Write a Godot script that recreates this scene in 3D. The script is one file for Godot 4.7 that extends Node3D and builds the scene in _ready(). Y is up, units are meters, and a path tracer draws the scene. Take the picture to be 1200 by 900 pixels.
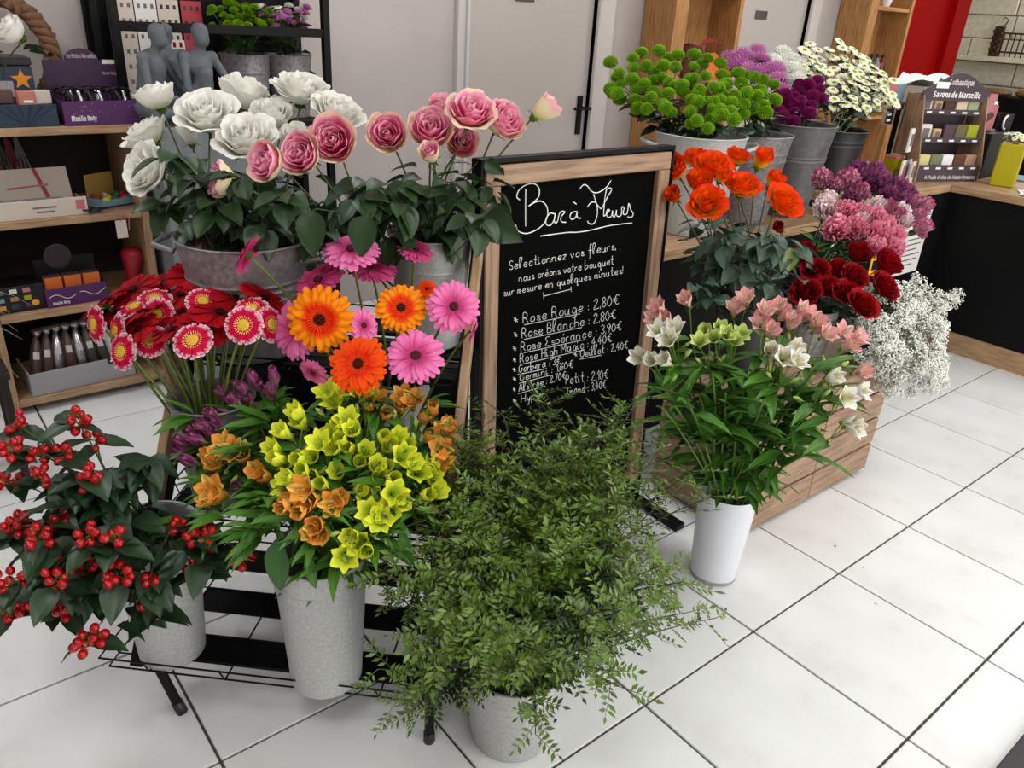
extends Node3D
# A florist's corner. World axes: x runs along the back wall, z comes out of it, y is up, metres.

const FOCAL := 921.0          # of the 1200 x 900 frame
const YAW := -0.6985
const EYE := Vector3(0, 1.543, 0)
var cam_b: Basis
var yaw_b: Basis
var M := {}
var names := {}
var rng := RandomNumberGenerator.new()
var cache := {}

# ---------------------------------------------------------------- mesh builder
class MB:
	var v := PackedVector3Array()
	var c := PackedColorArray()
	var i := PackedInt32Array()
	var col := Color(1, 1, 1)
	func pt(p: Vector3) -> int:
		v.append(p)
		c.append(col)
		return v.size() - 1
	func tri(a: int, b: int, d: int) -> void:   # counter-clockwise seen from outside
		i.append(a); i.append(d); i.append(b)
	func quad(a: int, b: int, d: int, e: int) -> void:
		tri(a, b, d)
		tri(a, d, e)
	func face(ps: Array) -> void:                # flat polygon, counter-clockwise from outside
		var s := v.size()
		for p in ps:
			pt(p)
		for k in range(1, ps.size() - 1):
			tri(s, s + k, s + k + 1)
	func out_face(ps: Array, mid: Vector3) -> void:
		var n: Vector3 = (ps[1] - ps[0]).cross(ps[2] - ps[0])
		if n.dot((ps[0] + ps[2]) / 2.0 - mid) < 0:
			ps.reverse()
		face(ps)
	func box(size: Vector3, at := Transform3D(), bev := 0.0) -> void:
		var h := size / 2.0
		bev = minf(bev, minf(h.x, minf(h.y, h.z)) * 0.6)
		var q := h - Vector3(bev, bev, bev)
		for ax in 3:
			var a1 := (ax + 1) % 3
			var a2 := (ax + 2) % 3
			for s in [-1.0, 1.0]:
				var ps := []
				for k in [[-1, -1], [1, -1], [1, 1], [-1, 1]]:
					var p := Vector3()
					p[ax] = s * h[ax]
					p[a1] = k[0] * q[a1] * s
					p[a2] = k[1] * q[a2]
					ps.append(at * p)
				out_face(ps, at.origin)
		if bev <= 0.0:
			return
		for ax in 3:
			var a1 := (ax + 1) % 3
			var a2 := (ax + 2) % 3
			for s1 in [-1.0, 1.0]:
				for s2 in [-1.0, 1.0]:
					var ps := []
					for k in [[1, 0], [1, 1], [0, 1], [0, 0]]:
						var p := Vector3()
						p[ax] = q[ax] * (1.0 if k[0] else -1.0)
						p[a1] = s1 * (h[a1] if k[1] else q[a1])
						p[a2] = s2 * (q[a2] if k[1] else h[a2])
						ps.append(at * p)
					out_face(ps, at.origin)
		for s1 in [-1.0, 1.0]:
			for s2 in [-1.0, 1.0]:
				for s3 in [-1.0, 1.0]:
					var ps := [at * Vector3(s1 * h.x, s2 * q.y, s3 * q.z), at * Vector3(s1 * q.x, s2 * h.y, s3 * q.z), at * Vector3(s1 * q.x, s2 * q.y, s3 * h.z)]
					out_face(ps, at.origin)
	func tube(ps: PackedVector3Array, r0: float, r1: float, n := 6, caps := true) -> void:
		var s := v.size()
		var m := ps.size()
		var up := Vector3.UP
		for k in m:
			var d := (ps[mini(k + 1, m - 1)] - ps[maxi(k - 1, 0)]).normalized()
			if absf(d.dot(up)) > 0.95:
				up = Vector3.RIGHT if absf(d.x) < 0.9 else Vector3.FORWARD
			var x := d.cross(up).normalized()
			var y := x.cross(d).normalized()
			up = y
			var r := lerpf(r0, r1, float(k) / maxf(m - 1, 1))
			for j in n:
				var a := TAU * j / n
				pt(ps[k] + (x * cos(a) + y * sin(a)) * r)
		for k in m - 1:
			for j in n:
				var j2 := (j + 1) % n
				quad(s + k * n + j, s + k * n + j2, s + (k + 1) * n + j2, s + (k + 1) * n + j)
		if caps:
			for k in range(1, n - 1):
				tri(s, s + k + 1, s + k)
				tri(s + (m - 1) * n, s + (m - 1) * n + k, s + (m - 1) * n + k + 1)
	func lathe(prof: PackedVector2Array, n := 32, at := Transform3D()) -> void:  # profile from bottom outside to the top, then down inside
		var s := v.size()
		var m := prof.size()
		for k in m:
			for j in n:
				var a := TAU * j / n
				pt(at * Vector3(prof[k].x * cos(a), prof[k].y, -prof[k].x * sin(a)))
		for k in m - 1:
			for j in n:
				var j2 := (j + 1) % n
				quad(s + k * n + j, s + k * n + j2, s + (k + 1) * n + j2, s + (k + 1) * n + j)
	func sheet(nu: int, nv: int, f: Callable, cf: Callable, at := Transform3D()) -> void:
		var s := v.size()
		for b in nv + 1:
			for a in nu + 1:
				var u := -1.0 + 2.0 * a / nu
				var w := float(b) / nv
				col = cf.call(u, w)
				pt(at * (f.call(u, w) as Vector3))
		for b in nv:
			for a in nu:
				var o := s + b * (nu + 1) + a
				quad(o, o + 1, o + nu + 2, o + nu + 1)
	func ball(r: Vector3, at := Transform3D(), n := 10, m := 6) -> void:
		var p := PackedVector2Array()
		for k in m + 1:
			var a := -PI / 2 + PI * k / m
			p.append(Vector2(maxf(cos(a), 0.001), sin(a)))
		lathe(p, n, at * Transform3D(Basis.from_scale(r), Vector3.ZERO))
	func extrude(poly: PackedVector2Array, depth: float, at := Transform3D()) -> void:   # polygon in x, y; depth along z about 0
		var t := Geometry2D.triangulate_polygon(poly)
		var ccw := not Geometry2D.is_polygon_clockwise(poly)
		for s in [1.0, -1.0]:
			var o := v.size()
			for p in poly:
				pt(at * Vector3(p.x, p.y, s * depth / 2))
			for k in range(0, t.size(), 3):
				var a := poly[t[k]]
				var b := poly[t[k + 1]]
				var d := poly[t[k + 2]]
				if ((b - a).cross(d - a) > 0) == (s > 0):
					tri(o + t[k], o + t[k + 1], o + t[k + 2])
				else:
					tri(o + t[k], o + t[k + 2], o + t[k + 1])
		for k in poly.size():
			var a := poly[k]
			var b := poly[(k + 1) % poly.size()]
			var ps := [at * Vector3(a.x, a.y, depth / 2), at * Vector3(a.x, a.y, -depth / 2), at * Vector3(b.x, b.y, -depth / 2), at * Vector3(b.x, b.y, depth / 2)]
			if not ccw:
				ps.reverse()
			face(ps)
	func add(o: MB, at := Transform3D(), tint := Color(1, 1, 1)) -> void:
		var s := v.size()
		for k in o.v.size():
			v.append(at * o.v[k])
			c.append(o.c[k] * tint)
		for k in o.i:
			i.append(k + s)
	func mesh() -> ArrayMesh:
		var n := PackedVector3Array()
		n.resize(v.size())
		for k in range(0, i.size(), 3):
			var a := i[k]
			var b := i[k + 2]
			var d := i[k + 1]
			var w := (v[b] - v[a]).cross(v[d] - v[a])
			n[a] += w
			n[b] += w
			n[d] += w
		for k in n.size():
			n[k] = n[k].normalized() if n[k].length_squared() > 1e-20 else Vector3.UP
		var arr := []
		arr.resize(Mesh.ARRAY_MAX)
		arr[Mesh.ARRAY_VERTEX] = v
		arr[Mesh.ARRAY_NORMAL] = n
		arr[Mesh.ARRAY_COLOR] = c
		arr[Mesh.ARRAY_INDEX] = i
		var out := ArrayMesh.new()
		out.add_surface_from_arrays(Mesh.PRIMITIVE_TRIANGLES, arr)
		return out

# ---------------------------------------------------------------- places
func C(x: float, y: float, t: float) -> Vector3:      # the point t metres deep that stands at this place of the photograph
	return EYE + cam_b * Vector3((x - 600.0) / FOCAL * t, -(y - 450.0) / FOCAL * t, -t)
func G(x: float, y: float, h := 0.0) -> Vector3:      # the same on the level h
	var d := cam_b * Vector3((x - 600.0) / FOCAL, -(y - 450.0) / FOCAL, -1.0)
	return EYE + d * ((h - EYE.y) / d.y)
func on_plane(x: float, y: float, p: Vector3, n: Vector3) -> Vector3:
	var d := cam_b * Vector3((x - 600.0) / FOCAL, -(y - 450.0) / FOCAL, -1.0)
	return EYE + d * ((p - EYE).dot(n) / d.dot(n))
func D(r: float, u: float, k: float) -> Vector3:      # direction: right, up, towards the eye
	return (yaw_b * Vector3(r, u, k)).normalized()
func aim(d: Vector3, spin := 0.0) -> Basis:           # a basis whose y looks along d
	var y := d.normalized()
	var x := y.cross(Vector3(0.31, 0.17, 0.93)).normalized()
	var z := x.cross(y).normalized()
	return Basis(x, y, z) * Basis(Vector3.UP, spin)
func T3(x := 0.0, y := 0.0, z := 0.0, ry := 0.0, rx := 0.0, rz := 0.0) -> Transform3D:
	return Transform3D(Basis(Vector3.UP, ry) * Basis(Vector3.RIGHT, rx) * Basis(Vector3.BACK, rz), Vector3(x, y, z))
func bez(a: Vector3, b: Vector3, c: Vector3, n := 8) -> PackedVector3Array:
	var p := PackedVector3Array()
	for k in n + 1:
		var t := float(k) / n
		p.append(a * (1 - t) * (1 - t) + b * 2.0 * t * (1 - t) + c * t * t)
	return p
func rnd(a: float, b: float) -> float:
	return rng.randf_range(a, b)
func L(r: float, g: float, b: float) -> Color:        # sRGB to the linear value vertex colours carry
	return Color(r, g, b).srgb_to_linear()

# ---------------------------------------------------------------- nodes
func numbered(called: String) -> String:
	var k: int = names.get(called, 0)
	names[called] = k + 1
	return called if k == 0 else "%s_%03d" % [called, k]
func tag(o: Node, label: String, category: String, group := "") -> Node:
	o.set_meta("label", label)
	o.set_meta("category", category)
	if group != "":
		o.set_meta("group", group)
	return o
func thing(called: String, label: String, category: String, at := Vector3.ZERO, turn := 0.0, group := "") -> Node3D:
	var o := Node3D.new()
	o.name = numbered(called)
	add_child(o)
	o.position = at
	o.rotation.y = turn
	tag(o, label, category, group)
	return o
func part(called: String, mesh: Mesh, m: Material, parent: Node, at := Transform3D()) -> MeshInstance3D:
	var o := MeshInstance3D.new()
	o.name = called
	o.mesh = mesh
	o.material_override = m
	o.transform = at
	parent.add_child(o, true)
	return o
func struct(called: String, mesh: Mesh, m: Material, at := Transform3D()) -> MeshInstance3D:
	var o := part(called, mesh, m, self, at)
	o.set_meta("kind", "structure")
	return o
func bxm(size: Vector3, bev := 0.0) -> ArrayMesh:
	var key := "box%s%s" % [size, bev]
	if not cache.has(key):
		var b := MB.new()
		b.box(size, Transform3D(), bev)
		cache[key] = b.mesh()
	return cache[key]
func pbox(called: String, lo: Vector3, hi: Vector3, m: Material, parent: Node, bev := 0.002) -> MeshInstance3D:
	return part(called, bxm(hi - lo, bev), m, parent, Transform3D(Basis(), (lo + hi) / 2))
func sbox(called: String, lo: Vector3, hi: Vector3, m: Material) -> MeshInstance3D:
	var o := pbox(called, lo, hi, m, self, 0.0)
	o.set_meta("kind", "structure")
	return o
func ordinal(k: int) -> String:
	return ["first", "second", "third", "fourth", "fifth", "sixth", "seventh", "eighth", "ninth", "tenth", "eleventh", "twelfth", "thirteenth", "fourteenth", "fifteenth", "sixteenth", "seventeenth", "eighteenth", "nineteenth", "twentieth"][k]
func from_left(xs: Array, k: int) -> String:          # "third from the left" by place in the frame
	var r := 0
	for j in xs.size():
		if xs[j] < xs[k] or (xs[j] == xs[k] and j < k):
			r += 1
	if r == 0:
		return "leftmost"
	if r == xs.size() - 1:
		return "rightmost"
	if r > xs.size() / 2:
		return ordinal(xs.size() - 1 - r) + " from the right"
	return ordinal(r) + " from the left"
func text(called: String, s: String, size: float, m: Material, parent: Node, at: Transform3D, width := 0.0, font := "Droid Sans", bold := false, italic := false) -> MeshInstance3D:
	var f := SystemFont.new()
	f.font_names = PackedStringArray([font])
	f.font_weight = 700 if bold else 400
	f.font_italic = italic
	var t := TextMesh.new()
	t.text = s
	t.font = f
	t.font_size = 32
	t.pixel_size = size / 32.0
	t.depth = 0.0006
	var o := part(called, t, m, parent, at)
	var w := t.get_aabb().size.x
	if width > 0.0 and w > 0.0:
		o.transform.basis = o.transform.basis * Basis.from_scale(Vector3(width / w, 1, 1))
	return o

# ---------------------------------------------------------------- materials
func mat(called: String, col: Color, rough := 0.6, metal := 0.0) -> StandardMaterial3D:
	var m := StandardMaterial3D.new()
	m.resource_name = called
	m.albedo_color = col
	m.roughness = rough
	m.metallic = metal
	M[called] = m
	return m
func noise_tex(freq: float, stops: Array, oct := 4, kind := FastNoiseLite.TYPE_SIMPLEX_SMOOTH, size := 256, sd := 1) -> NoiseTexture2D:
	var n := FastNoiseLite.new()
	n.noise_type = kind
	n.frequency = freq
	n.fractal_octaves = oct
	n.seed = sd
	var g := Gradient.new()
	g.offsets = PackedFloat32Array()
	g.colors = PackedColorArray()
	var off := PackedFloat32Array()
	var cs := PackedColorArray()
	for s in stops:
		off.append(s[0])
		cs.append(s[1])
	g.offsets = off
	g.colors = cs
	var t := NoiseTexture2D.new()
	t.width = size
	t.height = size
	t.seamless = true
	t.noise = n
	t.color_ramp = g
	return t
func tex_mat(called: String, t: Texture2D, scale: Vector3, rough := 0.6, metal := 0.0) -> StandardMaterial3D:
	var m := mat(called, Color.WHITE, rough, metal)
	m.albedo_texture = t
	m.uv1_triplanar = true
	m.uv1_scale = scale
	return m
func vmat(called: String, rough := 0.6, back := 0.0) -> StandardMaterial3D:
	var m := mat(called, Color.WHITE, rough)
	m.vertex_color_use_as_albedo = true
	m.cull_mode = BaseMaterial3D.CULL_DISABLED
	if back > 0:
		m.backlight_enabled = true
		m.backlight = Color(back, back, back)
	return m

func materials() -> void:
	vmat("petal", 0.68, 0.5).metallic_specular = 0.28
	vmat("leaf", 0.45, 0.3)
	vmat("foliage", 0.36, 0.28)
	vmat("painted", 0.6)
	vmat("berry", 0.22)
	tex_mat("tile", noise_tex(0.012, [[0.0, Color(0.84, 0.84, 0.83)], [0.4, Color(0.88, 0.885, 0.885)], [1.0, Color(0.90, 0.905, 0.905)]], 5), Vector3(1.1, 1.1, 1.1), 0.36)
	mat("grout", Color(0.30, 0.28, 0.26), 0.9)
	tex_mat("wall", noise_tex(0.01, [[0.0, Color(0.69, 0.655, 0.64)], [1.0, Color(0.72, 0.685, 0.67)]], 3), Vector3(0.6, 0.6, 0.6), 0.75)
	mat("door", Color(0.70, 0.665, 0.645), 0.55)
	mat("door_frame", Color(0.76, 0.735, 0.72), 0.5)
	mat("ceiling", Color(0.85, 0.85, 0.83), 0.9)
	var light_wood := [[0.0, Color(0.52, 0.39, 0.28)], [0.45, Color(0.64, 0.51, 0.38)], [0.75, Color(0.70, 0.57, 0.44)], [1.0, Color(0.58, 0.45, 0.33)]]
	var crate_wood := [[0.0, Color(0.44, 0.34, 0.265)], [0.5, Color(0.59, 0.475, 0.38)], [1.0, Color(0.66, 0.545, 0.445)]]
	var pine := [[0.0, Color(0.50, 0.33, 0.17)], [0.5, Color(0.66, 0.47, 0.27)], [1.0, Color(0.72, 0.54, 0.33)]]
	var along := [Vector3(1.2, 14, 14), Vector3(14, 1.2, 14), Vector3(14, 14, 1.2)]
	var lt := noise_tex(0.02, light_wood, 5, FastNoiseLite.TYPE_SIMPLEX_SMOOTH, 256, 3)
	var ct := noise_tex(0.02, crate_wood, 5, FastNoiseLite.TYPE_SIMPLEX_SMOOTH, 256, 5)
	var pt := noise_tex(0.02, pine, 5, FastNoiseLite.TYPE_SIMPLEX_SMOOTH, 256, 7)
	for k in 3:
		tex_mat("wood_" + "xyz"[k], lt, along[k] * 0.7, 0.5)
		tex_mat("crate_" + "xyz"[k], ct, along[k] * 0.7, 0.55)
		tex_mat("pine_" + "xyz"[k], pt, along[k] * 0.7, 0.55)
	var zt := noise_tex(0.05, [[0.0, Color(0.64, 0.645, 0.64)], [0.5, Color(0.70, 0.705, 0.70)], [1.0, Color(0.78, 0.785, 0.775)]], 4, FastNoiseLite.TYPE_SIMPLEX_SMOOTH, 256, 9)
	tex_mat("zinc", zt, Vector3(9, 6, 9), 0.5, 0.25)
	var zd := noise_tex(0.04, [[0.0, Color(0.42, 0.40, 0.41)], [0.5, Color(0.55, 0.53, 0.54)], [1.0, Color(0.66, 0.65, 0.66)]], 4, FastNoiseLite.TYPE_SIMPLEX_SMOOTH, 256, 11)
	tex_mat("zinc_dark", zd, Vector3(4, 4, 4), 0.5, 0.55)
	tex_mat("grey_pot", noise_tex(0.03, [[0.0, Color(0.34, 0.33, 0.34)], [1.0, Color(0.44, 0.43, 0.44)]], 3), Vector3(3, 3, 3), 0.5, 0.3)
	mat("dark_pot", Color(0.10, 0.10, 0.11), 0.45)
	mat("black_metal", Color(0.03, 0.03, 0.032), 0.5)
	M.black_metal.metallic_specular = 0.3
	mat("black_panel", Color(0.045, 0.047, 0.048), 0.5)
	M.black_panel.metallic_specular = 0.25
	mat("chalkboard", Color(0.02, 0.02, 0.02), 0.8)
	M.chalkboard.metallic_specular = 0.15
	mat("chalk", Color(0.93, 0.93, 0.91), 0.9)
	mat("white_vase", Color(0.85, 0.86, 0.89), 0.2)
	mat("glass_foot", Color(0.62, 0.60, 0.62), 0.12)
	mat("red_paint", Color(0.53, 0.0, 0.0), 0.75)
	M.red_paint.metallic_specular = 0.2
	mat("statue", Color(0.36, 0.38, 0.40), 0.7)
	tex_mat("plinth", noise_tex(0.02, [[0.0, Color(0.43, 0.45, 0.46)], [1.0, Color(0.50, 0.52, 0.53)]], 3), Vector3(2, 2, 2), 0.6)
	mat("shelf_dark", Color(0.13, 0.085, 0.055), 0.7)
	tex_mat("stone", noise_tex(0.03, [[0.0, Color(0.86, 0.83, 0.74)], [1.0, Color(0.96, 0.94, 0.86)]], 5), Vector3(2, 2, 2), 0.85)
	mat("mortar", Color(0.68, 0.64, 0.56), 0.9)
	mat("purple_card", Color(0.20, 0.055, 0.22), 0.55)
	mat("purple_card_light", Color(0.30, 0.10, 0.34), 0.55)
	mat("navy_card", Color(0.12, 0.20, 0.29), 0.55)
	mat("navy_dark", Color(0.075, 0.13, 0.19), 0.55)
	mat("black_card", Color(0.03, 0.03, 0.035), 0.5)
	mat("white_paper", Color(0.86, 0.85, 0.83), 0.7)
	mat("cream_card", Color(0.80, 0.75, 0.70), 0.7)
	mat("pink_print", Color(0.75, 0.42, 0.45), 0.7)
	mat("grey_print", Color(0.42, 0.38, 0.38), 0.7)
	mat("salmon_card", Color(0.74, 0.45, 0.38), 0.6)
	mat("orange_card", Color(0.85, 0.42, 0.16), 0.6)
	mat("yellow_print", Color(0.88, 0.66, 0.15), 0.6)
	mat("star_orange", Color(0.86, 0.55, 0.14), 0.6)
	mat("silver", Color(0.75, 0.75, 0.77), 0.25, 0.9)
	mat("steel_dark", Color(0.20, 0.19, 0.20), 0.35, 0.7)
	mat("ribbon_red", Color(0.62, 0.06, 0.16), 0.5)
	mat("light_blue", Color(0.46, 0.60, 0.66), 0.6)
	mat("ochre_print", Color(0.62, 0.50, 0.24), 0.6)
	mat("plum_card", Color(0.245, 0.19, 0.225), 0.55)
	mat("lime", Color(0.66, 0.62, 0.02), 0.35)
	mat("pink_lamp", Color(0.66, 0.40, 0.42), 0.4)
	mat("lamp_hole", Color(0.30, 0.13, 0.12), 0.6)
	mat("label_white", Color(0.92, 0.92, 0.92), 0.6)
	mat("taupe", Color(0.35, 0.32, 0.31), 0.4, 0.5)
	tex_mat("speckled", noise_tex(0.25, [[0.0, Color(0.30, 0.29, 0.32)], [0.42, Color(0.38, 0.37, 0.40)], [0.5, Color(0.74, 0.73, 0.74)], [1.0, Color(0.80, 0.79, 0.80)]], 1, FastNoiseLite.TYPE_SIMPLEX, 256, 4), Vector3(5, 5, 5), 0.6)
	tex_mat("glitter", noise_tex(0.3, [[0.0, Color(0.16, 0.10, 0.09)], [0.5, Color(0.32, 0.21, 0.19)], [1.0, Color(0.70, 0.62, 0.60)]], 2, FastNoiseLite.TYPE_SIMPLEX, 128, 6), Vector3(9, 9, 9), 0.3)
	tex_mat("rope", noise_tex(0.08, [[0.0, Color(0.34, 0.23, 0.15)], [1.0, Color(0.56, 0.41, 0.29)]], 3), Vector3(10, 10, 10), 0.85)
	var film := mat("film", Color(0.95, 0.95, 0.96, 0.18), 0.12)
	film.transparency = BaseMaterial3D.TRANSPARENCY_ALPHA
	film.cull_mode = BaseMaterial3D.CULL_DISABLED
	var panel := mat("lamp_panel", Color(0.9, 0.9, 0.9), 0.6)
	panel.emission_enabled = true
	panel.emission = Color(1.0, 0.97, 0.92)
	panel.emission_energy_multiplier = 1.5

# ---------------------------------------------------------------- flowers
func leaf_mesh(kind: String) -> ArrayMesh:            # 1 long, base at the origin, growing along +z, upper side +y
	if cache.has("leaf" + kind):
		return cache["leaf" + kind]
	var b := MB.new()
	var w := 0.34
	var peak := 0.42
	var base := L(0.115, 0.21, 0.10)
	var tip := L(0.18, 0.29, 0.13)
	var droop := 0.25
	match kind:
		"rose": pass
		"rose_blue":
			base = L(0.16, 0.25, 0.19); tip = L(0.27, 0.36, 0.28)
		"lily":
			w = 0.13; peak = 0.4; base = L(0.22, 0.40, 0.12); tip = L(0.34, 0.54, 0.18); droop = 0.35
		"berry":
			w = 0.30; peak = 0.38; base = L(0.10, 0.19, 0.11); tip = L(0.17, 0.28, 0.16)
		"pale":
			w = 0.34; base = L(0.36, 0.46, 0.20); tip = L(0.52, 0.60, 0.32)
		"lance":
			w = 0.2; peak = 0.45; base = L(0.15, 0.30, 0.11); tip = L(0.22, 0.40, 0.14)
		"mum":
			w = 0.30; base = L(0.10, 0.17, 0.08); tip = L(0.17, 0.26, 0.12)
	var f := func(u: float, v: float) -> Vector3:
		var s := pow(sin(PI * pow(clampf(v, 0.0, 1.0), 0.5 / (0.5 + (0.5 - peak) * 1.6) * 0.86)), 0.85)
		if kind == "mum":
			s *= 0.72 + 0.28 * absf(cos(v * 10.0))
		if v < 0.12:
			s = maxf(s * v / 0.12, 0.03)
		var x := u * w * maxf(s, 0.012)
		return Vector3(x, absf(u) * w * s * 0.30 - droop * v * v + 0.015 * sin(u * 6 + v * 9), v * (1.0 - 0.06 * v))
	var cf := func(u: float, v: float) -> Color:
		return base.lerp(tip, clampf(v * 0.5 + (0.35 if absf(u) < 0.15 else 0.0), 0, 1))
	b.sheet(4, 7, f, cf)
	cache["leaf" + kind] = b.mesh()
	return cache["leaf" + kind]

func add_leaf(parent: Node, kind: String, at: Vector3, d: Vector3, size: float, roll := 0.0, up := Vector3.UP) -> void:
	var z := d.normalized()
	var x := up.cross(z)
	if x.length() < 0.05:
		x = Vector3.RIGHT.cross(z)
	x = x.normalized()
	var y := z.cross(x).normalized()
	part("leaf", leaf_mesh(kind), M.leaf, parent, Transform3D((Basis(x, y, z) * Basis(Vector3.BACK, roll)).scaled_local(Vector3.ONE * size), at))

func stem_mesh(ps: PackedVector3Array, r: float, col: Color, col2: Color, n := 5) -> ArrayMesh:
	var b := MB.new()
	b.tube(ps, r, r * 0.75, n)
	for k in b.c.size():
		b.c[k] = col.lerp(col2, float(k) / b.c.size())
	return b.mesh()

const ROSE := {
	"open": [[3, 0.16, 0.90, 88, 0.02], [4, 0.27, 0.95, 70, 0.05], [5, 0.39, 0.97, 58, 0.10], [6, 0.53, 0.95, 52, 0.20], [7, 0.68, 0.88, 48, 0.32], [7, 0.84, 0.76, 46, 0.50]],
	"cup": [[3, 0.17, 1.06, 88, 0.02], [4, 0.28, 1.10, 72, 0.03], [5, 0.40, 1.13, 60, 0.05], [6, 0.54, 1.14, 54, 0.09], [6, 0.70, 1.10, 54, 0.12], [5, 0.84, 1.00, 52, 0.22]],
	"bud": [[3, 0.24, 1.25, 88, 0.0], [4, 0.42, 1.36, 68, 0.05], [5, 0.60, 1.36, 58, 0.14]],
}
func rose_col(kind: String, k: int, n: int, u: float, v: float) -> Color:
	var o := float(k) / (n - 1)
	match kind:
		"white":
			return L(0.84, 0.86, 0.62).lerp(L(0.98, 0.975, 0.945), smoothstep(0.0, 0.5, v))
		"pink":
			var c := L(0.99, 0.34, 0.60).lerp(L(0.99, 0.68, 0.80), smoothstep(0.35, 1.0, v))
			var outer := L(0.80, 0.84, 0.50).lerp(L(0.97, 0.91, 0.75), smoothstep(0.0, 0.6, v)).lerp(L(0.98, 0.76, 0.78), smoothstep(0.75, 1.0, v) * 0.7)
			var r := c.lerp(outer, smoothstep(0.76, 1.0, o))
			return r.lerp(L(0.98, 0.84, 0.84), smoothstep(0.90, 1.0, v) * 0.7)
		"orange":
			var c := L(0.97, 0.70, 0.10).lerp(L(0.95, 0.30, 0.04), smoothstep(0.38, 0.78, v)).lerp(L(0.88, 0.11, 0.03), smoothstep(0.76, 1.0, v))
			return c.lerp(L(0.97, 0.45, 0.06), (1.0 - o) * 0.5)
	return L(0.38, 0.005, 0.03).lerp(L(0.58, 0.012, 0.06), smoothstep(0.3, 1.0, v))

func rose_petal(kind: String, form: String, k: int) -> ArrayMesh:
	var key := "rp%s%s%d" % [kind, form, k]
	if cache.has(key):
		return cache[key]
	var a: Array = ROSE[form][k]
	var n: int = ROSE[form].size()
	var r: float = a[1]
	var h: float = a[2]
	var half := deg_to_rad(a[3])
	var curl: float = a[4]
	var b := MB.new()
	var f := func(u: float, v: float) -> Vector3:
		var wv := v * (1.0 - 0.20 * u * u * v)
		var wf := pow(sin(PI * (0.12 + 0.70 * v)), 0.6)
		var ang := u * half * wf
		var e := maxf(0.0, wv - 0.55)
		var rr := r * pow(1.0 - pow(1.0 - wv, 2.3), 0.6) + curl * e * e * 2.2 + 0.034 * sin(u * 4.0 + k * 2.0) * v
		var yy := h * wv - curl * h * e * e * 1.9 + 0.040 * sin(u * 6.0 + k) * v
		return Vector3(rr * sin(ang), yy, rr * cos(ang))
	b.sheet(6, 7, f, func(u: float, v: float) -> Color: return rose_col(kind, k, n, u, v))
	cache[key] = b.mesh()
	return cache[key]

func rose_core(kind: String, form: String) -> ArrayMesh:    # the furled heart, the green cup below and its sepals
	var key := "rc" + kind + form
	if cache.has(key):
		return cache[key]
	var b := MB.new()
	var n: int = ROSE[form].size()
	var h: float = ROSE[form][0][2]
	for s in 3:
		var f := func(u: float, v: float) -> Vector3:
			var a := u * 2.2 + s * 2.1
			var r := 0.12 * pow(sin(PI * (0.15 + 0.7 * v)), 0.7) * (1.0 + 0.22 * u)
			return Vector3(r * sin(a), h * (0.2 + 0.76 * v) + 0.012 * u, r * cos(a))
		b.sheet(6, 4, f, func(u: float, v: float) -> Color: return rose_col(kind, 0, n, u, v))
	b.col = L(0.30, 0.42, 0.16)
	b.lathe(PackedVector2Array([Vector2(0.06, -0.22), Vector2(0.16, -0.16), Vector2(0.20, -0.04), Vector2(0.26, 0.05), Vector2(0.10, 0.10)]), 10)
	for s in 5:
		var f := func(u: float, v: float) -> Vector3:
			return Vector3(u * 0.09 * (1.0 - v), 0.03 + 0.20 * v - 0.30 * v * v, 0.2 + 0.42 * v)
		b.sheet(2, 4, f, func(_u: float, v: float) -> Color: return L(0.30, 0.42, 0.16).lerp(L(0.22, 0.34, 0.12), v), T3(0, 0, 0, s * TAU / 5))
	cache[key] = b.mesh()
	return cache[key]

func rose(kind: String, form: String, head: Vector3, dir: Vector3, size: float, foot: Vector3, mouth: Vector3, label: String, group: String, leaves := 7, leafkind := "rose") -> Node3D:
	var o := thing("rose", label, "rose", foot, 0.0, group)
	var R := size / 2.0
	var neck := head - dir * R * 0.55
	var ps := bez(foot, mouth, neck - dir * R * 0.15, 9)
	for k in ps.size():
		ps[k] -= foot
	part("stem", stem_mesh(ps, 0.0032, L(0.20, 0.26, 0.11), L(0.30, 0.34, 0.14)), M.leaf, o)
	var bas := aim(dir, rnd(0, TAU)).scaled_local(Vector3.ONE * R)
	var bl := part("bloom", rose_core(kind, form), M.petal, o, Transform3D(bas, neck - foot))
	for k in ROSE[form].size():
		var n: int = ROSE[form][k][0]
		var off := rnd(0, TAU)
		for j in n:
			var t := T3(0, 0, 0, off + TAU * j / n + rnd(-0.12, 0.12), rnd(-0.07, 0.07), rnd(-0.05, 0.05))
			t.basis = t.basis.scaled_local(Vector3.ONE * rnd(0.93, 1.05))
			part("petal", rose_petal(kind, form, k), M.petal, bl, t)
	for k in leaves:
		var s := rnd(0.50, 0.88)
		var q := ps[int(s * 9)] + foot
		var a := rnd(0, TAU)
		var d := Vector3(cos(a), rnd(-0.25, 0.35), sin(a))
		var tip := q + d.normalized() * rnd(0.025, 0.06)
		add_leaf(o, leafkind, tip - foot, d + Vector3(0, rnd(-0.4, 0.1), 0), rnd(0.048, 0.075), rnd(-0.5, 0.5))
	return o

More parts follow.
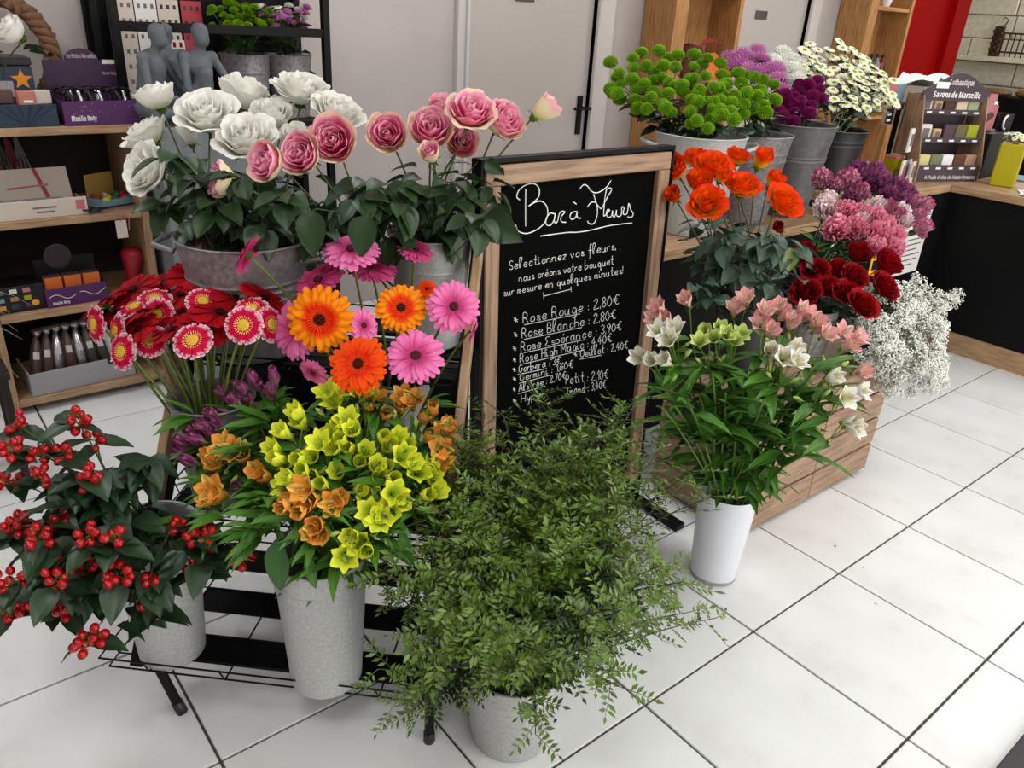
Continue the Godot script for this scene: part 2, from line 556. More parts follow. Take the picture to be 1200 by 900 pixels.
# gerberas
func ger_col(kind: String, v: float) -> Color:
	match kind:
		"pink": return L(0.80, 0.24, 0.50).lerp(L(0.93, 0.50, 0.72), smoothstep(0.15, 0.8, v))
		"deep_pink": return L(0.70, 0.13, 0.36).lerp(L(0.86, 0.32, 0.56), smoothstep(0.15, 0.9, v))
		"orange": return L(0.90, 0.13, 0.015).lerp(L(0.97, 0.62, 0.05), smoothstep(0.45, 0.62, v))
		"vermilion": return L(0.90, 0.14, 0.02).lerp(L(0.95, 0.33, 0.03), smoothstep(0.4, 0.95, v))
		"mini": return L(0.80, 0.0, 0.26).lerp(L(0.96, 0.86, 0.90), smoothstep(0.82, 0.97, v))
	return L(0.48, 0.0, 0.05).lerp(L(0.72, 0.0, 0.10), v)
func ger_petal(kind: String, n: int) -> ArrayMesh:
	var key := "gp" + kind + str(n)
	if cache.has(key):
		return cache[key]
	var b := MB.new()
	var w := 0.135 if n == 0 else 0.15
	var f := func(u: float, v: float) -> Vector3:
		var s := pow(sin(PI * (0.16 + 0.68 * pow(v, 1.3))), 0.8)
		return Vector3(u * w * s, 0.02 * u * u + 0.10 * v - 0.16 * v * v + 0.03 * n, 0.18 + 0.82 * v * (1.0 - 0.05 * u * u))
	var cf := func(u: float, v: float) -> Color:
		var c := ger_col(kind, v)
		if kind in ["orange", "vermilion"] and v > 0.45:
			c = c.lerp(L(0.93, 0.32, 0.02), absf(u) * 0.75)
		elif kind == "pink" or kind == "deep_pink":
			c = c.lerp(ger_col(kind, 0.2), absf(u) * 0.35)
		return c
	b.sheet(2, 6, f, cf)
	cache[key] = b.mesh()
	return cache[key]
func ger_core(kind: String) -> ArrayMesh:
	var key := "gc" + kind
	if cache.has(key):
		return cache[key]
	var b := MB.new()
	var eye := L(0.07, 0.02, 0.015)
	var ring := ger_col(kind, 0.2)
	if kind == "mini":
		eye = L(0.86, 0.72, 0.22); ring = L(0.92, 0.84, 0.50)
	elif kind == "pink" or kind == "deep_pink":
		eye = L(0.25, 0.10, 0.10); ring = L(0.80, 0.30, 0.50)
	elif kind == "orange" or kind == "vermilion":
		eye = L(0.10, 0.035, 0.02); ring = L(0.92, 0.30, 0.06)
	var big := 0.30 if kind == "mini" else 0.17
	b.col = eye
	b.lathe(PackedVector2Array([Vector2(big * 0.95, 0.06), Vector2(big, 0.10), Vector2(big * 0.75, 0.145), Vector2(big * 0.4, 0.15), Vector2(0.003, 0.135)]), 14)
	for r in 2:
		var rad := big * (1.0 + 0.34 * r)
		var n := 18 + 6 * r
		for k in n:
			var f := func(u: float, v: float) -> Vector3:
				return Vector3(u * 0.028 * (1.0 - 0.6 * v), 0.08 + 0.07 * v - r * 0.02, rad * 0.8 + v * (0.09 if r == 0 else 0.17))
			b.sheet(1, 2, f, func(_u: float, v: float) -> Color: return ring.lerp(eye, 0.35 * (1.0 - v) * (1 - r)), T3(0, 0, 0, TAU * (k + 0.5 * r) / n))
	for k in 26:                                     # fine florets on the eye
		var a := k * 2.39996
		var rr := big * 0.9 * sqrt(k / 26.0)
		b.col = eye.lerp(ring, 0.4)
		b.ball(Vector3(0.016, 0.02, 0.016), T3(rr * cos(a), 0.145, rr * sin(a)), 5, 3)
	b.col = L(0.25, 0.36, 0.14)
	b.lathe(PackedVector2Array([Vector2(0.04, -0.24), Vector2(0.12, -0.16), Vector2(0.22, -0.03), Vector2(0.26, 0.03), Vector2(0.05, 0.05)]), 12)
	cache[key] = b.mesh()
	return cache[key]
func ger_ring(kind: String) -> ArrayMesh:
	var key := "gr" + kind
	if cache.has(key):
		return cache[key]
	var b := MB.new()
	var p := MB.new()
	for row in 2:
		var w := 0.15 if kind == "mini" else 0.135
		var f := func(u: float, v: float) -> Vector3:
			var s := pow(sin(PI * (0.16 + 0.66 * pow(v, 1.3))), 0.8)
			return Vector3(u * w * s, 0.02 * u * u + 0.12 * v - 0.18 * v * v + 0.04 * row, 0.18 + (0.82 - 0.12 * row) * v)
		p = MB.new()
		p.sheet(2, 5, f, func(_u: float, v: float) -> Color: return ger_col(kind, v))
		for k in 22:
			b.add(p, T3(0, 0, 0, TAU * (k + 0.5 * row) / 22 + 0.06 * sin(k * 5.1), 0.05 * sin(k * 3.7)), Color(1, 1, 1) * (0.93 + 0.07 * sin(k * 2.3)))
	cache[key] = b.mesh()
	return cache[key]
func gerbera(kind: String, head: Vector3, dir: Vector3, size: float, foot: Vector3, mouth: Vector3, label: String, group: String) -> Node3D:
	var o := thing("gerbera", label, "gerbera", foot, 0.0, group)
	var R := size / 2.0
	var neck := head - dir * R * 0.12
	var ps := bez(foot, mouth.lerp(neck - Vector3.UP * 0.05, 0.45), neck - dir * R * 0.2, 10)
	for k in ps.size():
		ps[k] -= foot
	part("stem", stem_mesh(ps, 0.0038, L(0.26, 0.34, 0.13), L(0.42, 0.48, 0.20)), M.leaf, o)
	var bas := aim(dir, rnd(0, TAU)).scaled_local(Vector3.ONE * R)
	var bl := part("flower_head", ger_core(kind), M.petal, o, Transform3D(bas, neck - foot))
	if kind in ["mini", "red"]:
		part("petals", ger_ring(kind), M.petal, bl)
		return o
	for row in 2:
		var n := 24 if row == 0 else 21
		for k in n:
			var t := T3(0, 0, 0, TAU * (k + 0.5 * row) / n + rnd(-0.06, 0.06), rnd(-0.05, 0.09) - 0.10 * row, rnd(-0.15, 0.15))
			t.basis = t.basis.scaled_local(Vector3(1, 1, 1) * (rnd(0.92, 1.03) - 0.13 * row))
			part("petal", ger_petal(kind, row), M.petal, bl, t)
	return o

# alstroemerias
func lily_flower(kind: String, opened: float) -> ArrayMesh:
	var key := "lf%s%.1f" % [kind, opened]
	if cache.has(key):
		return cache[key]
	var base := L(0.70, 0.83, 0.20)
	var tip := L(0.94, 0.96, 0.28)
	var inner := tip
	match kind:
		"orange":
			base = L(0.96, 0.78, 0.32); tip = L(0.95, 0.62, 0.27); inner = L(0.98, 0.80, 0.36)
		"purple":
			base = L(0.80, 0.64, 0.68); tip = L(0.54, 0.20, 0.42); inner = L(0.74, 0.44, 0.60)
		"white":
			base = L(0.80, 0.84, 0.62); tip = L(0.95, 0.94, 0.91); inner = L(0.96, 0.95, 0.90)
		"pink":
			base = L(0.93, 0.86, 0.76); tip = L(0.93, 0.62, 0.64); inner = L(0.95, 0.78, 0.76)
		"green":
			base = L(0.55, 0.66, 0.25); tip = L(0.78, 0.86, 0.50); inner = tip
	var b := MB.new()
	for k in 6:
		var out := k % 2 == 0
		var wide := 0.25 if out else 0.18
		var f := func(u: float, v: float) -> Vector3:
			var s := pow(sin(PI * (0.05 + 0.92 * pow(v, 1.1))), 0.8)
			var r := (0.04 + 0.46 * opened * pow(v, 1.7) + 0.06 * v + 0.10 * sin(PI * v))
			var y := 1.0 * v - 0.30 * opened * v * v * v
			return Vector3(u * wide * s, y + 0.02 * sin(u * 7 + k), r - 0.07 * u * u * s)
		var cf := func(u: float, v: float) -> Color:
			var c := base.lerp(tip if out else inner, smoothstep(0.1, 0.6, v))
			if not out and absf(u) < 0.6 and v > 0.3 and v < 0.85 and sin(v * 40.0 + u * 3.0) > 0.3:
				c = c.lerp(L(0.45, 0.12, 0.10), 0.0 if kind == "yellow" else 0.5)
			if absf(u) < 0.1 and out:
				c = c.lerp(base, 0.35)
			return c
		b.sheet(4, 6, f, cf, T3(0, 0, 0, TAU * k / 6))
	b.col = L(0.45, 0.52, 0.15)
	b.lathe(PackedVector2Array([Vector2(0.02, -0.2), Vector2(0.09, -0.12), Vector2(0.10, 0.0), Vector2(0.05, 0.06)]), 8)
	for k in 5:
		b.col = base.lerp(L(0.80, 0.66, 0.45), 0.4)
		var a := k * 1.25
		b.tube(PackedVector3Array([Vector3(0, 0.05, 0), Vector3(0.08 * cos(a), 0.5, 0.08 * sin(a)), Vector3(0.14 * cos(a), 0.72, 0.14 * sin(a))]), 0.012, 0.02, 4)
	cache[key] = b.mesh()
	return cache[key]
func lily(heads: Array, kind: String, size: float, foot: Vector3, mouth: Vector3, label: String, group: String, leaves := 9, leaf_len := 0.09, out := 1.0) -> Node3D:   # heads: [position, direction]
	var o := thing("alstroemeria", label, "alstroemeria", foot, 0.0, group)
	var mid := Vector3.ZERO
	for h in heads:
		mid += h[0]
	mid /= heads.size()
	var hub := mid.lerp(mouth, 0.16) - Vector3(0, 0.02, 0)
	var ps := bez(foot, mouth, hub, 9)
	for k in ps.size():
		ps[k] -= foot
	part("stem", stem_mesh(ps, 0.0034, L(0.30, 0.42, 0.14), L(0.40, 0.52, 0.18)), M.leaf, o)
	for h in heads:
		var d: Vector3 = h[1]
		var at: Vector3 = h[0]
		var foot_at := at - d * size * 0.45
		var pp := bez(hub - foot, (hub.lerp(foot_at, 0.6) + Vector3(0, 0.012, 0)) - foot, foot_at - foot, 5)
		part("flower_stalk", stem_mesh(pp, 0.0018, L(0.36, 0.48, 0.16), L(0.45, 0.55, 0.2), 4), M.leaf, o)
		part("flower", lily_flower(kind, ([0.25, 0.55, 0.95] if kind in ["yellow", "orange"] else [0.1, 0.2, 0.4] if kind == "purple" else [0.6, 0.8, 1.0])[rng.randi() % 3]), M.petal, o, Transform3D(aim(d, rnd(0, TAU)).scaled_local(Vector3.ONE * size), foot_at - foot))
	for k in 2:
		var d := Vector3(rnd(-1, 1), rnd(0.2, 1), rnd(-1, 1)).normalized()
		part("bud", lily_flower("green" if kind != "purple" else kind, 0.0), M.petal, o, Transform3D(aim(d).scaled_local(Vector3(0.6, 0.8, 0.6) * size * 0.6), hub - foot + d * 0.03))
	for k in leaves:
		var s := rnd(0.55, 1.0) if k > 3 else 1.0
		var q := ps[int(s * 9)]
		var a := rnd(0, TAU)
		var d := Vector3(cos(a), rnd(-0.1, 0.7), sin(a))
		add_leaf(o, "lily", q, d, rnd(0.8, 1.25) * leaf_len, rnd(-0.4, 0.4))
	return o

# carnations
func carnation_head(kind: String) -> ArrayMesh:
	var key := "ca" + kind
	if cache.has(key):
		return cache[key]
	var base := L(0.90, 0.36, 0.50)
	var tip := L(0.99, 0.72, 0.80)
	match kind:
		"blush":
			base = L(0.95, 0.80, 0.82); tip = L(0.97, 0.92, 0.92)
		"edged":
			base = L(0.96, 0.88, 0.90); tip = L(0.70, 0.08, 0.42)
		"mauve":
			base = L(0.32, 0.08, 0.25); tip = L(0.64, 0.36, 0.53)
	var b := MB.new()
	var rr := RandomNumberGenerator.new()
	rr.seed = kind.hash()
	var rows := [[5, 0.15, 1.35], [7, 0.42, 1.25], [9, 0.72, 1.1], [10, 1.02, 0.95], [9, 1.32, 0.9]]
	for row in rows:
		for k in row[0]:
			var ph := rr.randf() * 6.0
			var lng: float = row[2] * rr.randf_range(0.85, 1.1) * 0.78
			var f := func(u: float, v: float) -> Vector3:
				var w: float = 0.40 * smoothstep(0.05, 0.9, v) + 0.03
				var ruf: float = 0.10 * v * v * sin(u * 9.0 + ph) + 0.06 * v * sin(u * 17.0 + ph * 2.0)
				return Vector3(u * w, lng * v + 0.07 * v * sin(u * 13.0 + ph), ruf - 0.18 * v * v)
			var cf := func(u: float, v: float) -> Color: return base.lerp(tip, smoothstep(0.62, 1.05, v + 0.1 * sin(u * 12.0 + ph)))
			b.sheet(8, 4, f, cf, T3(0, 0, 0, TAU * k / row[0] + rr.randf() * 0.4) * T3(0, 0, 0, 0, row[1] + rr.randf_range(-0.1, 0.1)))
	b.col = L(0.28, 0.38, 0.22)
	b.lathe(PackedVector2Array([Vector2(0.05, -0.45), Vector2(0.17, -0.38), Vector2(0.22, 0.0), Vector2(0.30, 0.18), Vector2(0.1, 0.2)]), 9)
	cache[key] = b.mesh()
	return cache[key]
func carnation(kind: String, head: Vector3, dir: Vector3, size: float, foot: Vector3, mouth: Vector3, label: String, group: String) -> void:
	var o := thing("carnation", label, "carnation", foot, 0.0, group)
	var neck := head - dir * size * 0.2
	var ps := bez(foot, mouth, neck, 8)
	for k in ps.size():
		ps[k] -= foot
	part("stem", stem_mesh(ps, 0.0028, L(0.22, 0.30, 0.18), L(0.30, 0.40, 0.24)), M.leaf, o)
	part("bloom", carnation_head(kind), M.petal, o, Transform3D(aim(dir, rnd(0, TAU)).scaled_local(Vector3.ONE * size / 1.75), neck - foot))
	for k in 3:
		var a := rnd(0, TAU)
		add_leaf(o, "lily", ps[5 + rng.randi() % 3], Vector3(cos(a), rnd(0.2, 1.0), sin(a)), rnd(0.06, 0.1))

# chrysanthemums
func mum_head(kind: String) -> ArrayMesh:             # radius 1, looks along +y
	var key := "mum" + kind
	if cache.has(key):
		return cache[key]
	var b := MB.new()
	var n := 90
	var lo := 1.9
	var wide := 0.16
	var base := L(0.28, 0.46, 0.04)
	var tip := L(0.55, 0.72, 0.12)
	var flat := 0.72
	match kind:
		"pompon":
			base = L(0.32, 0.02, 0.20); tip = L(0.60, 0.12, 0.42); n = 100; flat = 0.85
		"white_pompon":
			base = L(0.85, 0.86, 0.80); tip = L(0.94, 0.94, 0.92); n = 70; flat = 0.6; wide = 0.2
		"pink":
			base = L(0.66, 0.34, 0.58); tip = L(0.84, 0.58, 0.76); n = 70; flat = 0.55; wide = 0.11
		"daisy":
			base = L(0.86, 0.86, 0.60); tip = L(0.95, 0.94, 0.85)
	b.col = base
	if kind == "daisy":
		b.lathe(PackedVector2Array([Vector2(0.36, 0.0), Vector2(0.38, 0.12), Vector2(0.22, 0.26), Vector2(0.003, 0.28)]), 10)
		for k in b.c.size():
			b.c[k] = L(0.60, 0.68, 0.16)
		for row in 2:
			for k in 15:
				var f := func(u: float, v: float) -> Vector3:
					return Vector3(u * 0.17 * (0.6 + 0.4 * sin(PI * v)), 0.06 + 0.12 * v - 0.2 * v * v + 0.07 * row, 0.25 + (0.75 - 0.14 * row) * v)
				b.sheet(2, 2, f, func(_u: float, v: float) -> Color: return base.lerp(tip, smoothstep(0.0, 0.6, v)), T3(0, 0, 0, TAU * (k + 0.5 * row) / 15))
	else:
		b.ball(Vector3(0.82, 0.8 * flat, 0.82), T3(0, 0.1, 0), 10, 6)
		for k in n:
			var th := acos(1.0 - (1.0 - cos(lo)) * (k + 0.5) / n)
			var ph := k * 2.39996
			var d := Vector3(sin(th) * cos(ph), cos(th), sin(th) * sin(ph))
			var out := 1.25 if kind == "pink" else 0.34
			var f := func(u: float, v: float) -> Vector3:
				return Vector3(u * wide * sin(PI * (0.25 + 0.6 * v)), 0.72 + out * v - 0.02, 0.12 * v * v - 0.1 * u * u)
			var q := MB.new()
			q.sheet(2, 2, f, func(_u: float, v: float) -> Color: return base.lerp(tip, smoothstep(0.1, 0.8, v)))
			var s := 0.62 if kind == "pink" else 0.95
			b.add(q, Transform3D(Basis.from_scale(Vector3(1, flat, 1)), Vector3(0, 0.1, 0)) * Transform3D(aim(d).scaled_local(Vector3.ONE * s), Vector3.ZERO))
	b.col = L(0.16, 0.25, 0.09)
	b.lathe(PackedVector2Array([Vector2(0.08, -0.7), Vector2(0.4, -0.35), Vector2(0.55, -0.1), Vector2(0.3, 0.0)]), 8)
	cache[key] = b.mesh()
	return cache[key]
func mum_spray(kind: String, heads: Array, size: float, foot: Vector3, label: String, group: String, leaves := 8) -> void:   # heads: [position, direction]
	var o := thing("chrysanthemum", label, "chrysanthemum", foot, 0.0, group)
	var mid := Vector3.ZERO
	for h in heads:
		mid += h[0]
	mid /= heads.size()
	var hub := foot.lerp(mid, 0.62)
	var ps := bez(foot, foot.lerp(hub, 0.5) + Vector3(0, 0.04, 0), hub, 4)
	for k in ps.size():
		ps[k] -= foot
	part("stem", stem_mesh(ps, 0.004, L(0.14, 0.20, 0.09), L(0.20, 0.28, 0.11)), M.leaf, o)
	for h in heads:
		var d: Vector3 = h[1]
		var at: Vector3 = h[0]
		var pp := bez(hub - foot, hub.lerp(at, 0.6) - foot + Vector3(0, 0.01, 0), at - d * size * 0.2 - foot, 3)
		part("flower_stalk", stem_mesh(pp, 0.002, L(0.16, 0.24, 0.10), L(0.22, 0.32, 0.12), 4), M.leaf, o)
		part("flower_head", mum_head(kind), M.petal, o, Transform3D(aim(d, rnd(0, TAU)).scaled_local(Vector3.ONE * size / 2.0 * rnd(0.85, 1.1)), at - foot))
	for k in leaves:
		var q := (foot.lerp(mid, rnd(0.35, 0.88)) - foot) + Vector3(rnd(-0.04, 0.04), rnd(-0.02, 0.02), rnd(-0.04, 0.04))
		var a := rnd(0, TAU)
		add_leaf(o, "mum", q, Vector3(cos(a), rnd(-0.3, 0.5), sin(a)), rnd(0.055, 0.09), rnd(-0.6, 0.6))

# hypericum
func berry_mesh() -> ArrayMesh:
	if not cache.has("berry"):
		var b := MB.new()
		b.col = L(0.66, 0.025, 0.06)
		b.ball(Vector3(1, 1.08, 1), Transform3D(), 12, 8)
		for k in b.v.size():
			if b.v[k].y > 0.9:
				b.c[k] = L(0.45, 0.04, 0.05)
			elif b.v[k].y < -0.7:
				b.c[k] = L(0.80, 0.30, 0.20)
		b.col = L(0.30, 0.12, 0.06)
		b.tube(PackedVector3Array([Vector3(0, 1.0, 0), Vector3(0.05, 1.35, 0)]), 0.10, 0.03, 4)
		b.col = L(0.36, 0.44, 0.18)
		for k in 5:
			b.sheet(1, 2, func(u: float, v: float) -> Vector3: return Vector3(u * 0.28 * (1 - v), -0.98 - 0.12 * v, 0.1 + 0.9 * v), func(_u: float, _v: float) -> Color: return L(0.36, 0.44, 0.18), T3(0, 0, 0, k * TAU / 5))
		cache["berry"] = b.mesh()
	return cache["berry"]
func hypericum(clusters: Array, foot: Vector3, mouth: Vector3, label: String, leaves: int) -> void:    # clusters: [centre, how many]
	var o := thing("berry_branch", label, "berries", foot, 0.0, "red berry branches in the zinc bucket at the lower left")
	var mid := Vector3.ZERO
	for c in clusters:
		mid += c[0]
	mid /= clusters.size()
	var hub := mouth.lerp(mid, 0.7)
	var ps := bez(foot, mouth + Vector3(0, 0.05, 0), hub, 9)
	for k in ps.size():
		ps[k] -= foot
	part("stem", stem_mesh(ps, 0.0035, L(0.20, 0.16, 0.10), L(0.26, 0.26, 0.13)), M.leaf, o)
	for c in clusters:
		var at: Vector3 = c[0]
		var n: int = c[1]
		var tw := bez(hub - foot, hub.lerp(at, 0.5) + Vector3(0, 0.02, 0) - foot, at - foot, 5)
		part("twig", stem_mesh(tw, 0.002, L(0.26, 0.26, 0.13), L(0.36, 0.40, 0.18), 4), M.leaf, o)
		var made := []
		for k in n:
			var p := Vector3.ZERO
			for tries in 20:
				var d := Vector3(rnd(-1, 1), rnd(-0.7, 1), rnd(-1, 1)).normalized()
				p = d * rnd(0.010, 0.012 + 0.0022 * n)
				var ok := true
				for q in made:
					if q.distance_to(p) < 0.0165:
						ok = false
				if ok:
					break
			made.append(p)
			part("berry", berry_mesh(), M.berry, o, Transform3D(aim(p + Vector3(0, 0.006, 0)).scaled_local(Vector3.ONE * rnd(0.0082, 0.0098)), at + p - foot))
		for k in 3:
			var a := rnd(0, TAU)
			add_leaf(o, "berry", at - foot + Vector3(rnd(-0.01, 0.01), -0.012, rnd(-0.01, 0.01)), Vector3(cos(a), rnd(-0.4, 0.2), sin(a)), rnd(0.055, 0.085), rnd(-0.3, 0.3))
	for k in leaves:
		var q: Vector3 = (mouth.lerp(mid, rnd(0.0, 1.0)) - foot) + Vector3(rnd(-0.05, 0.05), rnd(-0.04, 0.02), rnd(-0.05, 0.05))
		var a := rnd(0, TAU)
		add_leaf(o, "berry", q, Vector3(cos(a), rnd(-0.5, 0.3), sin(a)), rnd(0.06, 0.10), rnd(-0.4, 0.4))

# pinnate greenery
func green_branch(sd: int) -> Array:                  # twig mesh and foliage mesh, about 0.5 long along +y
	var r := RandomNumberGenerator.new()
	r.seed = 900 + sd
	var tw := MB.new()
	var fo := MB.new()
	var bend := r.randf_range(0.08, 0.22)
	var ps := PackedVector3Array()
	for k in 9:
		var t := k / 8.0
		ps.append(Vector3(bend * t * t, 0.5 * t, 0.03 * sin(t * 4 + sd)))
	tw.col = L(0.22, 0.20, 0.10)
	tw.tube(ps, 0.0026, 0.0012, 4)
	var shade := [L(0.12, 0.21, 0.07), L(0.18, 0.29, 0.08), L(0.27, 0.38, 0.11), L(0.09, 0.155, 0.06)]
	for k in 32:
		var t := 0.10 + 0.90 * k / 31.0
		var q := ps[int(t * 8)].lerp(ps[mini(int(t * 8) + 1, 8)], t * 8 - int(t * 8))
		var a := k * 2.4 + r.randf() * 0.8
		var d := Vector3(cos(a), r.randf_range(0.25, 0.9), sin(a)).normalized()
		var ln := r.randf_range(0.045, 0.085)
		var e := q + d * ln + Vector3(0, -0.008, 0)
		tw.col = L(0.30, 0.34, 0.14)
		tw.tube(PackedVector3Array([q, q.lerp(e, 0.5) + Vector3(0, 0.005, 0), e]), 0.0011, 0.0006, 3)
		var side := d.cross(Vector3.UP).normalized()
		var col: Color = shade[r.randi() % 4]
		if t > 0.8:
			col = col.lerp(L(0.42, 0.54, 0.15), 0.55)
		for j in 9:
			var s := 0.25 + 0.75 * (j / 2) / 4.0
			var at := q.lerp(e, s)
			var ld := (d * 0.55 + side * (1.0 if j % 2 else -1.0) * 0.9) if j < 8 else d
			ld = (ld + Vector3(0, r.randf_range(-0.2, 0.3), 0)).normalized()
			var nx := ld.cross(Vector3(r.randf_range(-0.4, 0.4), 1, r.randf_range(-0.4, 0.4))).normalized()
			var l := r.randf_range(0.014, 0.026)
			var w := l * 0.20
			fo.col = col * r.randf_range(0.65, 1.25)
			var up := nx.cross(ld).normalized()
			var i0 := fo.pt(at)
			var i1 := fo.pt(at + ld * l * 0.45 - nx * w + up * w * 0.3)
			var i2 := fo.pt(at + ld * l)
			var i3 := fo.pt(at + ld * l * 0.45 + nx * w + up * w * 0.3)
			var i4 := fo.pt(at + ld * l * 0.5)
			fo.tri(i0, i4, i1)
			fo.tri(i1, i4, i2)
			fo.tri(i2, i4, i3)
			fo.tri(i3, i4, i0)
	return [tw.mesh(), fo.mesh()]

# baby's breath
func gyp_branch(sd: int) -> Array:                    # stems and blossoms, about 0.34 high along +y
	var r := RandomNumberGenerator.new()
	r.seed = 300 + sd
	var st := MB.new()
	var bl := MB.new()
	st.col = L(0.36, 0.42, 0.26)
	var one := MB.new()
	one.col = L(0.97, 0.97, 0.94)
	one.ball(Vector3(1, 0.8, 1), Transform3D(), 6, 4)
	var todo := [[Vector3.ZERO, Vector3(0, 1, 0), 0.16, 0]]
	while todo.size():
		var a: Array = todo.pop_back()
		var p: Vector3 = a[0]
		var d: Vector3 = a[1]
		var ln: float = a[2]
		var e := p + d * ln
		st.tube(PackedVector3Array([p, e]), 0.0013 - 0.00025 * a[3], 0.0008, 3, false)
		if a[3] >= 4:
			bl.add(one, Transform3D(Basis.from_scale(Vector3.ONE * r.randf_range(0.0040, 0.0066)), e), Color(1, 1, 1) * r.randf_range(0.9, 1.0))
			continue
		for k in (5 if a[3] < 3 else 6):
			todo.append([p.lerp(e, r.randf_range(0.5, 1.0)), (d + Vector3(r.randf_range(-1, 1), r.randf_range(-0.5, 0.7), r.randf_range(-1, 1)) * 0.85).normalized(), ln * r.randf_range(0.5, 0.72), a[3] + 1])
	return [st.mesh(), bl.mesh()]

# ---------------------------------------------------------------- buckets
func bucket(called: String, label: String, base: Vector3, r0: float, r1: float, h: float, m: Material, group := "", bands := [0.80, 0.86], handles := false, turn := 0.0) -> Node3D:
	var o := thing(called, label, "bucket", base, turn, group)
	var b := MB.new()
	var p := PackedVector2Array([Vector2(0.002, 0.004), Vector2(r0 * 0.94, 0.004), Vector2(r0 * 0.97, 0.0), Vector2(r0 * 1.0, 0.004), Vector2(lerpf(r0, r1, 0.03), h * 0.03)])
	for q in bands:
		var rr := lerpf(r0, r1, q)
		p.append_array(PackedVector2Array([Vector2(rr, h * (q - 0.018)), Vector2(rr + 0.0035, h * (q - 0.006)), Vector2(rr + 0.0035, h * (q + 0.006)), Vector2(rr + 0.0005, h * (q + 0.018))]))
	p.append_array(PackedVector2Array([Vector2(r1, h * 0.975), Vector2(r1 + 0.004, h * 0.982), Vector2(r1 + 0.005, h * 0.992), Vector2(r1 + 0.002, h), Vector2(r1 - 0.003, h * 0.994), Vector2(r1 - 0.004, h * 0.97), Vector2(r0 - 0.002, 0.012), Vector2(0.002, 0.012)]))
	b.lathe(p, 48)
	part("body", b.mesh(), m, o)
	if handles:
		for s in [-1.0, 1.0]:
			var k := MB.new()
			var x: float = (r1 - 0.004) * s
			k.tube(PackedVector3Array([Vector3(x, h * 0.86, -0.055), Vector3(x + s * 0.05, h * 0.90, -0.05), Vector3(x + s * 0.055, h * 0.90, 0), Vector3(x + s * 0.05, h * 0.90, 0.05), Vector3(x, h * 0.86, 0.055)]), 0.008, 0.008, 8)
			part("handle", k.mesh(), m, o)
	return o

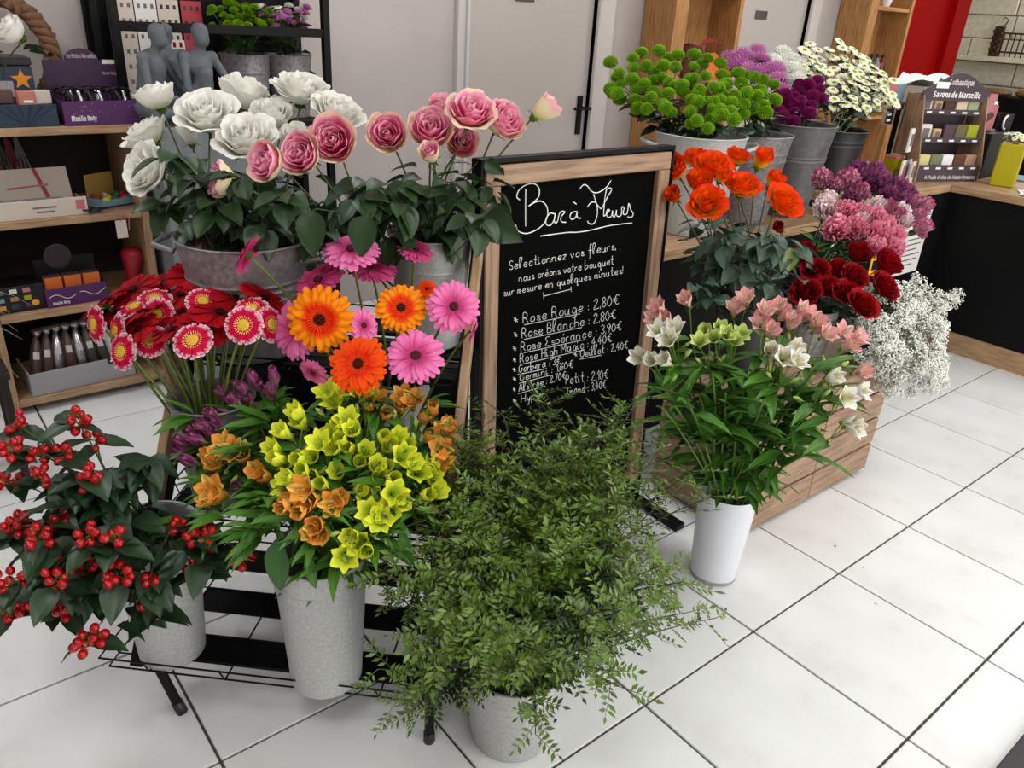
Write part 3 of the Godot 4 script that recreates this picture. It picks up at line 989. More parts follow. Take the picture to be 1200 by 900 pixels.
# ---------------------------------------------------------------- the setting
const TILE := 0.4504
func setting() -> void:
	var fl := sbox("floor", Vector3(-2.0, -0.12, -5.2), Vector3(10.2, -0.006, 3.0), M.grout)
	var tile := bxm(Vector3(TILE - 0.007, 0.012, TILE - 0.007), 0.0012)
	for j in range(-10, 9):
		for k in range(-8, 21):
			var x := 1.225 + TILE * (k + 0.5)
			var z := -0.8655 + TILE * (j + 0.5)
			if x < -1.9 or x > 10.1 or z > 2.9 or z < -5.1:
				continue
			part("tile", tile, M.tile, fl, Transform3D(Basis(), Vector3(x, -0.006 + rnd(-0.0004, 0.0004), z) - fl.position))
	var wb := -3.85
	sbox("wall_back", Vector3(-2.0, -0.1, wb - 0.15), Vector3(7.36, 2.8, wb), M.wall)
	sbox("wall_alcove", Vector3(7.2, -0.1, -5.2), Vector3(10.2, 2.8, -5.05), M.stone)
	sbox("wall_partition", Vector3(7.2, -0.1, -5.2), Vector3(7.36, 2.8, wb), M.wall)
	sbox("wall_left", Vector3(-2.15, -0.1, -4.0), Vector3(-2.0, 2.8, 3.15), M.wall)
	sbox("wall_front", Vector3(-2.15, -0.1, 3.0), Vector3(10.35, 2.8, 3.15), M.wall)
	var wr := sbox("wall_right", Vector3(10.05, -0.1, -5.2), Vector3(10.2, 2.8, 3.15), M.mortar)
	sbox("ceiling", Vector3(-2.15, 2.7, -5.2), Vector3(10.35, 2.85, 3.15), M.ceiling)
	# dressed stone blocks of the far right wall, courses of uneven length
	var y := 0.9
	var row := 0
	while y < 2.3:
		var z := -5.04 + (0.0 if row % 2 else -0.3)
		while z < -2.0:
			var w := rnd(0.45, 0.75)
			var lo := maxf(z, -5.04)
			pbox("stone_block", Vector3(-0.03 + rnd(-0.004, 0.004), y, lo + 0.006), Vector3(0.02, y + 0.224, z + w - 0.006), M.stone, wr, 0.008).position += Vector3(10.04, 0, 0) - wr.position
			z += w
		y += 0.235
		row += 1
	# red painted pillar
	var red := MB.new()
	red.box(Vector3(1.05, 2.9, 0.5), T3(7.63, 1.3, -3.95), 0.004)
	red.box(Vector3(0.26, 2.9, 0.56), T3(8.13, 1.3, -3.92), 0.004)
	struct("wall_red_pillar", red.mesh(), M.red_paint)
	# doors
	for k in 2:
		var x0: float = [2.74, 4.98][k]
		var x1: float = [3.69, 5.95][k]
		var d := sbox("door_%d" % (k + 1), Vector3(x0, 0.0, wb - 0.01), Vector3(x1, 2.1, wb + 0.012), M.door)
		pbox("door_plate", Vector3(0.33, 1.615, 0.0125), Vector3(0.47, 1.672, 0.020), M.taupe, d).position += Vector3(x0, 0, wb) - d.position
		if k == 0:
			var hd := MB.new()
			hd.box(Vector3(0.042, 0.235, 0.014), T3(0, 0, 0.007), 0.004)
			hd.tube(PackedVector3Array([Vector3(0, 0.045, 0.01), Vector3(0, 0.045, 0.06)]), 0.011, 0.011, 10)
			hd.tube(PackedVector3Array([Vector3(0.05, 0.045, 0.058), Vector3(-0.09, 0.045, 0.058)]), 0.010, 0.009, 10)
			part("door_handle", hd.mesh(), M.black_metal, d, Transform3D(Basis(), Vector3(x1 - 0.055, 0.99, wb + 0.012) - d.position))
		var fr := MB.new()
		for s in [[x0 - 0.075, x0 - 0.006], [x1 + 0.006, x1 + 0.16]]:
			fr.box(Vector3(s[1] - s[0], 2.2, 0.05), T3((s[0] + s[1]) / 2, 1.1, wb + 0.02), 0.006)
			fr.box(Vector3(0.022, 2.2, 0.07), T3(s[0] + 0.011 if s[0] > x0 else s[1] - 0.011, 1.1, wb + 0.03), 0.005)
		struct("trim_%d" % (k + 1), fr.mesh(), M.door_frame)
	# the shop window behind the eye: daylight through a frosted pane
	var sw := sbox("window_1", Vector3(0.4, 0.5, 2.985), Vector3(5.6, 2.4, 2.999), M.lamp_panel)
	for k in 4:
		pbox("mullion", Vector3(0.38 + 1.7 * k, 0.48, 2.95), Vector3(0.44 + 1.7 * k, 2.42, 2.984), M.black_metal, sw).position -= sw.position
	var day := AreaLight3D.new()
	day.name = "window_daylight"
	day.area_size = Vector2(5.0, 1.8)
	day.position = Vector3(3.0, 1.45, 2.93)
	day.light_color = Color(0.96, 0.98, 1.0)
	day.light_energy = DAY_ENERGY
	day.shadow_enabled = true
	day.area_range = 16.0
	add_child(day)
	# ceiling lamps: glowing panels, each with its light
	for ix in 5:
		for iz in 3:
			var p := Vector3(-0.3 + 2.5 * ix, 2.68, 1.9 - 2.3 * iz)
			var o := thing("ceiling_lamp", "square white ceiling lamp panel above the shop floor", "lamp", p, 0.0, "ceiling lamp panels")
			pbox("frame", Vector3(-0.33, -0.005, -0.33), Vector3(0.33, 0.02, 0.33), M.door_frame, o)
			pbox("diffuser", Vector3(-0.3, -0.012, -0.3), Vector3(0.3, -0.005, 0.3), M.lamp_panel, o)
			var l := AreaLight3D.new()
			l.name = "lamp_glow"
			l.area_size = Vector2(0.6, 0.6)
			l.rotation.x = -PI / 2
			l.position = Vector3(0, -0.02, 0)
			l.light_color = LAMP_COLOUR
			l.light_energy = LAMP_ENERGY
			l.shadow_enabled = true
			l.area_range = 14.0
			o.add_child(l)

# ---------------------------------------------------------------- counter and display table
func counter() -> void:
	var o := thing("counter", "L-shaped shop counter with wooden top and matte black panels", "counter", Vector3(4.45, 0, -1.8))
	# the leg that comes towards the eye, then the leg along the wall
	pbox("side_panel", Vector3(0.0, 0.11, -0.05), Vector3(0.05, 0.83, 3.2), M.black_panel, o)
	pbox("front_panel", Vector3(-0.95, 0.0, -0.05), Vector3(-0.0005, 0.83, 0.0), M.black_panel, o)
	pbox("kick_board", Vector3(-0.012, 0.0, 0.001), Vector3(0.05, 0.109, 3.2), M.wood_z, o)
	pbox("worktop", Vector3(-0.02, 0.83, 0.0), Vector3(0.62, 0.872, 3.2), M.wood_z, o, 0.004)
	pbox("worktop", Vector3(-0.97, 0.83, -0.62), Vector3(0.62, 0.872, 0.0), M.wood_x, o, 0.004)
	# poster on the black panel
	var s := thing("poster", "white printed poster fixed to the black counter front behind the carnations", "poster", Vector3(4.12, 0.62, -1.795))
	pbox("sheet", Vector3(-0.12, -0.19, 0.0), Vector3(0.15, 0.17, 0.002), M.white_paper, s, 0.0)
	text("lettering", "BROCANTE", 0.045, M.black_card, s, T3(0.03, 0.125, 0.0025), 0.22, "Droid Serif", true)
	for k in 9:
		var w: float = [0.10, 0.16, 0.2, 0.13, 0.18, 0.11, 0.2, 0.17, 0.09][k]
		pbox("print_line", Vector3(0.025 - w / 2, 0.07 - 0.027 * k, 0.002), Vector3(0.025 + w / 2, 0.077 - 0.027 * k, 0.0028), M.grey_print, s, 0.0)
	var y := thing("notice", "small yellow and black notice behind the carnations on the black counter front", "notice", Vector3(3.86, 0.60, -1.795))
	pbox("sheet", Vector3(-0.11, -0.13, 0.0), Vector3(0.11, 0.12, 0.002), M.yellow_print, y, 0.0)
	for k in 3:
		pbox("black_panel", Vector3(-0.09, -0.10 + 0.07 * k, 0.002), Vector3(0.09, -0.05 + 0.07 * k, 0.003), M.black_card, y, 0.0)
	var t := thing("display_table", "low display table with wooden top carrying the buckets of chrysanthemums", "table", Vector3(2.02, 0, -1.84))
	pbox("top", Vector3(0.0, 0.745, -0.66), Vector3(1.46, 0.785, 0.0), M.wood_x, t, 0.003)
	pbox("front_panel", Vector3(0.03, 0.0, -0.06), Vector3(1.46, 0.745, -0.03), M.black_panel, t)
	pbox("side_panel", Vector3(0.03, 0.0, -0.64), Vector3(0.06, 0.745, -0.06), M.black_panel, t)

func crates() -> void:
	for k in 2:
		var x0 := 2.0 + 0.402 * k
		var o := thing("crate", ["wooden slatted crate nearer the white vase, with the orange roses on it", "wooden slatted crate at the right, with the white baby's breath on it"][k], "crate", Vector3(x0, 0, -1.157))
		var w := 0.398
		pbox("base", Vector3(0.03, 0.0, -0.37), Vector3(w - 0.03, 0.02, -0.03), M.dark_pot, o)
		pbox("lining", Vector3(0.02, 0.02, -0.378), Vector3(w - 0.02, 0.462, -0.022), M.shelf_dark, o)
		for r in 4:
			var y0 := 0.018 + 0.1155 * r
			var y1 := y0 + 0.106
			pbox("front_board", Vector3(0.0, y0, -0.02), Vector3(w, y1, 0.0), M.crate_x, o, 0.0025)
			pbox("back_board", Vector3(0.0, y0, -0.40), Vector3(w, y1, -0.38), M.crate_x, o, 0.0025)
			pbox("side_board", Vector3(0.0, y0, -0.379), Vector3(0.02, y1, -0.021), M.crate_z, o, 0.0025)
			pbox("side_board", Vector3(w - 0.02, y0, -0.379), Vector3(w, y1, -0.021), M.crate_z, o, 0.0025)
		for r in 3:
			pbox("top_board", Vector3(0.0, 0.464, -0.40 + 0.135 * r), Vector3(w, 0.48, -0.27 + 0.135 * r), M.crate_x, o, 0.0025)

# ---------------------------------------------------------------- flower stand
var rack_t: Transform3D
func rack() -> void:
	var o := thing("flower_stand", "black metal flower stand with wooden side rails and three wire tiers", "stand", G(503, 868, 0.0), -0.7645)
	rack_t = o.transform
	# local: x from -0.70 to 0, z towards the eye, the rails lean back
	for s in [0.0, -0.70]:
		var side := -1.0 if s < -0.1 else 1.0
		var w := MB.new()
		var lean := atan(0.7)
		w.box(Vector3(0.022, 1.03, 0.036), Transform3D(Basis(Vector3.RIGHT, -lean), Vector3(s, 0.66, -0.357 + 0.012)), 0.002)
		part("wooden_rail", w.mesh(), M.wood_y, o)
		var b := MB.new()
		b.box(Vector3(0.03, 1.14, 0.012), Transform3D(Basis(Vector3.RIGHT, -lean), Vector3(s - side * 0.006, 0.588, -0.335)), 0.002)
		part("metal_rail", b.mesh(), M.black_metal, o)
		var l := MB.new()
		l.tube(PackedVector3Array([Vector3(s + (0.10 if s < -0.1 else 0.0), 0.012, 0.0), Vector3(s + (0.055 if s < -0.1 else 0.0), 0.17, 0.0)]), 0.0115, 0.0115, 12)
		part("front_leg", l.mesh(), M.black_metal, o)
		var f := MB.new()
		f.tube(PackedVector3Array([Vector3(s + (0.105 if s < -0.1 else 0.0), 0.0, 0.0), Vector3(s + (0.095 if s < -0.1 else 0.0), 0.03, 0.0)]), 0.0135, 0.0135, 12)
		part("rubber_foot", f.mesh(), M.dark_pot, o)
		var r := MB.new()
		r.tube(PackedVector3Array([Vector3(s, 1.02, -0.62), Vector3(s, 0.0, -0.86)]), 0.0115, 0.0115, 12)
		part("rear_leg", r.mesh(), M.black_metal, o)
	pbox("back_panel", Vector3(-0.69, 0.30, -0.585), Vector3(-0.01, 0.712, -0.575), M.black_metal, o)
	for tier in 3:
		var h: float = [0.145, 0.42, 0.73][tier]
		var z0: float = [0.02, -0.20, -0.40][tier]
		var dep: float = [0.50, 0.36, 0.40][tier]
		var x0: float = -0.74 if tier == 0 else -0.69
		var x1 := -0.03
		var wires := MB.new()
		for k in 2:                                   # the lip: two wires all round
			var y := h - 0.002 + 0.034 * k
			var e := 0.012 * k
			wires.tube(PackedVector3Array([Vector3(x0 - e, y, z0 - dep - e), Vector3(x0 - e, y, z0 + e), Vector3(x1 + e, y, z0 + e), Vector3(x1 + e, y, z0 - dep - e), Vector3(x0 - e, y, z0 - dep - e)]), 0.0026, 0.0026, 6)
		for k in 4:
			var x := lerpf(x0, x1, (k + 0.5) / 4.0)
			wires.tube(PackedVector3Array([Vector3(x, h + 0.034, z0 + 0.012), Vector3(x + 0.006, h - 0.004, z0), Vector3(x + 0.015, h - 0.004, z0 - dep), Vector3(x + 0.015, h + 0.034, z0 - dep - 0.012)]), 0.0024, 0.0024, 6)
		for k in 6:
			var z := z0 - dep * (k + 0.5) / 6.0
			wires.tube(PackedVector3Array([Vector3(x0 - 0.012, h + 0.034, z), Vector3(x0, h - 0.001, z), Vector3(x1, h - 0.001, z), Vector3(x1 + 0.012, h + 0.034, z)]), 0.0022, 0.0022, 6)
		part("wire_tray", wires.mesh(), M.black_metal, o)
		for k in 3:
			var zz: float = z0 - [0.06, 0.225, 0.39][k] * dep / 0.5
			var wide := 0.0 if tier == 0 else 0.02
			pbox("slat", Vector3(x0 + 0.1 if tier == 0 else x0, h - 0.012, zz - 0.075 - wide), Vector3(x1, h - 0.005, zz + 0.01), M.black_metal, o, 0.001)

# ---------------------------------------------------------------- chalkboard
const GLYPH := {
	"a": "58 39 17 15 24 45 59 55 64", "b": "0e 04 24 45 57 38 18 06", "c": "57 48 28 16 15 24 44 55", "d": "57 48 28 16 15 24 44 57 5e 55 64",
	"e": "06 36 57 48 28 16 15 24 44 55", "f": "4d 3e 2c 21 10|08 48", "g": "57 48 28 16 15 24 44 57 52 30 11", "h": "0e 04 07 28 47 44",
	"i": "08 05 14 25|0a 0b", "l": "05 3c 2e 0d 05 14 25", "m": "08 04 07 18 27 24 27 38 47 44 54", "n": "08 04 07 28 47 44 54",
	"o": "28 16 15 24 44 55 57 48 28", "p": "08 00 07 28 47 45 24 05", "q": "57 48 28 16 15 24 44 57 50 61", "r": "08 04 07 28 38",
	"s": "47 28 17 26 45 44 24 15", "t": "2d 25 34 44|09 49", "u": "08 05 14 34 48 44 54", "v": "08 24 48", "y": "08 24 48 20 10", "z": "08 48 04 44",
	"é": "06 36 57 48 28 16 15 24 44 55|3a 4c", "S": "4b 3c 1c 0a 18 37 45 34 14 05", "R": "04 0c 3c 4a 38 08 28 54", "B": "04 0c 3c 4a 38 08 38 56 44 04",
	"E": "5c 1c 0a 28 05 14 54", "H": "0c 04|5c 54|08 58", "O": "3c 1b 08 15 34 55 68 5b 3c", "M": "04 0c 37 6c 64", "G": "5b 3c 0a 06 24 45 58 38", "J": "4c 46 24 05", "A": "04 3c 64|17 57",
	"P": "04 0c 3c 4a 38 08", "0": "2c 09 06 24 46 49 2c", "1": "09 2c 24", "2": "0a 2c 4a 04 54", "3": "0b 2c 4a 28 46 24 05", "4": "3c 07 57|3a 34",
	"6": "4c 08 05 24 46 38 06", "7": "0c 4c 14", "8": "2c 0a 28 46 24 06 28 4a 2c", "9": "4a 2c 0a 28 4a 24", "€": "6b 4c 29 27 44 65|09 49|07 47",
	",": "05 03", ":": "08 07|05 04", "!": "0c 06|05 04", "*": "08 48|2a 26|0a 46",
}
const TITLE := ["240,215 238,350 238,500", "195,295 170,270 190,215 250,175 310,170 345,210 340,270 300,315 260,345 310,315 360,305 400,340 412,400 390,470 330,525 250,557 190,545 165,510 163,490",
	"465,405 430,400 400,440 400,485 430,495 460,455 470,400 462,460 475,475 490,460 500,410 520,385 545,390 515,430 520,465 555,470", "635,385 600,395 585,425 600,448 630,430 642,385 640,425 660,440 672,435", "610,310 635,328",
	"662,210 690,178 720,185 750,225 790,240 840,220 880,185 905,143", "770,250 785,300 800,360 795,430 770,480 735,480 722,460", "722,350 750,315 780,312 800,335 825,362 840,350 880,270 910,220 900,203 872,215 860,270 852,350 850,420 880,395 895,375 880,370 870,400 885,432 910,420 918,378 918,410 930,432 945,400 948,375 950,415 970,425 988,405 990,355 1003,350 1008,365 1000,400 1020,410 1035,390 1045,322 1060,370 1080,405 1065,430 1035,428",
	"355,577 560,550 640,548 740,533 900,495 1070,475"]
func smooth(ps: PackedVector3Array) -> PackedVector3Array:
	var out := PackedVector3Array()
	var n := ps.size()
	if n < 3:
		return ps
	for k in n - 1:
		var a := ps[maxi(k - 1, 0)]
		var d := ps[mini(k + 2, n - 1)]
		for j in 4:
			out.append(ps[k].cubic_interpolate(ps[k + 1], a, d, j / 4.0))
	out.append(ps[n - 1])
	return out
func chalkboard() -> void:
	var lean := 0.045
	var o := thing("chalkboard", "tall chalkboard with oak frame and handwritten flower prices", "chalkboard", Vector3(1.52, 0, -1.51))
	var tilt := Transform3D(Basis(Vector3.RIGHT, -lean), Vector3.ZERO)
	var H := 1.225
	var W := 0.355
	var add_b := func(called: String, lo: Vector3, hi: Vector3, m: Material, bev: float) -> void:
		part(called, bxm(hi - lo, bev), m, o, tilt * Transform3D(Basis(), (lo + hi) / 2))
	add_b.call("backing", Vector3(-W, 0.02, -0.03), Vector3(W, H, -0.012), M.black_panel, 0.002)
	add_b.call("writing_panel", Vector3(-0.30, 0.15, -0.012), Vector3(0.30, 1.16, -0.004), M.chalkboard, 0.0)
	add_b.call("edge_strip", Vector3(-W, H - 0.012, -0.012), Vector3(W, H, 0.012), M.black_metal, 0.001)
	add_b.call("edge_strip", Vector3(W - 0.008, 0.02, -0.012), Vector3(W, H, 0.012), M.black_metal, 0.001)
	add_b.call("edge_strip", Vector3(-W, 0.02, -0.012), Vector3(-W + 0.008, H, 0.012), M.black_metal, 0.001)
	add_b.call("frame_rail", Vector3(-0.34, 1.158, -0.012), Vector3(0.34, 1.208, 0.014), M.crate_x, 0.003)
	add_b.call("frame_rail", Vector3(-0.34, 0.10, -0.012), Vector3(0.34, 0.15, 0.014), M.crate_x, 0.003)
	add_b.call("frame_stile", Vector3(-0.34, 0.15, -0.012), Vector3(-0.293, 1.157, 0.014), M.crate_y, 0.003)
	add_b.call("frame_stile", Vector3(0.293, 0.15, -0.012), Vector3(0.34, 1.157, 0.014), M.crate_y, 0.003)
	for s in [-1.0, 1.0]:
		pbox("foot", Vector3(s * 0.36 - 0.022, 0.0, -0.2), Vector3(s * 0.36 + 0.022, 0.022, 0.2), M.black_metal, o, 0.002)
	# chalk: every stroke is a flattened line lying on the panel
	var n := Basis(Vector3.RIGHT, -lean) * Vector3.BACK
	var p0: Vector3 = o.position + tilt * Vector3(0, 0, -0.0035)
	var put := func(b: MB, ps: PackedVector3Array, r: float) -> void:
		var q := PackedVector3Array()
		for p in ps:
			q.append(p - o.position)
		b.tube(smooth(q), r, r, 5)
	var t := MB.new()
	for line in TITLE:
		var ps := PackedVector3Array()
		for w in line.split(" "):
			var xy: PackedStringArray = w.split(",")
			ps.append(on_plane(580 + float(xy[0]) * 0.15, 190 + float(xy[1]) * 0.15, p0, n))
		put.call(t, ps, 0.0016)
	part("chalk_title", t.mesh(), M.chalk, o)
	# words, baseline start x, y, end x, y, height of a small letter, underline up to this share
	var lines := [
		["Selectionnez vos fleurs,", 597, 316, 723, 292, 6.0, 0.0], ["nous créons votre bouquet", 608, 330, 720, 309, 5.4, 0.0], ["sur mesure en quelques minutes!", 590, 347, 731, 320, 5.2, 0.0],
		["* Rose Rouge : 2,80€", 602, 381, 727, 356, 7.2, 0.62], ["* Rose Blanche : 2,80€", 602, 398, 723, 373, 6.8, 0.66], ["* Rose Espérance : 3,90€", 601, 414, 730, 386, 6.4, 0.66],
		["* Rose High Magic : 4,40€", 601, 427, 718, 400, 6.2, 0.72], ["* Gerbera : 3€", 601, 438, 658, 426, 5.4, 0.66], ["* Oeillet : 2,40€", 673, 420, 737, 408, 5.4, 0.5],
		["* Germini : 1,60€", 601, 449, 673, 430, 5.4, 0.6], ["* Alstroe : 2,70€", 601, 461, 664, 443, 5.2, 0.6], ["Petit : 2,10€", 663, 450, 714, 443, 6.4, 0.0], ["Grand : 3,40€", 665, 463, 711, 454, 5.6, 0.0], ["* Hyper", 601, 474, 640, 464, 5.2, 0.0],
	]
	for l in lines:
		var b := MB.new()
		var a := Vector2(l[1], l[2])
		var e := Vector2(l[3], l[4])
		var adv := 0.0
		var s: String = l[0]
		for ch in s:
			adv += glyph_w(ch)
		var dx := (e - a) / adv
		var up := Vector2(0.02, -1.0) * float(l[5]) / 5.0
		var at := 0.0
		for ch in s:
			if GLYPH.has(ch):
				for st in (GLYPH[ch] as String).split("|"):
					var ps := PackedVector3Array()
					for w in st.split(" "):
						var q := a + dx * (at + int(w[0])) + up * float(w[1].hex_to_int() - 4)
						ps.append(on_plane(q.x, q.y, p0, n))
					put.call(b, ps, 0.0009)
			at += glyph_w(ch)
		if l[6] > 0.0:
			var u0 := a + (e - a) * 0.1 + Vector2(0, 2.2)
			var u1 := a + (e - a) * float(l[6]) + Vector2(0, 2.2)
			put.call(b, PackedVector3Array([on_plane(u0.x, u0.y, p0, n), on_plane(u1.x, u1.y, p0, n)]), 0.0009)
		part("chalk_line", b.mesh(), M.chalk, o)
	var r := MB.new()
	for q in [[637, 347, 669, 339], [636.6, 343, 637.2, 350], [669, 336, 669.4, 342]]:
		put.call(r, PackedVector3Array([on_plane(q[0], q[1], p0, n), on_plane(q[2], q[3], p0, n)]), 0.001)
	part("chalk_rule", r.mesh(), M.chalk, o)
func glyph_w(ch: String) -> float:
	if ch == " ":
		return 4.0
	var w := 0
	for q in (GLYPH.get(ch, "04") as String).replace("|", " ").split(" "):
		w = maxi(w, int(q[0]))
	return w + 1.7

# ---------------------------------------------------------------- the shelf at the left and what stands on it
func left_shelf() -> void:
	var o := thing("shelf_unit", "open wooden shelf unit at the left holding gift boxes", "shelf", Vector3(0.22, 0, -3.32))
	pbox("side_panel", Vector3(0.60, 0.0, -0.40), Vector3(0.63, 1.06, 0.0), M.wood_y, o)
	pbox("side_panel", Vector3(0.02, 0.0, -0.40), Vector3(0.05, 1.06, 0.0), M.wood_y, o)
	pbox("back_panel", Vector3(0.02, 0.02, -0.42), Vector3(0.63, 1.06, -0.401), M.shelf_dark, o)
	pbox("top_board", Vector3(-0.35, 1.06, -0.42), Vector3(0.64, 1.088, 0.01), M.wood_x, o, 0.002)
	for h in [0.735, 0.385, 0.035]:
		pbox("shelf_board", Vector3(0.051, h, -0.40), Vector3(0.599, h + 0.028 if h > 0.1 else h + 0.03, 0.004), M.wood_x, o, 0.002)
	# purple display box with its round header
	var p := thing("display_box", "purple display box with arched header, filled with small keyrings", "box", Vector3(0.735, 1.0885, -3.33), 0.05)
	pbox("front", Vector3(-0.13, 0.0, 0.0), Vector3(0.13, 0.085, 0.006), M.purple_card_light, p)
	pbox("side", Vector3(-0.13, 0.0, -0.17), Vector3(-0.124, 0.085, 0.0), M.purple_card, p)
	pbox("side", Vector3(0.124, 0.0, -0.17), Vector3(0.13, 0.085, 0.0), M.purple_card, p)
	pbox("bottom", Vector3(-0.124, 0.0, -0.17), Vector3(0.124, 0.05, -0.001), M.purple_card, p)
	var hd := PackedVector2Array([Vector2(-0.13, 0.0), Vector2(0.13, 0.0), Vector2(0.13, 0.21), Vector2(0.065, 0.21)])
	for k in 11:
		var a := PI * k / 10.0
		hd.append(Vector2(0.005 + 0.06 * cos(a), 0.21 + 0.042 * sin(a)))
	hd.append(Vector2(-0.055, 0.21))
	hd.append(Vector2(-0.13, 0.21))
	var hm := MB.new()
	hm.extrude(hd, 0.006, T3(0, 0, -0.175))
	part("header", hm.mesh(), M.purple_card, p)
	text("lettering", "Les Petites Merveilles", 0.02, M.cream_card, p, T3(0.005, 0.225, -0.171), 0.10)
	text("lettering", "Moulin Roty", 0.014, M.cream_card, p, T3(0.095, 0.165, -0.171), 0.05)
	text("lettering", "Moulin Roty", 0.026, M.label_white, p, T3(-0.065, 0.025, 0.007), 0.085, "Droid Sans", true)
	pbox("price_tag", Vector3(0.075, 0.198, -0.172), Vector3(0.12, 0.213, -0.170), M.white_paper, p, 0.0)
	for k in 22:
		var d := MB.new()
		d.ball(Vector3(0.0022, 0.0022, 0.001), Transform3D(), 5, 3)
		part("gold_dot", d.mesh(), M.ochre_print, p, T3(rnd(-0.12, 0.12), rnd(0.035, 0.08), 0.0065))
	for k in 11:
		var kx := -0.10 + 0.04 * (k % 6) + rnd(-0.01, 0.01)
		var kz := -0.05 - 0.07 * (k / 6)
		var r := thing("keyring", "black and silver keyring in the purple display box", "keyring", p.position + p.basis * Vector3(kx, 0.053, kz), rnd(-0.6, 0.6), "keyrings in the purple display box")
		var b := MB.new()
		for j in 13:
			var a := TAU * j / 12.0
			if j < 12:
				b.tube(PackedVector3Array([Vector3(0.017 * cos(a), 0.062 + 0.011 * sin(a), 0.016 * sin(a)), Vector3(0.017 * cos(a + TAU / 12), 0.062 + 0.011 * sin(a + TAU / 12), 0.016 * sin(a + TAU / 12))]), 0.004, 0.004, 6)
		part("ring", b.mesh(), M.steel_dark, r)
		b = MB.new()
		b.tube(PackedVector3Array([Vector3(0, 0.062, 0.015), Vector3(0.006, 0.035, 0.026), Vector3(0.002, 0.004, 0.024)]), 0.006, 0.009, 7)
		part("pendant", b.mesh(), M.silver if k % 2 else M.black_card, r)
	# navy box with a star
	var n := thing("display_box", "navy blue display box with an orange star on its lid", "box", Vector3(0.505, 1.0885, -3.335), 0.05)
	pbox("front", Vector3(-0.13, 0.0, 0.0), Vector3(0.085, 0.075, 0.006), M.navy_card, n)
	pbox("body", Vector3(-0.13, 0.0, -0.14), Vector3(0.085, 0.07, -0.001), M.navy_dark, n)
	for k in 6:
		var ray := MB.new()
		ray.extrude(PackedVector2Array([Vector2(-0.02, 0.0), Vector2(-0.118 + 0.038 * k, 0.072), Vector2(-0.104 + 0.038 * k, 0.072)]), 0.001, T3(0, 0, 0.0068))
		part("ray", ray.mesh(), M.navy_dark, n)
	pbox("lid", Vector3(-0.13, 0.07, -0.15), Vector3(0.06, 0.185, -0.141), M.navy_card, n)
	pbox("price_tag", Vector3(-0.11, 0.165, -0.1405), Vector3(-0.055, 0.18, -0.139), M.white_paper, n, 0.0)
	var st := PackedVector2Array()
	for k in 10:
		var a := PI / 2 + TAU * k / 10.0
		st.append(Vector2(cos(a), sin(a)) * (0.036 if k % 2 == 0 else 0.016))
	var sm := MB.new()
	sm.extrude(st, 0.004, T3(0.02, 0.145, -0.138))
	part("star", sm.mesh(), M.star_orange, n)
	pbox("print", Vector3(-0.12, 0.085, -0.1405), Vector3(-0.01, 0.14, -0.139), M.speckled, n, 0.0)
	text("lettering", "Moulin Roty", 0.016, M.label_white, n, T3(0.022, 0.09, -0.139), 0.055, "Droid Sans", true)
	for k in 4:
		var g := thing("gift_box", ["small salmon gift box, furthest left on the navy display box", "small patterned gift box behind the salmon one on the navy display box", "small salmon gift box with white print at the front of the navy box", "small cream gift box at the right end of the navy display box"][k], "box", n.position + n.basis * Vector3(-0.11 + 0.055 * k, 0.071, [-0.05, -0.09, -0.035, -0.06][k]), [0.1, -0.1, 0.06, 0.2][k])
		pbox("carton", Vector3(-0.027, 0.0, -0.02), Vector3(0.027, 0.045, 0.02), [M.salmon_card, M.glitter, M.salmon_card, M.cream_card][k], g)
		if k == 2:
			pbox("print", Vector3(-0.012, 0.008, 0.02), Vector3(0.018, 0.016, 0.0208), M.label_white, g, 0.0)
	# second shelf
	var c := thing("box", "cream card box with a red ribbon round it on the second shelf", "box", Vector3(0.505, 0.7635, -3.335), 0.03)
	pbox("front", Vector3(-0.17, 0.0, 0.0), Vector3(0.13, 0.068, 0.005), M.cream_card, c)
	pbox("side", Vector3(0.125, 0.0, -0.15), Vector3(0.13, 0.05, -0.001), M.cream_card, c)
	pbox("bottom", Vector3(-0.17, 0.0, -0.15), Vector3(0.124, 0.02, -0.001), M.cream_card, c)
	part("lid", bxm(Vector3(0.29, 0.135, 0.005), 0.0), M.cream_card, c, T3(-0.03, 0.085, -0.16, 0, -0.35))
	part("ribbon", bxm(Vector3(0.012, 0.14, 0.004), 0.0), M.ribbon_red, c, T3(0.02, 0.086, -0.154, 0, -0.35, 0.25))
	for k in 2:
		pbox("print", Vector3(-0.055 + 0.01 * k, 0.036 - 0.016 * k, 0.005), Vector3(0.025 - 0.01 * k, 0.042 - 0.016 * k, 0.0058), M.grey_print, c, 0.0)
	for k in 2:
		part("print", bxm(Vector3(0.14, 0.006, 0.002), 0.0), M.pink_print, c, T3(-0.03, 0.075 + 0.012 * k, -0.155 + 0.002 * k, 0, -0.35, 0.06))
	part("print", bxm(Vector3(0.03, 0.035, 0.001), 0.0), M.pink_print, c, T3(0.105, 0.04, 0.0056))
	for k in 6:
		var w := tag(part("wand", wand_mesh(0.24), M.silver if k % 2 else M.steel_dark, self, Transform3D(Basis(Vector3.UP, 0.03 + rnd(-0.05, 0.05)), Vector3(0.46, 0.80 + 0.008 * (k % 2), -3.36 - 0.02 * k))), "thin grey metal wand lying in the cream card box", "wand", "metal wands in the cream card box")
		w.name = numbered("grey_wand")
	# scissors with a paper tag
	var sc := thing("scissors", "grey scissors with a paper tag hanging over the shelf edge", "scissors", Vector3(0.715, 0.768, -3.345), 0.3)
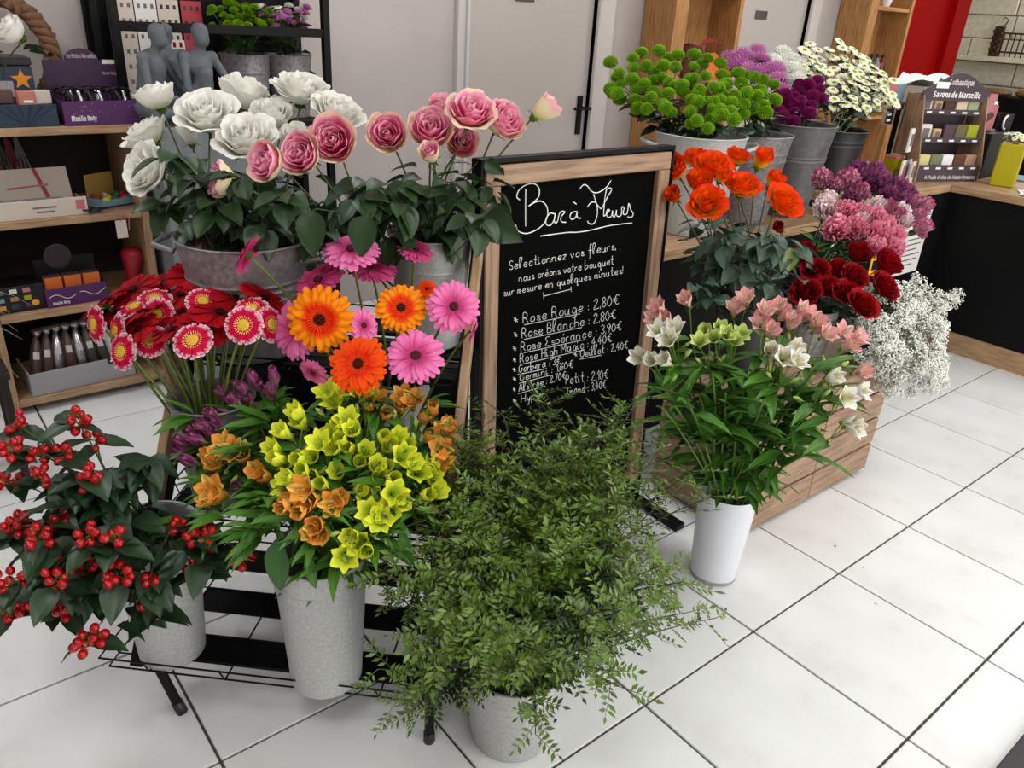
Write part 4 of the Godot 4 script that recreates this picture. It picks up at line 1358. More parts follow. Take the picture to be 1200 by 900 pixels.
	for s in 2:
		var b := MB.new()
		var r := PackedVector3Array()
		for k in 17:
			var a := TAU * k / 16.0
			r.append(Vector3(-0.075 + 0.022 * cos(a), 0.012, (0.018 if s else -0.02) + 0.018 * sin(a)))
		b.tube(r, 0.004, 0.004, 6, false)
		b.tube(PackedVector3Array([Vector3(-0.05, 0.012, 0.01 if s else -0.01), Vector3(0.0, 0.012, 0.0), Vector3(0.10, 0.012, -0.006 if s else 0.006)]), 0.006, 0.002, 5)
		part("blade", b.mesh(), M.steel_dark, sc)
	var tg := thing("price_tag", "cream paper tag hanging from the scissors by thin ribbon", "tag", Vector3(0.735, 0.70, -3.305))
	pbox("card", Vector3(-0.02, -0.035, 0.0), Vector3(0.02, 0.035, 0.002), M.cream_card, tg)
	var rb := MB.new()
	rb.tube(PackedVector3Array([Vector3(0, 0.03, 0.002), Vector3(0.005, 0.07, 0.006), Vector3(0.0, 0.075, -0.04)]), 0.0018, 0.0018, 5)
	rb.tube(PackedVector3Array([Vector3(0.0, 0.07, 0.003), Vector3(0.03, 0.045, 0.008), Vector3(0.025, -0.005, 0.008)]), 0.002, 0.002, 5)
	part("ribbon", rb.mesh(), M.pink_print, tg)
	# little blue tray of toys
	var bx := thing("tray", "small light blue card tray of colourful toys by the shelf end", "tray", Vector3(0.745, 0.7635, -3.45), 0.5)
	pbox("front", Vector3(-0.065, 0.0, 0.05), Vector3(0.065, 0.035, 0.054), M.light_blue, bx)
	pbox("back", Vector3(-0.065, 0.0, -0.054), Vector3(0.065, 0.12, -0.05), M.ochre_print, bx)
	pbox("side", Vector3(-0.069, 0.0, -0.05), Vector3(-0.065, 0.035, 0.05), M.light_blue, bx)
	pbox("side", Vector3(0.065, 0.0, -0.05), Vector3(0.069, 0.035, 0.05), M.light_blue, bx)
	pbox("bottom", Vector3(-0.065, 0.0, -0.05), Vector3(0.065, 0.012, 0.05), M.light_blue, bx)
	for k in 6:
		var b := MB.new()
		b.col = [L(0.75, 0.7, 0.1), L(0.1, 0.4, 0.2), L(0.75, 0.1, 0.3), L(0.55, 0.2, 0.1), L(0.8, 0.75, 0.7), L(0.2, 0.45, 0.2)][k]
		b.ball(Vector3(0.018, 0.014, 0.015), Transform3D(), 9, 6)
		b.ball(Vector3(0.009, 0.009, 0.009), T3(0.012, 0.012, 0.004), 7, 5)
		b.tube(PackedVector3Array([Vector3(0, 0.005, 0), Vector3(0.012, 0.024, 0.012)]), 0.003, 0.002, 5)
		var y := tag(part("toy", b.mesh(), M.painted, self, Transform3D(Basis(Vector3.UP, k * 1.1), bx.position + bx.basis * Vector3(-0.042 + 0.042 * (k % 3), 0.028, 0.022 - 0.045 * (k / 3)))), ["yellow", "dark green", "pink", "brown", "pale", "leaf green"][k] + " little toy in the light blue card tray", "toy")
		y.name = numbered("small_toy")
	# hanging cords
	for k in 7:
		var b := MB.new()
		var x := 0.28 + 0.032 * k
		b.col = [L(0.55, 0.38, 0.14), L(0.5, 0.34, 0.14), L(0.3, 0.3, 0.32), L(0.5, 0.25, 0.2), L(0.22, 0.3, 0.25), L(0.45, 0.16, 0.18), L(0.4, 0.42, 0.45)][k]
		for j in 4:
			b.tube(bez(Vector3(0, 0.0, 0), Vector3(0.008 * j, -0.10, 0.012), Vector3(0.022 * j - 0.02, -0.215, 0.02 + 0.004 * j), 6), 0.004, 0.0045, 5)
		var q := tag(part("cord", b.mesh(), M.painted, self, T3(x, 1.045, -3.60)), "bundle of cords hanging under the top shelf board, " + ["ochre, leftmost", "ochre, second from the left", "grey, third", "rust red, fourth", "dark green, fifth", "dark red, sixth", "pale grey, rightmost"][k], "cords")
		q.name = numbered("cord_bundle")
	# third shelf
	var bk := thing("game_box", "black card display box with small coloured prints on the third shelf", "box", Vector3(0.335, 0.4135, -3.345), 0.04)
	pbox("carton", Vector3(-0.08, 0.0, -0.14), Vector3(0.10, 0.10, 0.0), M.black_card, bk)
	for k in 9:
		var m: Material = [M.yellow_print, M.navy_card, M.purple_card_light, M.light_blue, M.ochre_print, M.lime, M.grey_print, M.white_paper, M.pink_print][k]
		pbox("print", Vector3(-0.06 + 0.045 * (k % 3), 0.015 + 0.03 * (k / 3), 0.0), Vector3(-0.035 + 0.045 * (k % 3), 0.032 + 0.03 * (k / 3), 0.001), m, bk, 0.0)
	var yd := MB.new()
	yd.lathe(PackedVector2Array([Vector2(0.013, 0), Vector2(0.013, 0.0012), Vector2(0.001, 0.0012)]), 16, T3(0.065, 0.03, 0.0, 0, PI / 2))
	part("yellow_dot", yd.mesh(), M.yellow_print, bk)
	var pu := thing("game_box", "purple card display box with small orange boxes in it on the third shelf", "box", Vector3(0.545, 0.4135, -3.345), 0.04)
	pbox("front", Vector3(-0.11, 0.0, 0.0), Vector3(0.11, 0.075, 0.005), M.purple_card_light, pu)
	pbox("side", Vector3(0.105, 0.0, -0.12), Vector3(0.11, 0.075, -0.001), M.purple_card, pu)
	pbox("side", Vector3(-0.11, 0.0, -0.12), Vector3(-0.105, 0.075, -0.001), M.purple_card, pu)
	pbox("bottom", Vector3(-0.104, 0.0, -0.12), Vector3(0.104, 0.025, -0.001), M.purple_card, pu)
	pbox("back_card", Vector3(-0.11, 0.0, -0.13), Vector3(0.11, 0.16, -0.121), M.black_card, pu)
	var rd := MB.new()
	rd.lathe(PackedVector2Array([Vector2(0.05, 0.0), Vector2(0.05, 0.004), Vector2(0.036, 0.004), Vector2(0.034, 0.002), Vector2(0.001, 0.002)]), 24, T3(-0.02, 0.165, -0.121, 0, PI / 2))
	part("round_emblem", rd.mesh(), M.plum_card, pu)
	text("lettering", "Moulin Roty", 0.017, M.label_white, pu, T3(-0.06, 0.016, 0.006), 0.06, "Droid Sans", true)
	var wv := MB.new()
	for s in 2:
		var ps := PackedVector3Array()
		for k in 13:
			ps.append(Vector3(-0.10 + 0.11 * s + 0.008 * k, 0.040 + 0.010 * sin(k * 0.55 + s), 0.006))
		wv.tube(ps, 0.0018, 0.0018, 5)
	part("wavy_print", wv.mesh(), M.cream_card, pu)
	for k in 3:
		var g := thing("small_box", "small orange printed box in the purple display box, " + ["leftmost", "middle one", "rightmost"][k], "box", pu.position + pu.basis * Vector3(-0.068 + 0.068 * k, 0.0255, -0.045), 0.04)
		pbox("carton", Vector3(-0.03, 0.0, -0.02), Vector3(0.03, 0.085, 0.02), M.orange_card, g)
		pbox("lid_print", Vector3(-0.03, 0.085, -0.02), Vector3(0.03, 0.0875, 0.02), M.taupe, g)
	var pk := thing("paper_flower", "dark pink wrapped bunch standing at the end of the third shelf", "bunch", Vector3(0.765, 0.4135, -3.42))
	var cone := MB.new()
	cone.lathe(PackedVector2Array([Vector2(0.012, 0.0), Vector2(0.03, 0.09), Vector2(0.045, 0.16), Vector2(0.03, 0.18), Vector2(0.002, 0.185)]), 9, T3(0, 0, 0, 0, 0.1, -0.1))
	part("wrap", cone.mesh(), M.ribbon_red, pk)
	# bottom shelf: speckled carton of glittering bags
	var sp := thing("carton", "speckled grey card carton on the lowest shelf", "box", Vector3(0.53, 0.066, -3.34), 0.05)
	pbox("front", Vector3(-0.21, 0.0, 0.0), Vector3(0.18, 0.095, 0.006), M.speckled, sp)
	pbox("side", Vector3(0.174, 0.0, -0.2), Vector3(0.18, 0.095, -0.001), M.speckled, sp)
	pbox("side", Vector3(-0.21, 0.0, -0.2), Vector3(-0.204, 0.095, -0.001), M.speckled, sp)
	pbox("bottom", Vector3(-0.203, 0.0, -0.2), Vector3(0.173, 0.01, -0.001), M.speckled, sp)
	pbox("name_plate", Vector3(0.08, 0.072, 0.0062), Vector3(0.155, 0.097, 0.0085), M.black_card, sp)
	for k in 3:
		pbox("print", Vector3(0.088 + 0.022 * k, 0.081, 0.0085), Vector3(0.104 + 0.022 * k, 0.088, 0.009), M.label_white, sp, 0.0)
	for k in 8:
		var g := thing("sachet", "clear sachet of glittering " + ["brown", "brown", "silver", "brown", "silver", "silver", "grey", "pale"][k] + " granules, " + ["leftmost in the carton", "second from the left in the carton", "third in the carton", "fourth in the carton", "fifth in the carton", "sixth in the carton", "seventh in the carton", "rightmost in the carton"][k], "sachet", sp.position + sp.basis * Vector3(-0.178 + 0.046 * k, 0.012, -0.075), 0.0)
		var b := MB.new()
		b.ball(Vector3(0.023, 0.10, 0.020), T3(0, 0.10, 0), 10, 9)
		part("filling", b.mesh(), M.glitter if k in [0, 1, 3] else M.silver if k in [2, 4] else M.taupe if k < 7 else M.white_paper, g, T3(0, 0, 0, 0, -0.35, -0.2 + 0.05 * k))
		b = MB.new()
		b.tube(PackedVector3Array([Vector3(0, 0.19, 0), Vector3(0.004, 0.205, 0), Vector3(0.0, 0.23, 0.004)]), 0.006, 0.024, 9)
		part("gathered_top", b.mesh(), M.silver, g, T3(0, 0, 0, 0, -0.35, -0.2 + 0.05 * k))
		part("sticker", bxm(Vector3(0.022, 0.03, 0.002), 0.0), M.label_white, g, T3(0, 0, 0, 0, -0.35, -0.2 + 0.05 * k) * T3(0, 0.12, 0.0185))
	# dry grass at the frame edge, in a small pot on the floor beside the shelf
	var gr := thing("grass_plant", "spiky grey green grass plant at the left edge before the shelf", "plant", C(-58, 372, 2.45))
	gr.position.y = 0.42
	var st2 := thing("plant_stool", "small dark stool under the spiky grass plant", "stool", Vector3(gr.position.x, 0, gr.position.z))
	pbox("seat", Vector3(-0.11, 0.395, -0.11), Vector3(0.11, 0.42, 0.11), M.shelf_dark, st2)
	for s in [[-1, -1], [1, -1], [1, 1], [-1, 1]]:
		pbox("leg", Vector3(s[0] * 0.09 - 0.012, 0.0, s[1] * 0.09 - 0.012), Vector3(s[0] * 0.09 + 0.012, 0.395, s[1] * 0.09 + 0.012), M.shelf_dark, st2)
	var pot := MB.new()
	pot.lathe(PackedVector2Array([Vector2(0.002, 0), Vector2(0.06, 0), Vector2(0.075, 0.11), Vector2(0.07, 0.11), Vector2(0.06, 0.09), Vector2(0.002, 0.09)]), 20)
	part("pot", pot.mesh(), M.dark_pot, gr)
	for k in 46:
		var b := MB.new()
		var a := rnd(0, TAU)
		var reach := rnd(0.10, 0.25)
		var hi := rnd(0.18, 0.34)
		var e := Vector3(cos(a) * reach, hi - reach * 0.7, sin(a) * reach)
		var c2 := L(0.42, 0.46, 0.40).lerp(L(0.62, 0.62, 0.54), rng.randf())
		for q in bez(Vector3(cos(a) * 0.02, 0.09, sin(a) * 0.02), Vector3(e.x * 0.4, hi, e.z * 0.4), e, 6):
			pass
		b.tube(bez(Vector3(cos(a) * 0.02, 0.09, sin(a) * 0.02), Vector3(e.x * 0.4, hi, e.z * 0.4), e, 6), 0.0026, 0.0005, 4)
		for q in b.c.size():
			b.c[q] = c2
		part("blade", b.mesh(), M.leaf, gr)

func wand_mesh(l: float) -> ArrayMesh:
	if not cache.has("wand"):
		var b := MB.new()
		b.tube(PackedVector3Array([Vector3(-l / 2, 0, 0), Vector3(l / 2 - 0.02, 0, 0), Vector3(l / 2, 0, 0)]), 0.0035, 0.004, 6)
		cache["wand"] = b.mesh()
	return cache["wand"]

# ---------------------------------------------------------------- behind the roses: plinth, figurines, black shelving
func figure_mesh(pose: int) -> ArrayMesh:
	# joints of a seated figure about 0.36 high, looking along +z
	var hip := Vector3(0, 0.055, 0)
	var J := {}
	if pose == 0:                                     # cross-legged, chin towards the hand
		J = {"chest": Vector3(0, 0.20, 0.03), "neck": Vector3(0, 0.255, 0.05), "head": Vector3(0, 0.305, 0.07), "lk": Vector3(0.12, 0.05, 0.11), "rk": Vector3(-0.12, 0.05, 0.10), "lf": Vector3(-0.04, 0.03, 0.15), "rf": Vector3(0.05, 0.03, 0.17), "ls": Vector3(0.062, 0.235, 0.035), "rs": Vector3(-0.062, 0.235, 0.035), "le": Vector3(0.095, 0.13, 0.08), "re": Vector3(-0.10, 0.13, 0.07), "lh": Vector3(0.05, 0.08, 0.17), "rh": Vector3(-0.02, 0.085, 0.165)}
	else:                                             # one knee drawn up, arms round it
		J = {"chest": Vector3(0, 0.20, 0.01), "neck": Vector3(0, 0.26, 0.025), "head": Vector3(0.005, 0.312, 0.035), "lk": Vector3(0.13, 0.05, 0.08), "rk": Vector3(-0.03, 0.185, 0.10), "lf": Vector3(0.0, 0.03, 0.13), "rf": Vector3(-0.04, 0.03, 0.10), "ls": Vector3(0.062, 0.238, 0.01), "rs": Vector3(-0.062, 0.238, 0.01), "le": Vector3(0.105, 0.135, 0.06), "re": Vector3(-0.085, 0.13, 0.06), "lh": Vector3(0.02, 0.075, 0.145), "rh": Vector3(-0.03, 0.07, 0.15)}
	var bones := [[hip, J.chest, 0.052, 0.050], [J.chest, J.neck, 0.046, 0.017], [J.neck, J.head, 0.017, 0.018], [J.head + Vector3(0, -0.012, 0.006), J.head + Vector3(0, 0.018, -0.004), 0.028, 0.032],
		[J.ls, J.rs, 0.021, 0.021], [hip + Vector3(0.04, 0, 0), J.lk, 0.036, 0.024], [hip - Vector3(0.04, 0, 0), J.rk, 0.036, 0.024], [J.lk, J.lf, 0.023, 0.013], [J.rk, J.rf, 0.023, 0.013],
		[J.ls, J.le, 0.019, 0.014], [J.rs, J.re, 0.019, 0.014], [J.le, J.lh, 0.014, 0.009], [J.re, J.rh, 0.014, 0.009], [J.lh, J.lh + Vector3(-0.01, -0.012, 0.025), 0.011, 0.006], [J.rh, J.rh + Vector3(0.01, -0.012, 0.025), 0.011, 0.006], [J.rf, J.rf + Vector3(0.02, -0.01, 0.04), 0.014, 0.010], [J.lf, J.lf + Vector3(-0.03, -0.01, 0.03), 0.014, 0.010]]
	return nets(bones, 0.0075, 0.012)

func nets(bones: Array, cell: float, soft: float) -> ArrayMesh:   # surface nets over smoothly joined tapered capsules
	var lo := Vector3(1e9, 1e9, 1e9)
	var hi := -lo
	for b in bones:
		for q in 2:
			var r: float = b[2 + q] + cell * 2
			lo = lo.min(b[q] - Vector3(r, r, r))
			hi = hi.max(b[q] + Vector3(r, r, r))
	var nx := int((hi.x - lo.x) / cell) + 2
	var ny := int((hi.y - lo.y) / cell) + 2
	var nz := int((hi.z - lo.z) / cell) + 2
	var f := PackedFloat32Array()
	f.resize(nx * ny * nz)
	f.fill(1.0)
	for b in bones:
		var a: Vector3 = b[0]
		var ab: Vector3 = b[1] - a
		var l2 := maxf(ab.length_squared(), 1e-9)
		var rm: float = maxf(b[2], b[3]) + soft * 2
		var p0 := ((a.min(b[1]) - Vector3(rm, rm, rm)) - lo) / cell
		var p1 := ((a.max(b[1]) + Vector3(rm, rm, rm)) - lo) / cell
		for z in range(maxi(int(p0.z), 0), mini(int(p1.z) + 1, nz)):
			for y in range(maxi(int(p0.y), 0), mini(int(p1.y) + 1, ny)):
				for x in range(maxi(int(p0.x), 0), mini(int(p1.x) + 1, nx)):
					var p := lo + Vector3(x, y, z) * cell
					var t := clampf((p - a).dot(ab) / l2, 0, 1)
					var d: float = (p - a - ab * t).length() - lerpf(b[2], b[3], t)
					var k := x + nx * (y + ny * z)
					var e := f[k]
					var h := clampf(0.5 + 0.5 * (e - d) / soft, 0, 1)
					f[k] = lerpf(e, d, h) - soft * h * (1 - h) if e < 0.9 else d
	var m := MB.new()
	var id := {}
	for z in nz - 1:
		for y in ny - 1:
			for x in nx - 1:
				var n := 0
				var sum := Vector3.ZERO
				var first := f[x + nx * (y + ny * z)]
				var mixed := false
				for q in 8:
					if (f[x + (q & 1) + nx * (y + ((q >> 1) & 1) + ny * (z + (q >> 2)))] < 0) != (first < 0):
						mixed = true
						break
				if not mixed:
					continue
				for q in [[0, 1], [2, 3], [4, 5], [6, 7], [0, 2], [1, 3], [4, 6], [5, 7], [0, 4], [1, 5], [2, 6], [3, 7]]:
					var c0 := Vector3(q[0] & 1, (q[0] >> 1) & 1, q[0] >> 2)
					var c1 := Vector3(q[1] & 1, (q[1] >> 1) & 1, q[1] >> 2)
					var f0 := f[x + int(c0.x) + nx * (y + int(c0.y) + ny * (z + int(c0.z)))]
					var f1 := f[x + int(c1.x) + nx * (y + int(c1.y) + ny * (z + int(c1.z)))]
					if (f0 < 0) != (f1 < 0):
						sum += c0.lerp(c1, f0 / (f0 - f1))
						n += 1
				id[x + nx * (y + ny * z)] = m.pt(lo + (Vector3(x, y, z) + sum / n) * cell)
	for z in range(1, nz - 1):
		for y in range(1, ny - 1):
			for x in range(1, nx - 1):
				var k := x + nx * (y + ny * z)
				var s0 := f[k] < 0
				for ax in 3:
					var step: int = [1, nx, nx * ny][ax]
					if (f[k + step] < 0) == s0:
						continue
					var u: int = [nx, nx * ny, 1][ax]
					var w: int = [nx * ny, 1, nx][ax]
					if s0:
						m.quad(id[k - u - w], id[k - w], id[k], id[k - u])
					else:
						m.quad(id[k - u], id[k], id[k - w], id[k - u - w])
	return m.mesh()

func behind() -> void:
	var o := thing("plinth", "plain grey painted plinth behind the zinc rose tub", "plinth", Vector3(1.10, 0, -3.28))
	pbox("body", Vector3(-0.22, 0.0, -0.19), Vector3(0.30, 1.09, 0.10), M.plinth, o, 0.004)
	var fg := [figure_mesh(0), figure_mesh(1)]
	for k in 3:
		var at := [Vector3(0.915, 1.09, -3.36), Vector3(1.105, 1.09, -3.34), Vector3(1.025, 1.09, -3.44)][k] as Vector3
		var q := tag(part("figurine", fg[[0, 1, 0][k]], M.statue, self, Transform3D(Basis(Vector3.UP, [0.75, 0.25, PI - 0.3][k]), at)), ["grey faceless figurine sitting cross-legged, left of the pair", "grey faceless figurine with one knee drawn up, right of the pair", "grey figurine seen from behind between the other two"][k], "figurine")
		q.name = numbered("figurine")
	# black steel shelving against the wall
	var s := thing("shelving", "black steel shelving against the wall with chrysanthemum tubs and cards", "shelving", Vector3(1.30, 0, -3.50))
	for x in [-0.435, 0.435]:
		for z in [0.0, -0.30]:
			pbox("post", Vector3(x - 0.016, 0.0, z - 0.016), Vector3(x + 0.016, 2.0, z + 0.016), M.black_metal, s)
	pbox("cross_bar", Vector3(-0.439, 1.405, -0.014), Vector3(0.419, 1.44, 0.014), M.black_metal, s)
	pbox("cross_bar", Vector3(-0.439, 1.97, -0.014), Vector3(0.419, 2.0, 0.014), M.black_metal, s)
	pbox("shelf_board", Vector3(-0.439, 1.03, -0.30), Vector3(0.419, 1.055, 0.0), M.black_metal, s)
	pbox("shelf_board", Vector3(-0.439, 0.35, -0.30), Vector3(0.419, 0.375, 0.0), M.black_metal, s)
	pbox("back_panel", Vector3(-0.47, 0.0, -0.33), Vector3(0.45, 2.0, -0.317), M.black_panel, s)
	for k in 5:
		var c := thing("card", ["pale printed card, leftmost on the black shelving", "white card of small motifs on the black shelving", "beige card of dark motifs on the black shelving", "dark red printed card beside the beige one on the black shelving", "white card with red hearts low between the figurines"][k], "card", Vector3([0.96, 1.05, 1.14, 1.235, 1.13][k], 1.0555, -3.72 + (0.06 if k == 4 else 0.0)))
		var hh: float = 0.46 if k < 4 else 0.31
		var y0: float = 0.0 if k < 4 else 0.0
		part("sheet", bxm(Vector3(0.085, hh, 0.003), 0.0), [M.cream_card, M.white_paper, M.cream_card, M.ribbon_red, M.white_paper][k], c, T3(0, hh / 2 + y0 + 0.005, -0.005, 0, -0.05))
		for r in 8:
			for q in 3:
				part("motif", bxm(Vector3(0.011, 0.016 if k != 4 else 0.02, 0.002), 0.0), [M.grey_print, M.grey_print, M.black_card, M.black_card, M.red_paint][k], c, T3(0, hh / 2 + y0 + 0.005, -0.005, 0, -0.05) * T3(-0.026 + 0.026 * q, -hh * 0.44 + hh * 0.88 * r / 7.0, 0.002))
	for k in 2:
		var at := Vector3([1.42, 1.62][k], 1.0555, -3.655)
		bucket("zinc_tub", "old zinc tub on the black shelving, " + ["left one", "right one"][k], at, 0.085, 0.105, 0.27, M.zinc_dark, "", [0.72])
		for j in (9 if k == 0 else 8):
			var kind: String = "green" if k == 0 else ["pink", "white_pompon", "daisy", "pink"][j % 4]
			var hs := []
			for q in 5:
				var a := rnd(0, TAU)
				var p := at + Vector3(0.12 * cos(a) * rnd(0.2, 1.1), rnd(0.37, 0.47), 0.11 * sin(a) * rnd(0.1, 1.0))
				hs.append([p, (p - at - Vector3(0, 0.22, 0)).normalized()])
			mum_spray(kind, hs, 0.042 if kind != "daisy" else 0.035, at + Vector3(0, 0.03, 0), {"green": "green button chrysanthemum spray in the left tub of the black shelving", "pink": "pink chrysanthemum spray in the right tub of the black shelving", "white_pompon": "white chrysanthemum spray in the right tub of the black shelving", "daisy": "small white daisy chrysanthemum spray in the right tub of the black shelving"}[kind], kind + " chrysanthemum sprays on the black shelving", 5)
	# rope wreath with a white rose, top left
	var wc := C(-14, 64, 2.95)
	var w := thing("wreath", "thick rope wreath standing at the upper left edge", "wreath", wc)
	var ring := MB.new()
	for st in 3:
		var ps := PackedVector3Array()
		for k in 61:
			var a := TAU * k / 60.0
			var tw := a * 14.0 + TAU * st / 3.0
			var rr := 0.215 + 0.018 * cos(tw)
			ps.append(Vector3(rr * cos(a), rr * sin(a), 0.018 * sin(tw)))
		ring.tube(ps, 0.021, 0.021, 6, false)
	part("rope", ring.mesh(), M.rope, w)
	var bind := MB.new()
	bind.tube(PackedVector3Array([Vector3(0.10, 0.155, 0), Vector3(0.125, 0.185, 0)]), 0.042, 0.042, 12)
	part("binding", bind.mesh(), M.rope, w)
	var hd := C(14, 36, 2.7)
	rose("white", "cup", hd, D(-0.5, 0.6, 0.5), 0.13, hd - Vector3(0.05, 0.16, 0.05), hd - Vector3(0.04, 0.09, 0.03), "white rose in front of the rope wreath", "", 3)
	var bl := thing("display_box", "dark grey box under the white rose of the rope wreath", "box", Vector3(0.50, 1.0885, -3.40))
	pbox("carton", Vector3(-0.12, 0.0, -0.30), Vector3(0.06, 0.19, -0.12), M.black_card, bl)
	pbox("lid", Vector3(-0.125, 0.19, -0.305), Vector3(0.065, 0.215, -0.115), M.steel_dark, bl)
	# tall wooden display cases between the doors
	for k in 2:
		var x0: float = [4.14, 6.42][k]
		var x1: float = [4.82, 7.10][k]
		var c := thing("display_case", ["tall pine display case between the two doors", "tall pine display case beside the red pillar"][k], "cabinet", Vector3(x0, 0, -3.58))
		var ww := x1 - x0
		pbox("stile", Vector3(0.0, 0.0, -0.26), Vector3(0.12, 2.2, 0.0), M.pine_y, c)
		pbox("stile", Vector3(ww - 0.04, 0.0, -0.26), Vector3(ww, 2.2, 0.0), M.pine_y, c)
		pbox("back_panel", Vector3(0.12, 0.0, -0.265), Vector3(ww - 0.04, 2.2, -0.24), M.pine_y, c)
		for h in [0.4, 0.9, 1.20, 1.74]:
			pbox("shelf_board", Vector3(0.121, h, -0.239), Vector3(ww - 0.041, h + 0.03, -0.01), M.pine_x, c)
	var hat := thing("hat", "dark red felt hat with fringe in the pine display case between the doors", "hat", Vector3(4.44, 1.2305, -3.69))
	var hb := MB.new()
	hb.col = L(0.30, 0.03, 0.05)
	hb.lathe(PackedVector2Array([Vector2(0.14, 0.0), Vector2(0.145, 0.02), Vector2(0.12, 0.13), Vector2(0.09, 0.19), Vector2(0.002, 0.21)]), 20)
	part("crown", hb.mesh(), M.painted, hat)
	hb = MB.new()
	hb.col = L(0.50, 0.05, 0.06)
	for k in 12:
		hb.tube(bez(Vector3(0.02 + 0.004 * k, 0.19, 0.06), Vector3(0.08 + 0.006 * k, 0.25, 0.07), Vector3(0.15 + 0.008 * k, 0.25 - 0.004 * k, 0.05 + 0.004 * k), 5), 0.003, 0.003, 4)
	part("fringe", hb.mesh(), M.painted, hat)
	var fan := thing("folder", "orange red card folder leaning beside the dark red hat", "folder", Vector3(4.68, 1.2305, -3.63), 0.1)
	var fb := MB.new()
	fb.extrude(PackedVector2Array([Vector2(-0.12, 0.0), Vector2(0.12, 0.0), Vector2(0.11, 0.09), Vector2(-0.01, 0.16), Vector2(-0.12, 0.14)]), 0.02, T3(0, 0, 0, 0, -0.15))
	part("card", fb.mesh(), M.orange_card, fan)
	var cup := thing("cup", "small white cup on the upper shelf of the far pine case", "cup", Vector3(6.78, 1.7705, -3.66))
	var cb := MB.new()
	cb.lathe(PackedVector2Array([Vector2(0.002, 0), Vector2(0.03, 0), Vector2(0.05, 0.07), Vector2(0.046, 0.07), Vector2(0.028, 0.008), Vector2(0.002, 0.008)]), 18)
	part("bowl", cb.mesh(), M.label_white, cup)
	for k in 5:
		var b := thing("bottle", "small " + ["white", "teal", "dark green", "grey", "dark red"][k] + " bottle on the lower shelf of the far pine case", "bottle", Vector3(6.58 + 0.09 * k, 1.2305, -3.66))
		var m := MB.new()
		m.col = [L(0.75, 0.75, 0.72), L(0.2, 0.42, 0.42), L(0.1, 0.25, 0.18), L(0.5, 0.5, 0.5), L(0.4, 0.06, 0.08)][k]
		m.lathe(PackedVector2Array([Vector2(0.002, 0), Vector2(0.032, 0), Vector2(0.034, 0.11), Vector2(0.014, 0.14), Vector2(0.014, 0.16)]), 14)
		part("glass", m.mesh(), M.berry, b)
		m = MB.new()
		m.col = L(0.1, 0.1, 0.1)
		m.lathe(PackedVector2Array([Vector2(0.016, 0.16), Vector2(0.016, 0.185), Vector2(0.002, 0.187)]), 12)
		part("cap", m.mesh(), M.painted, b)

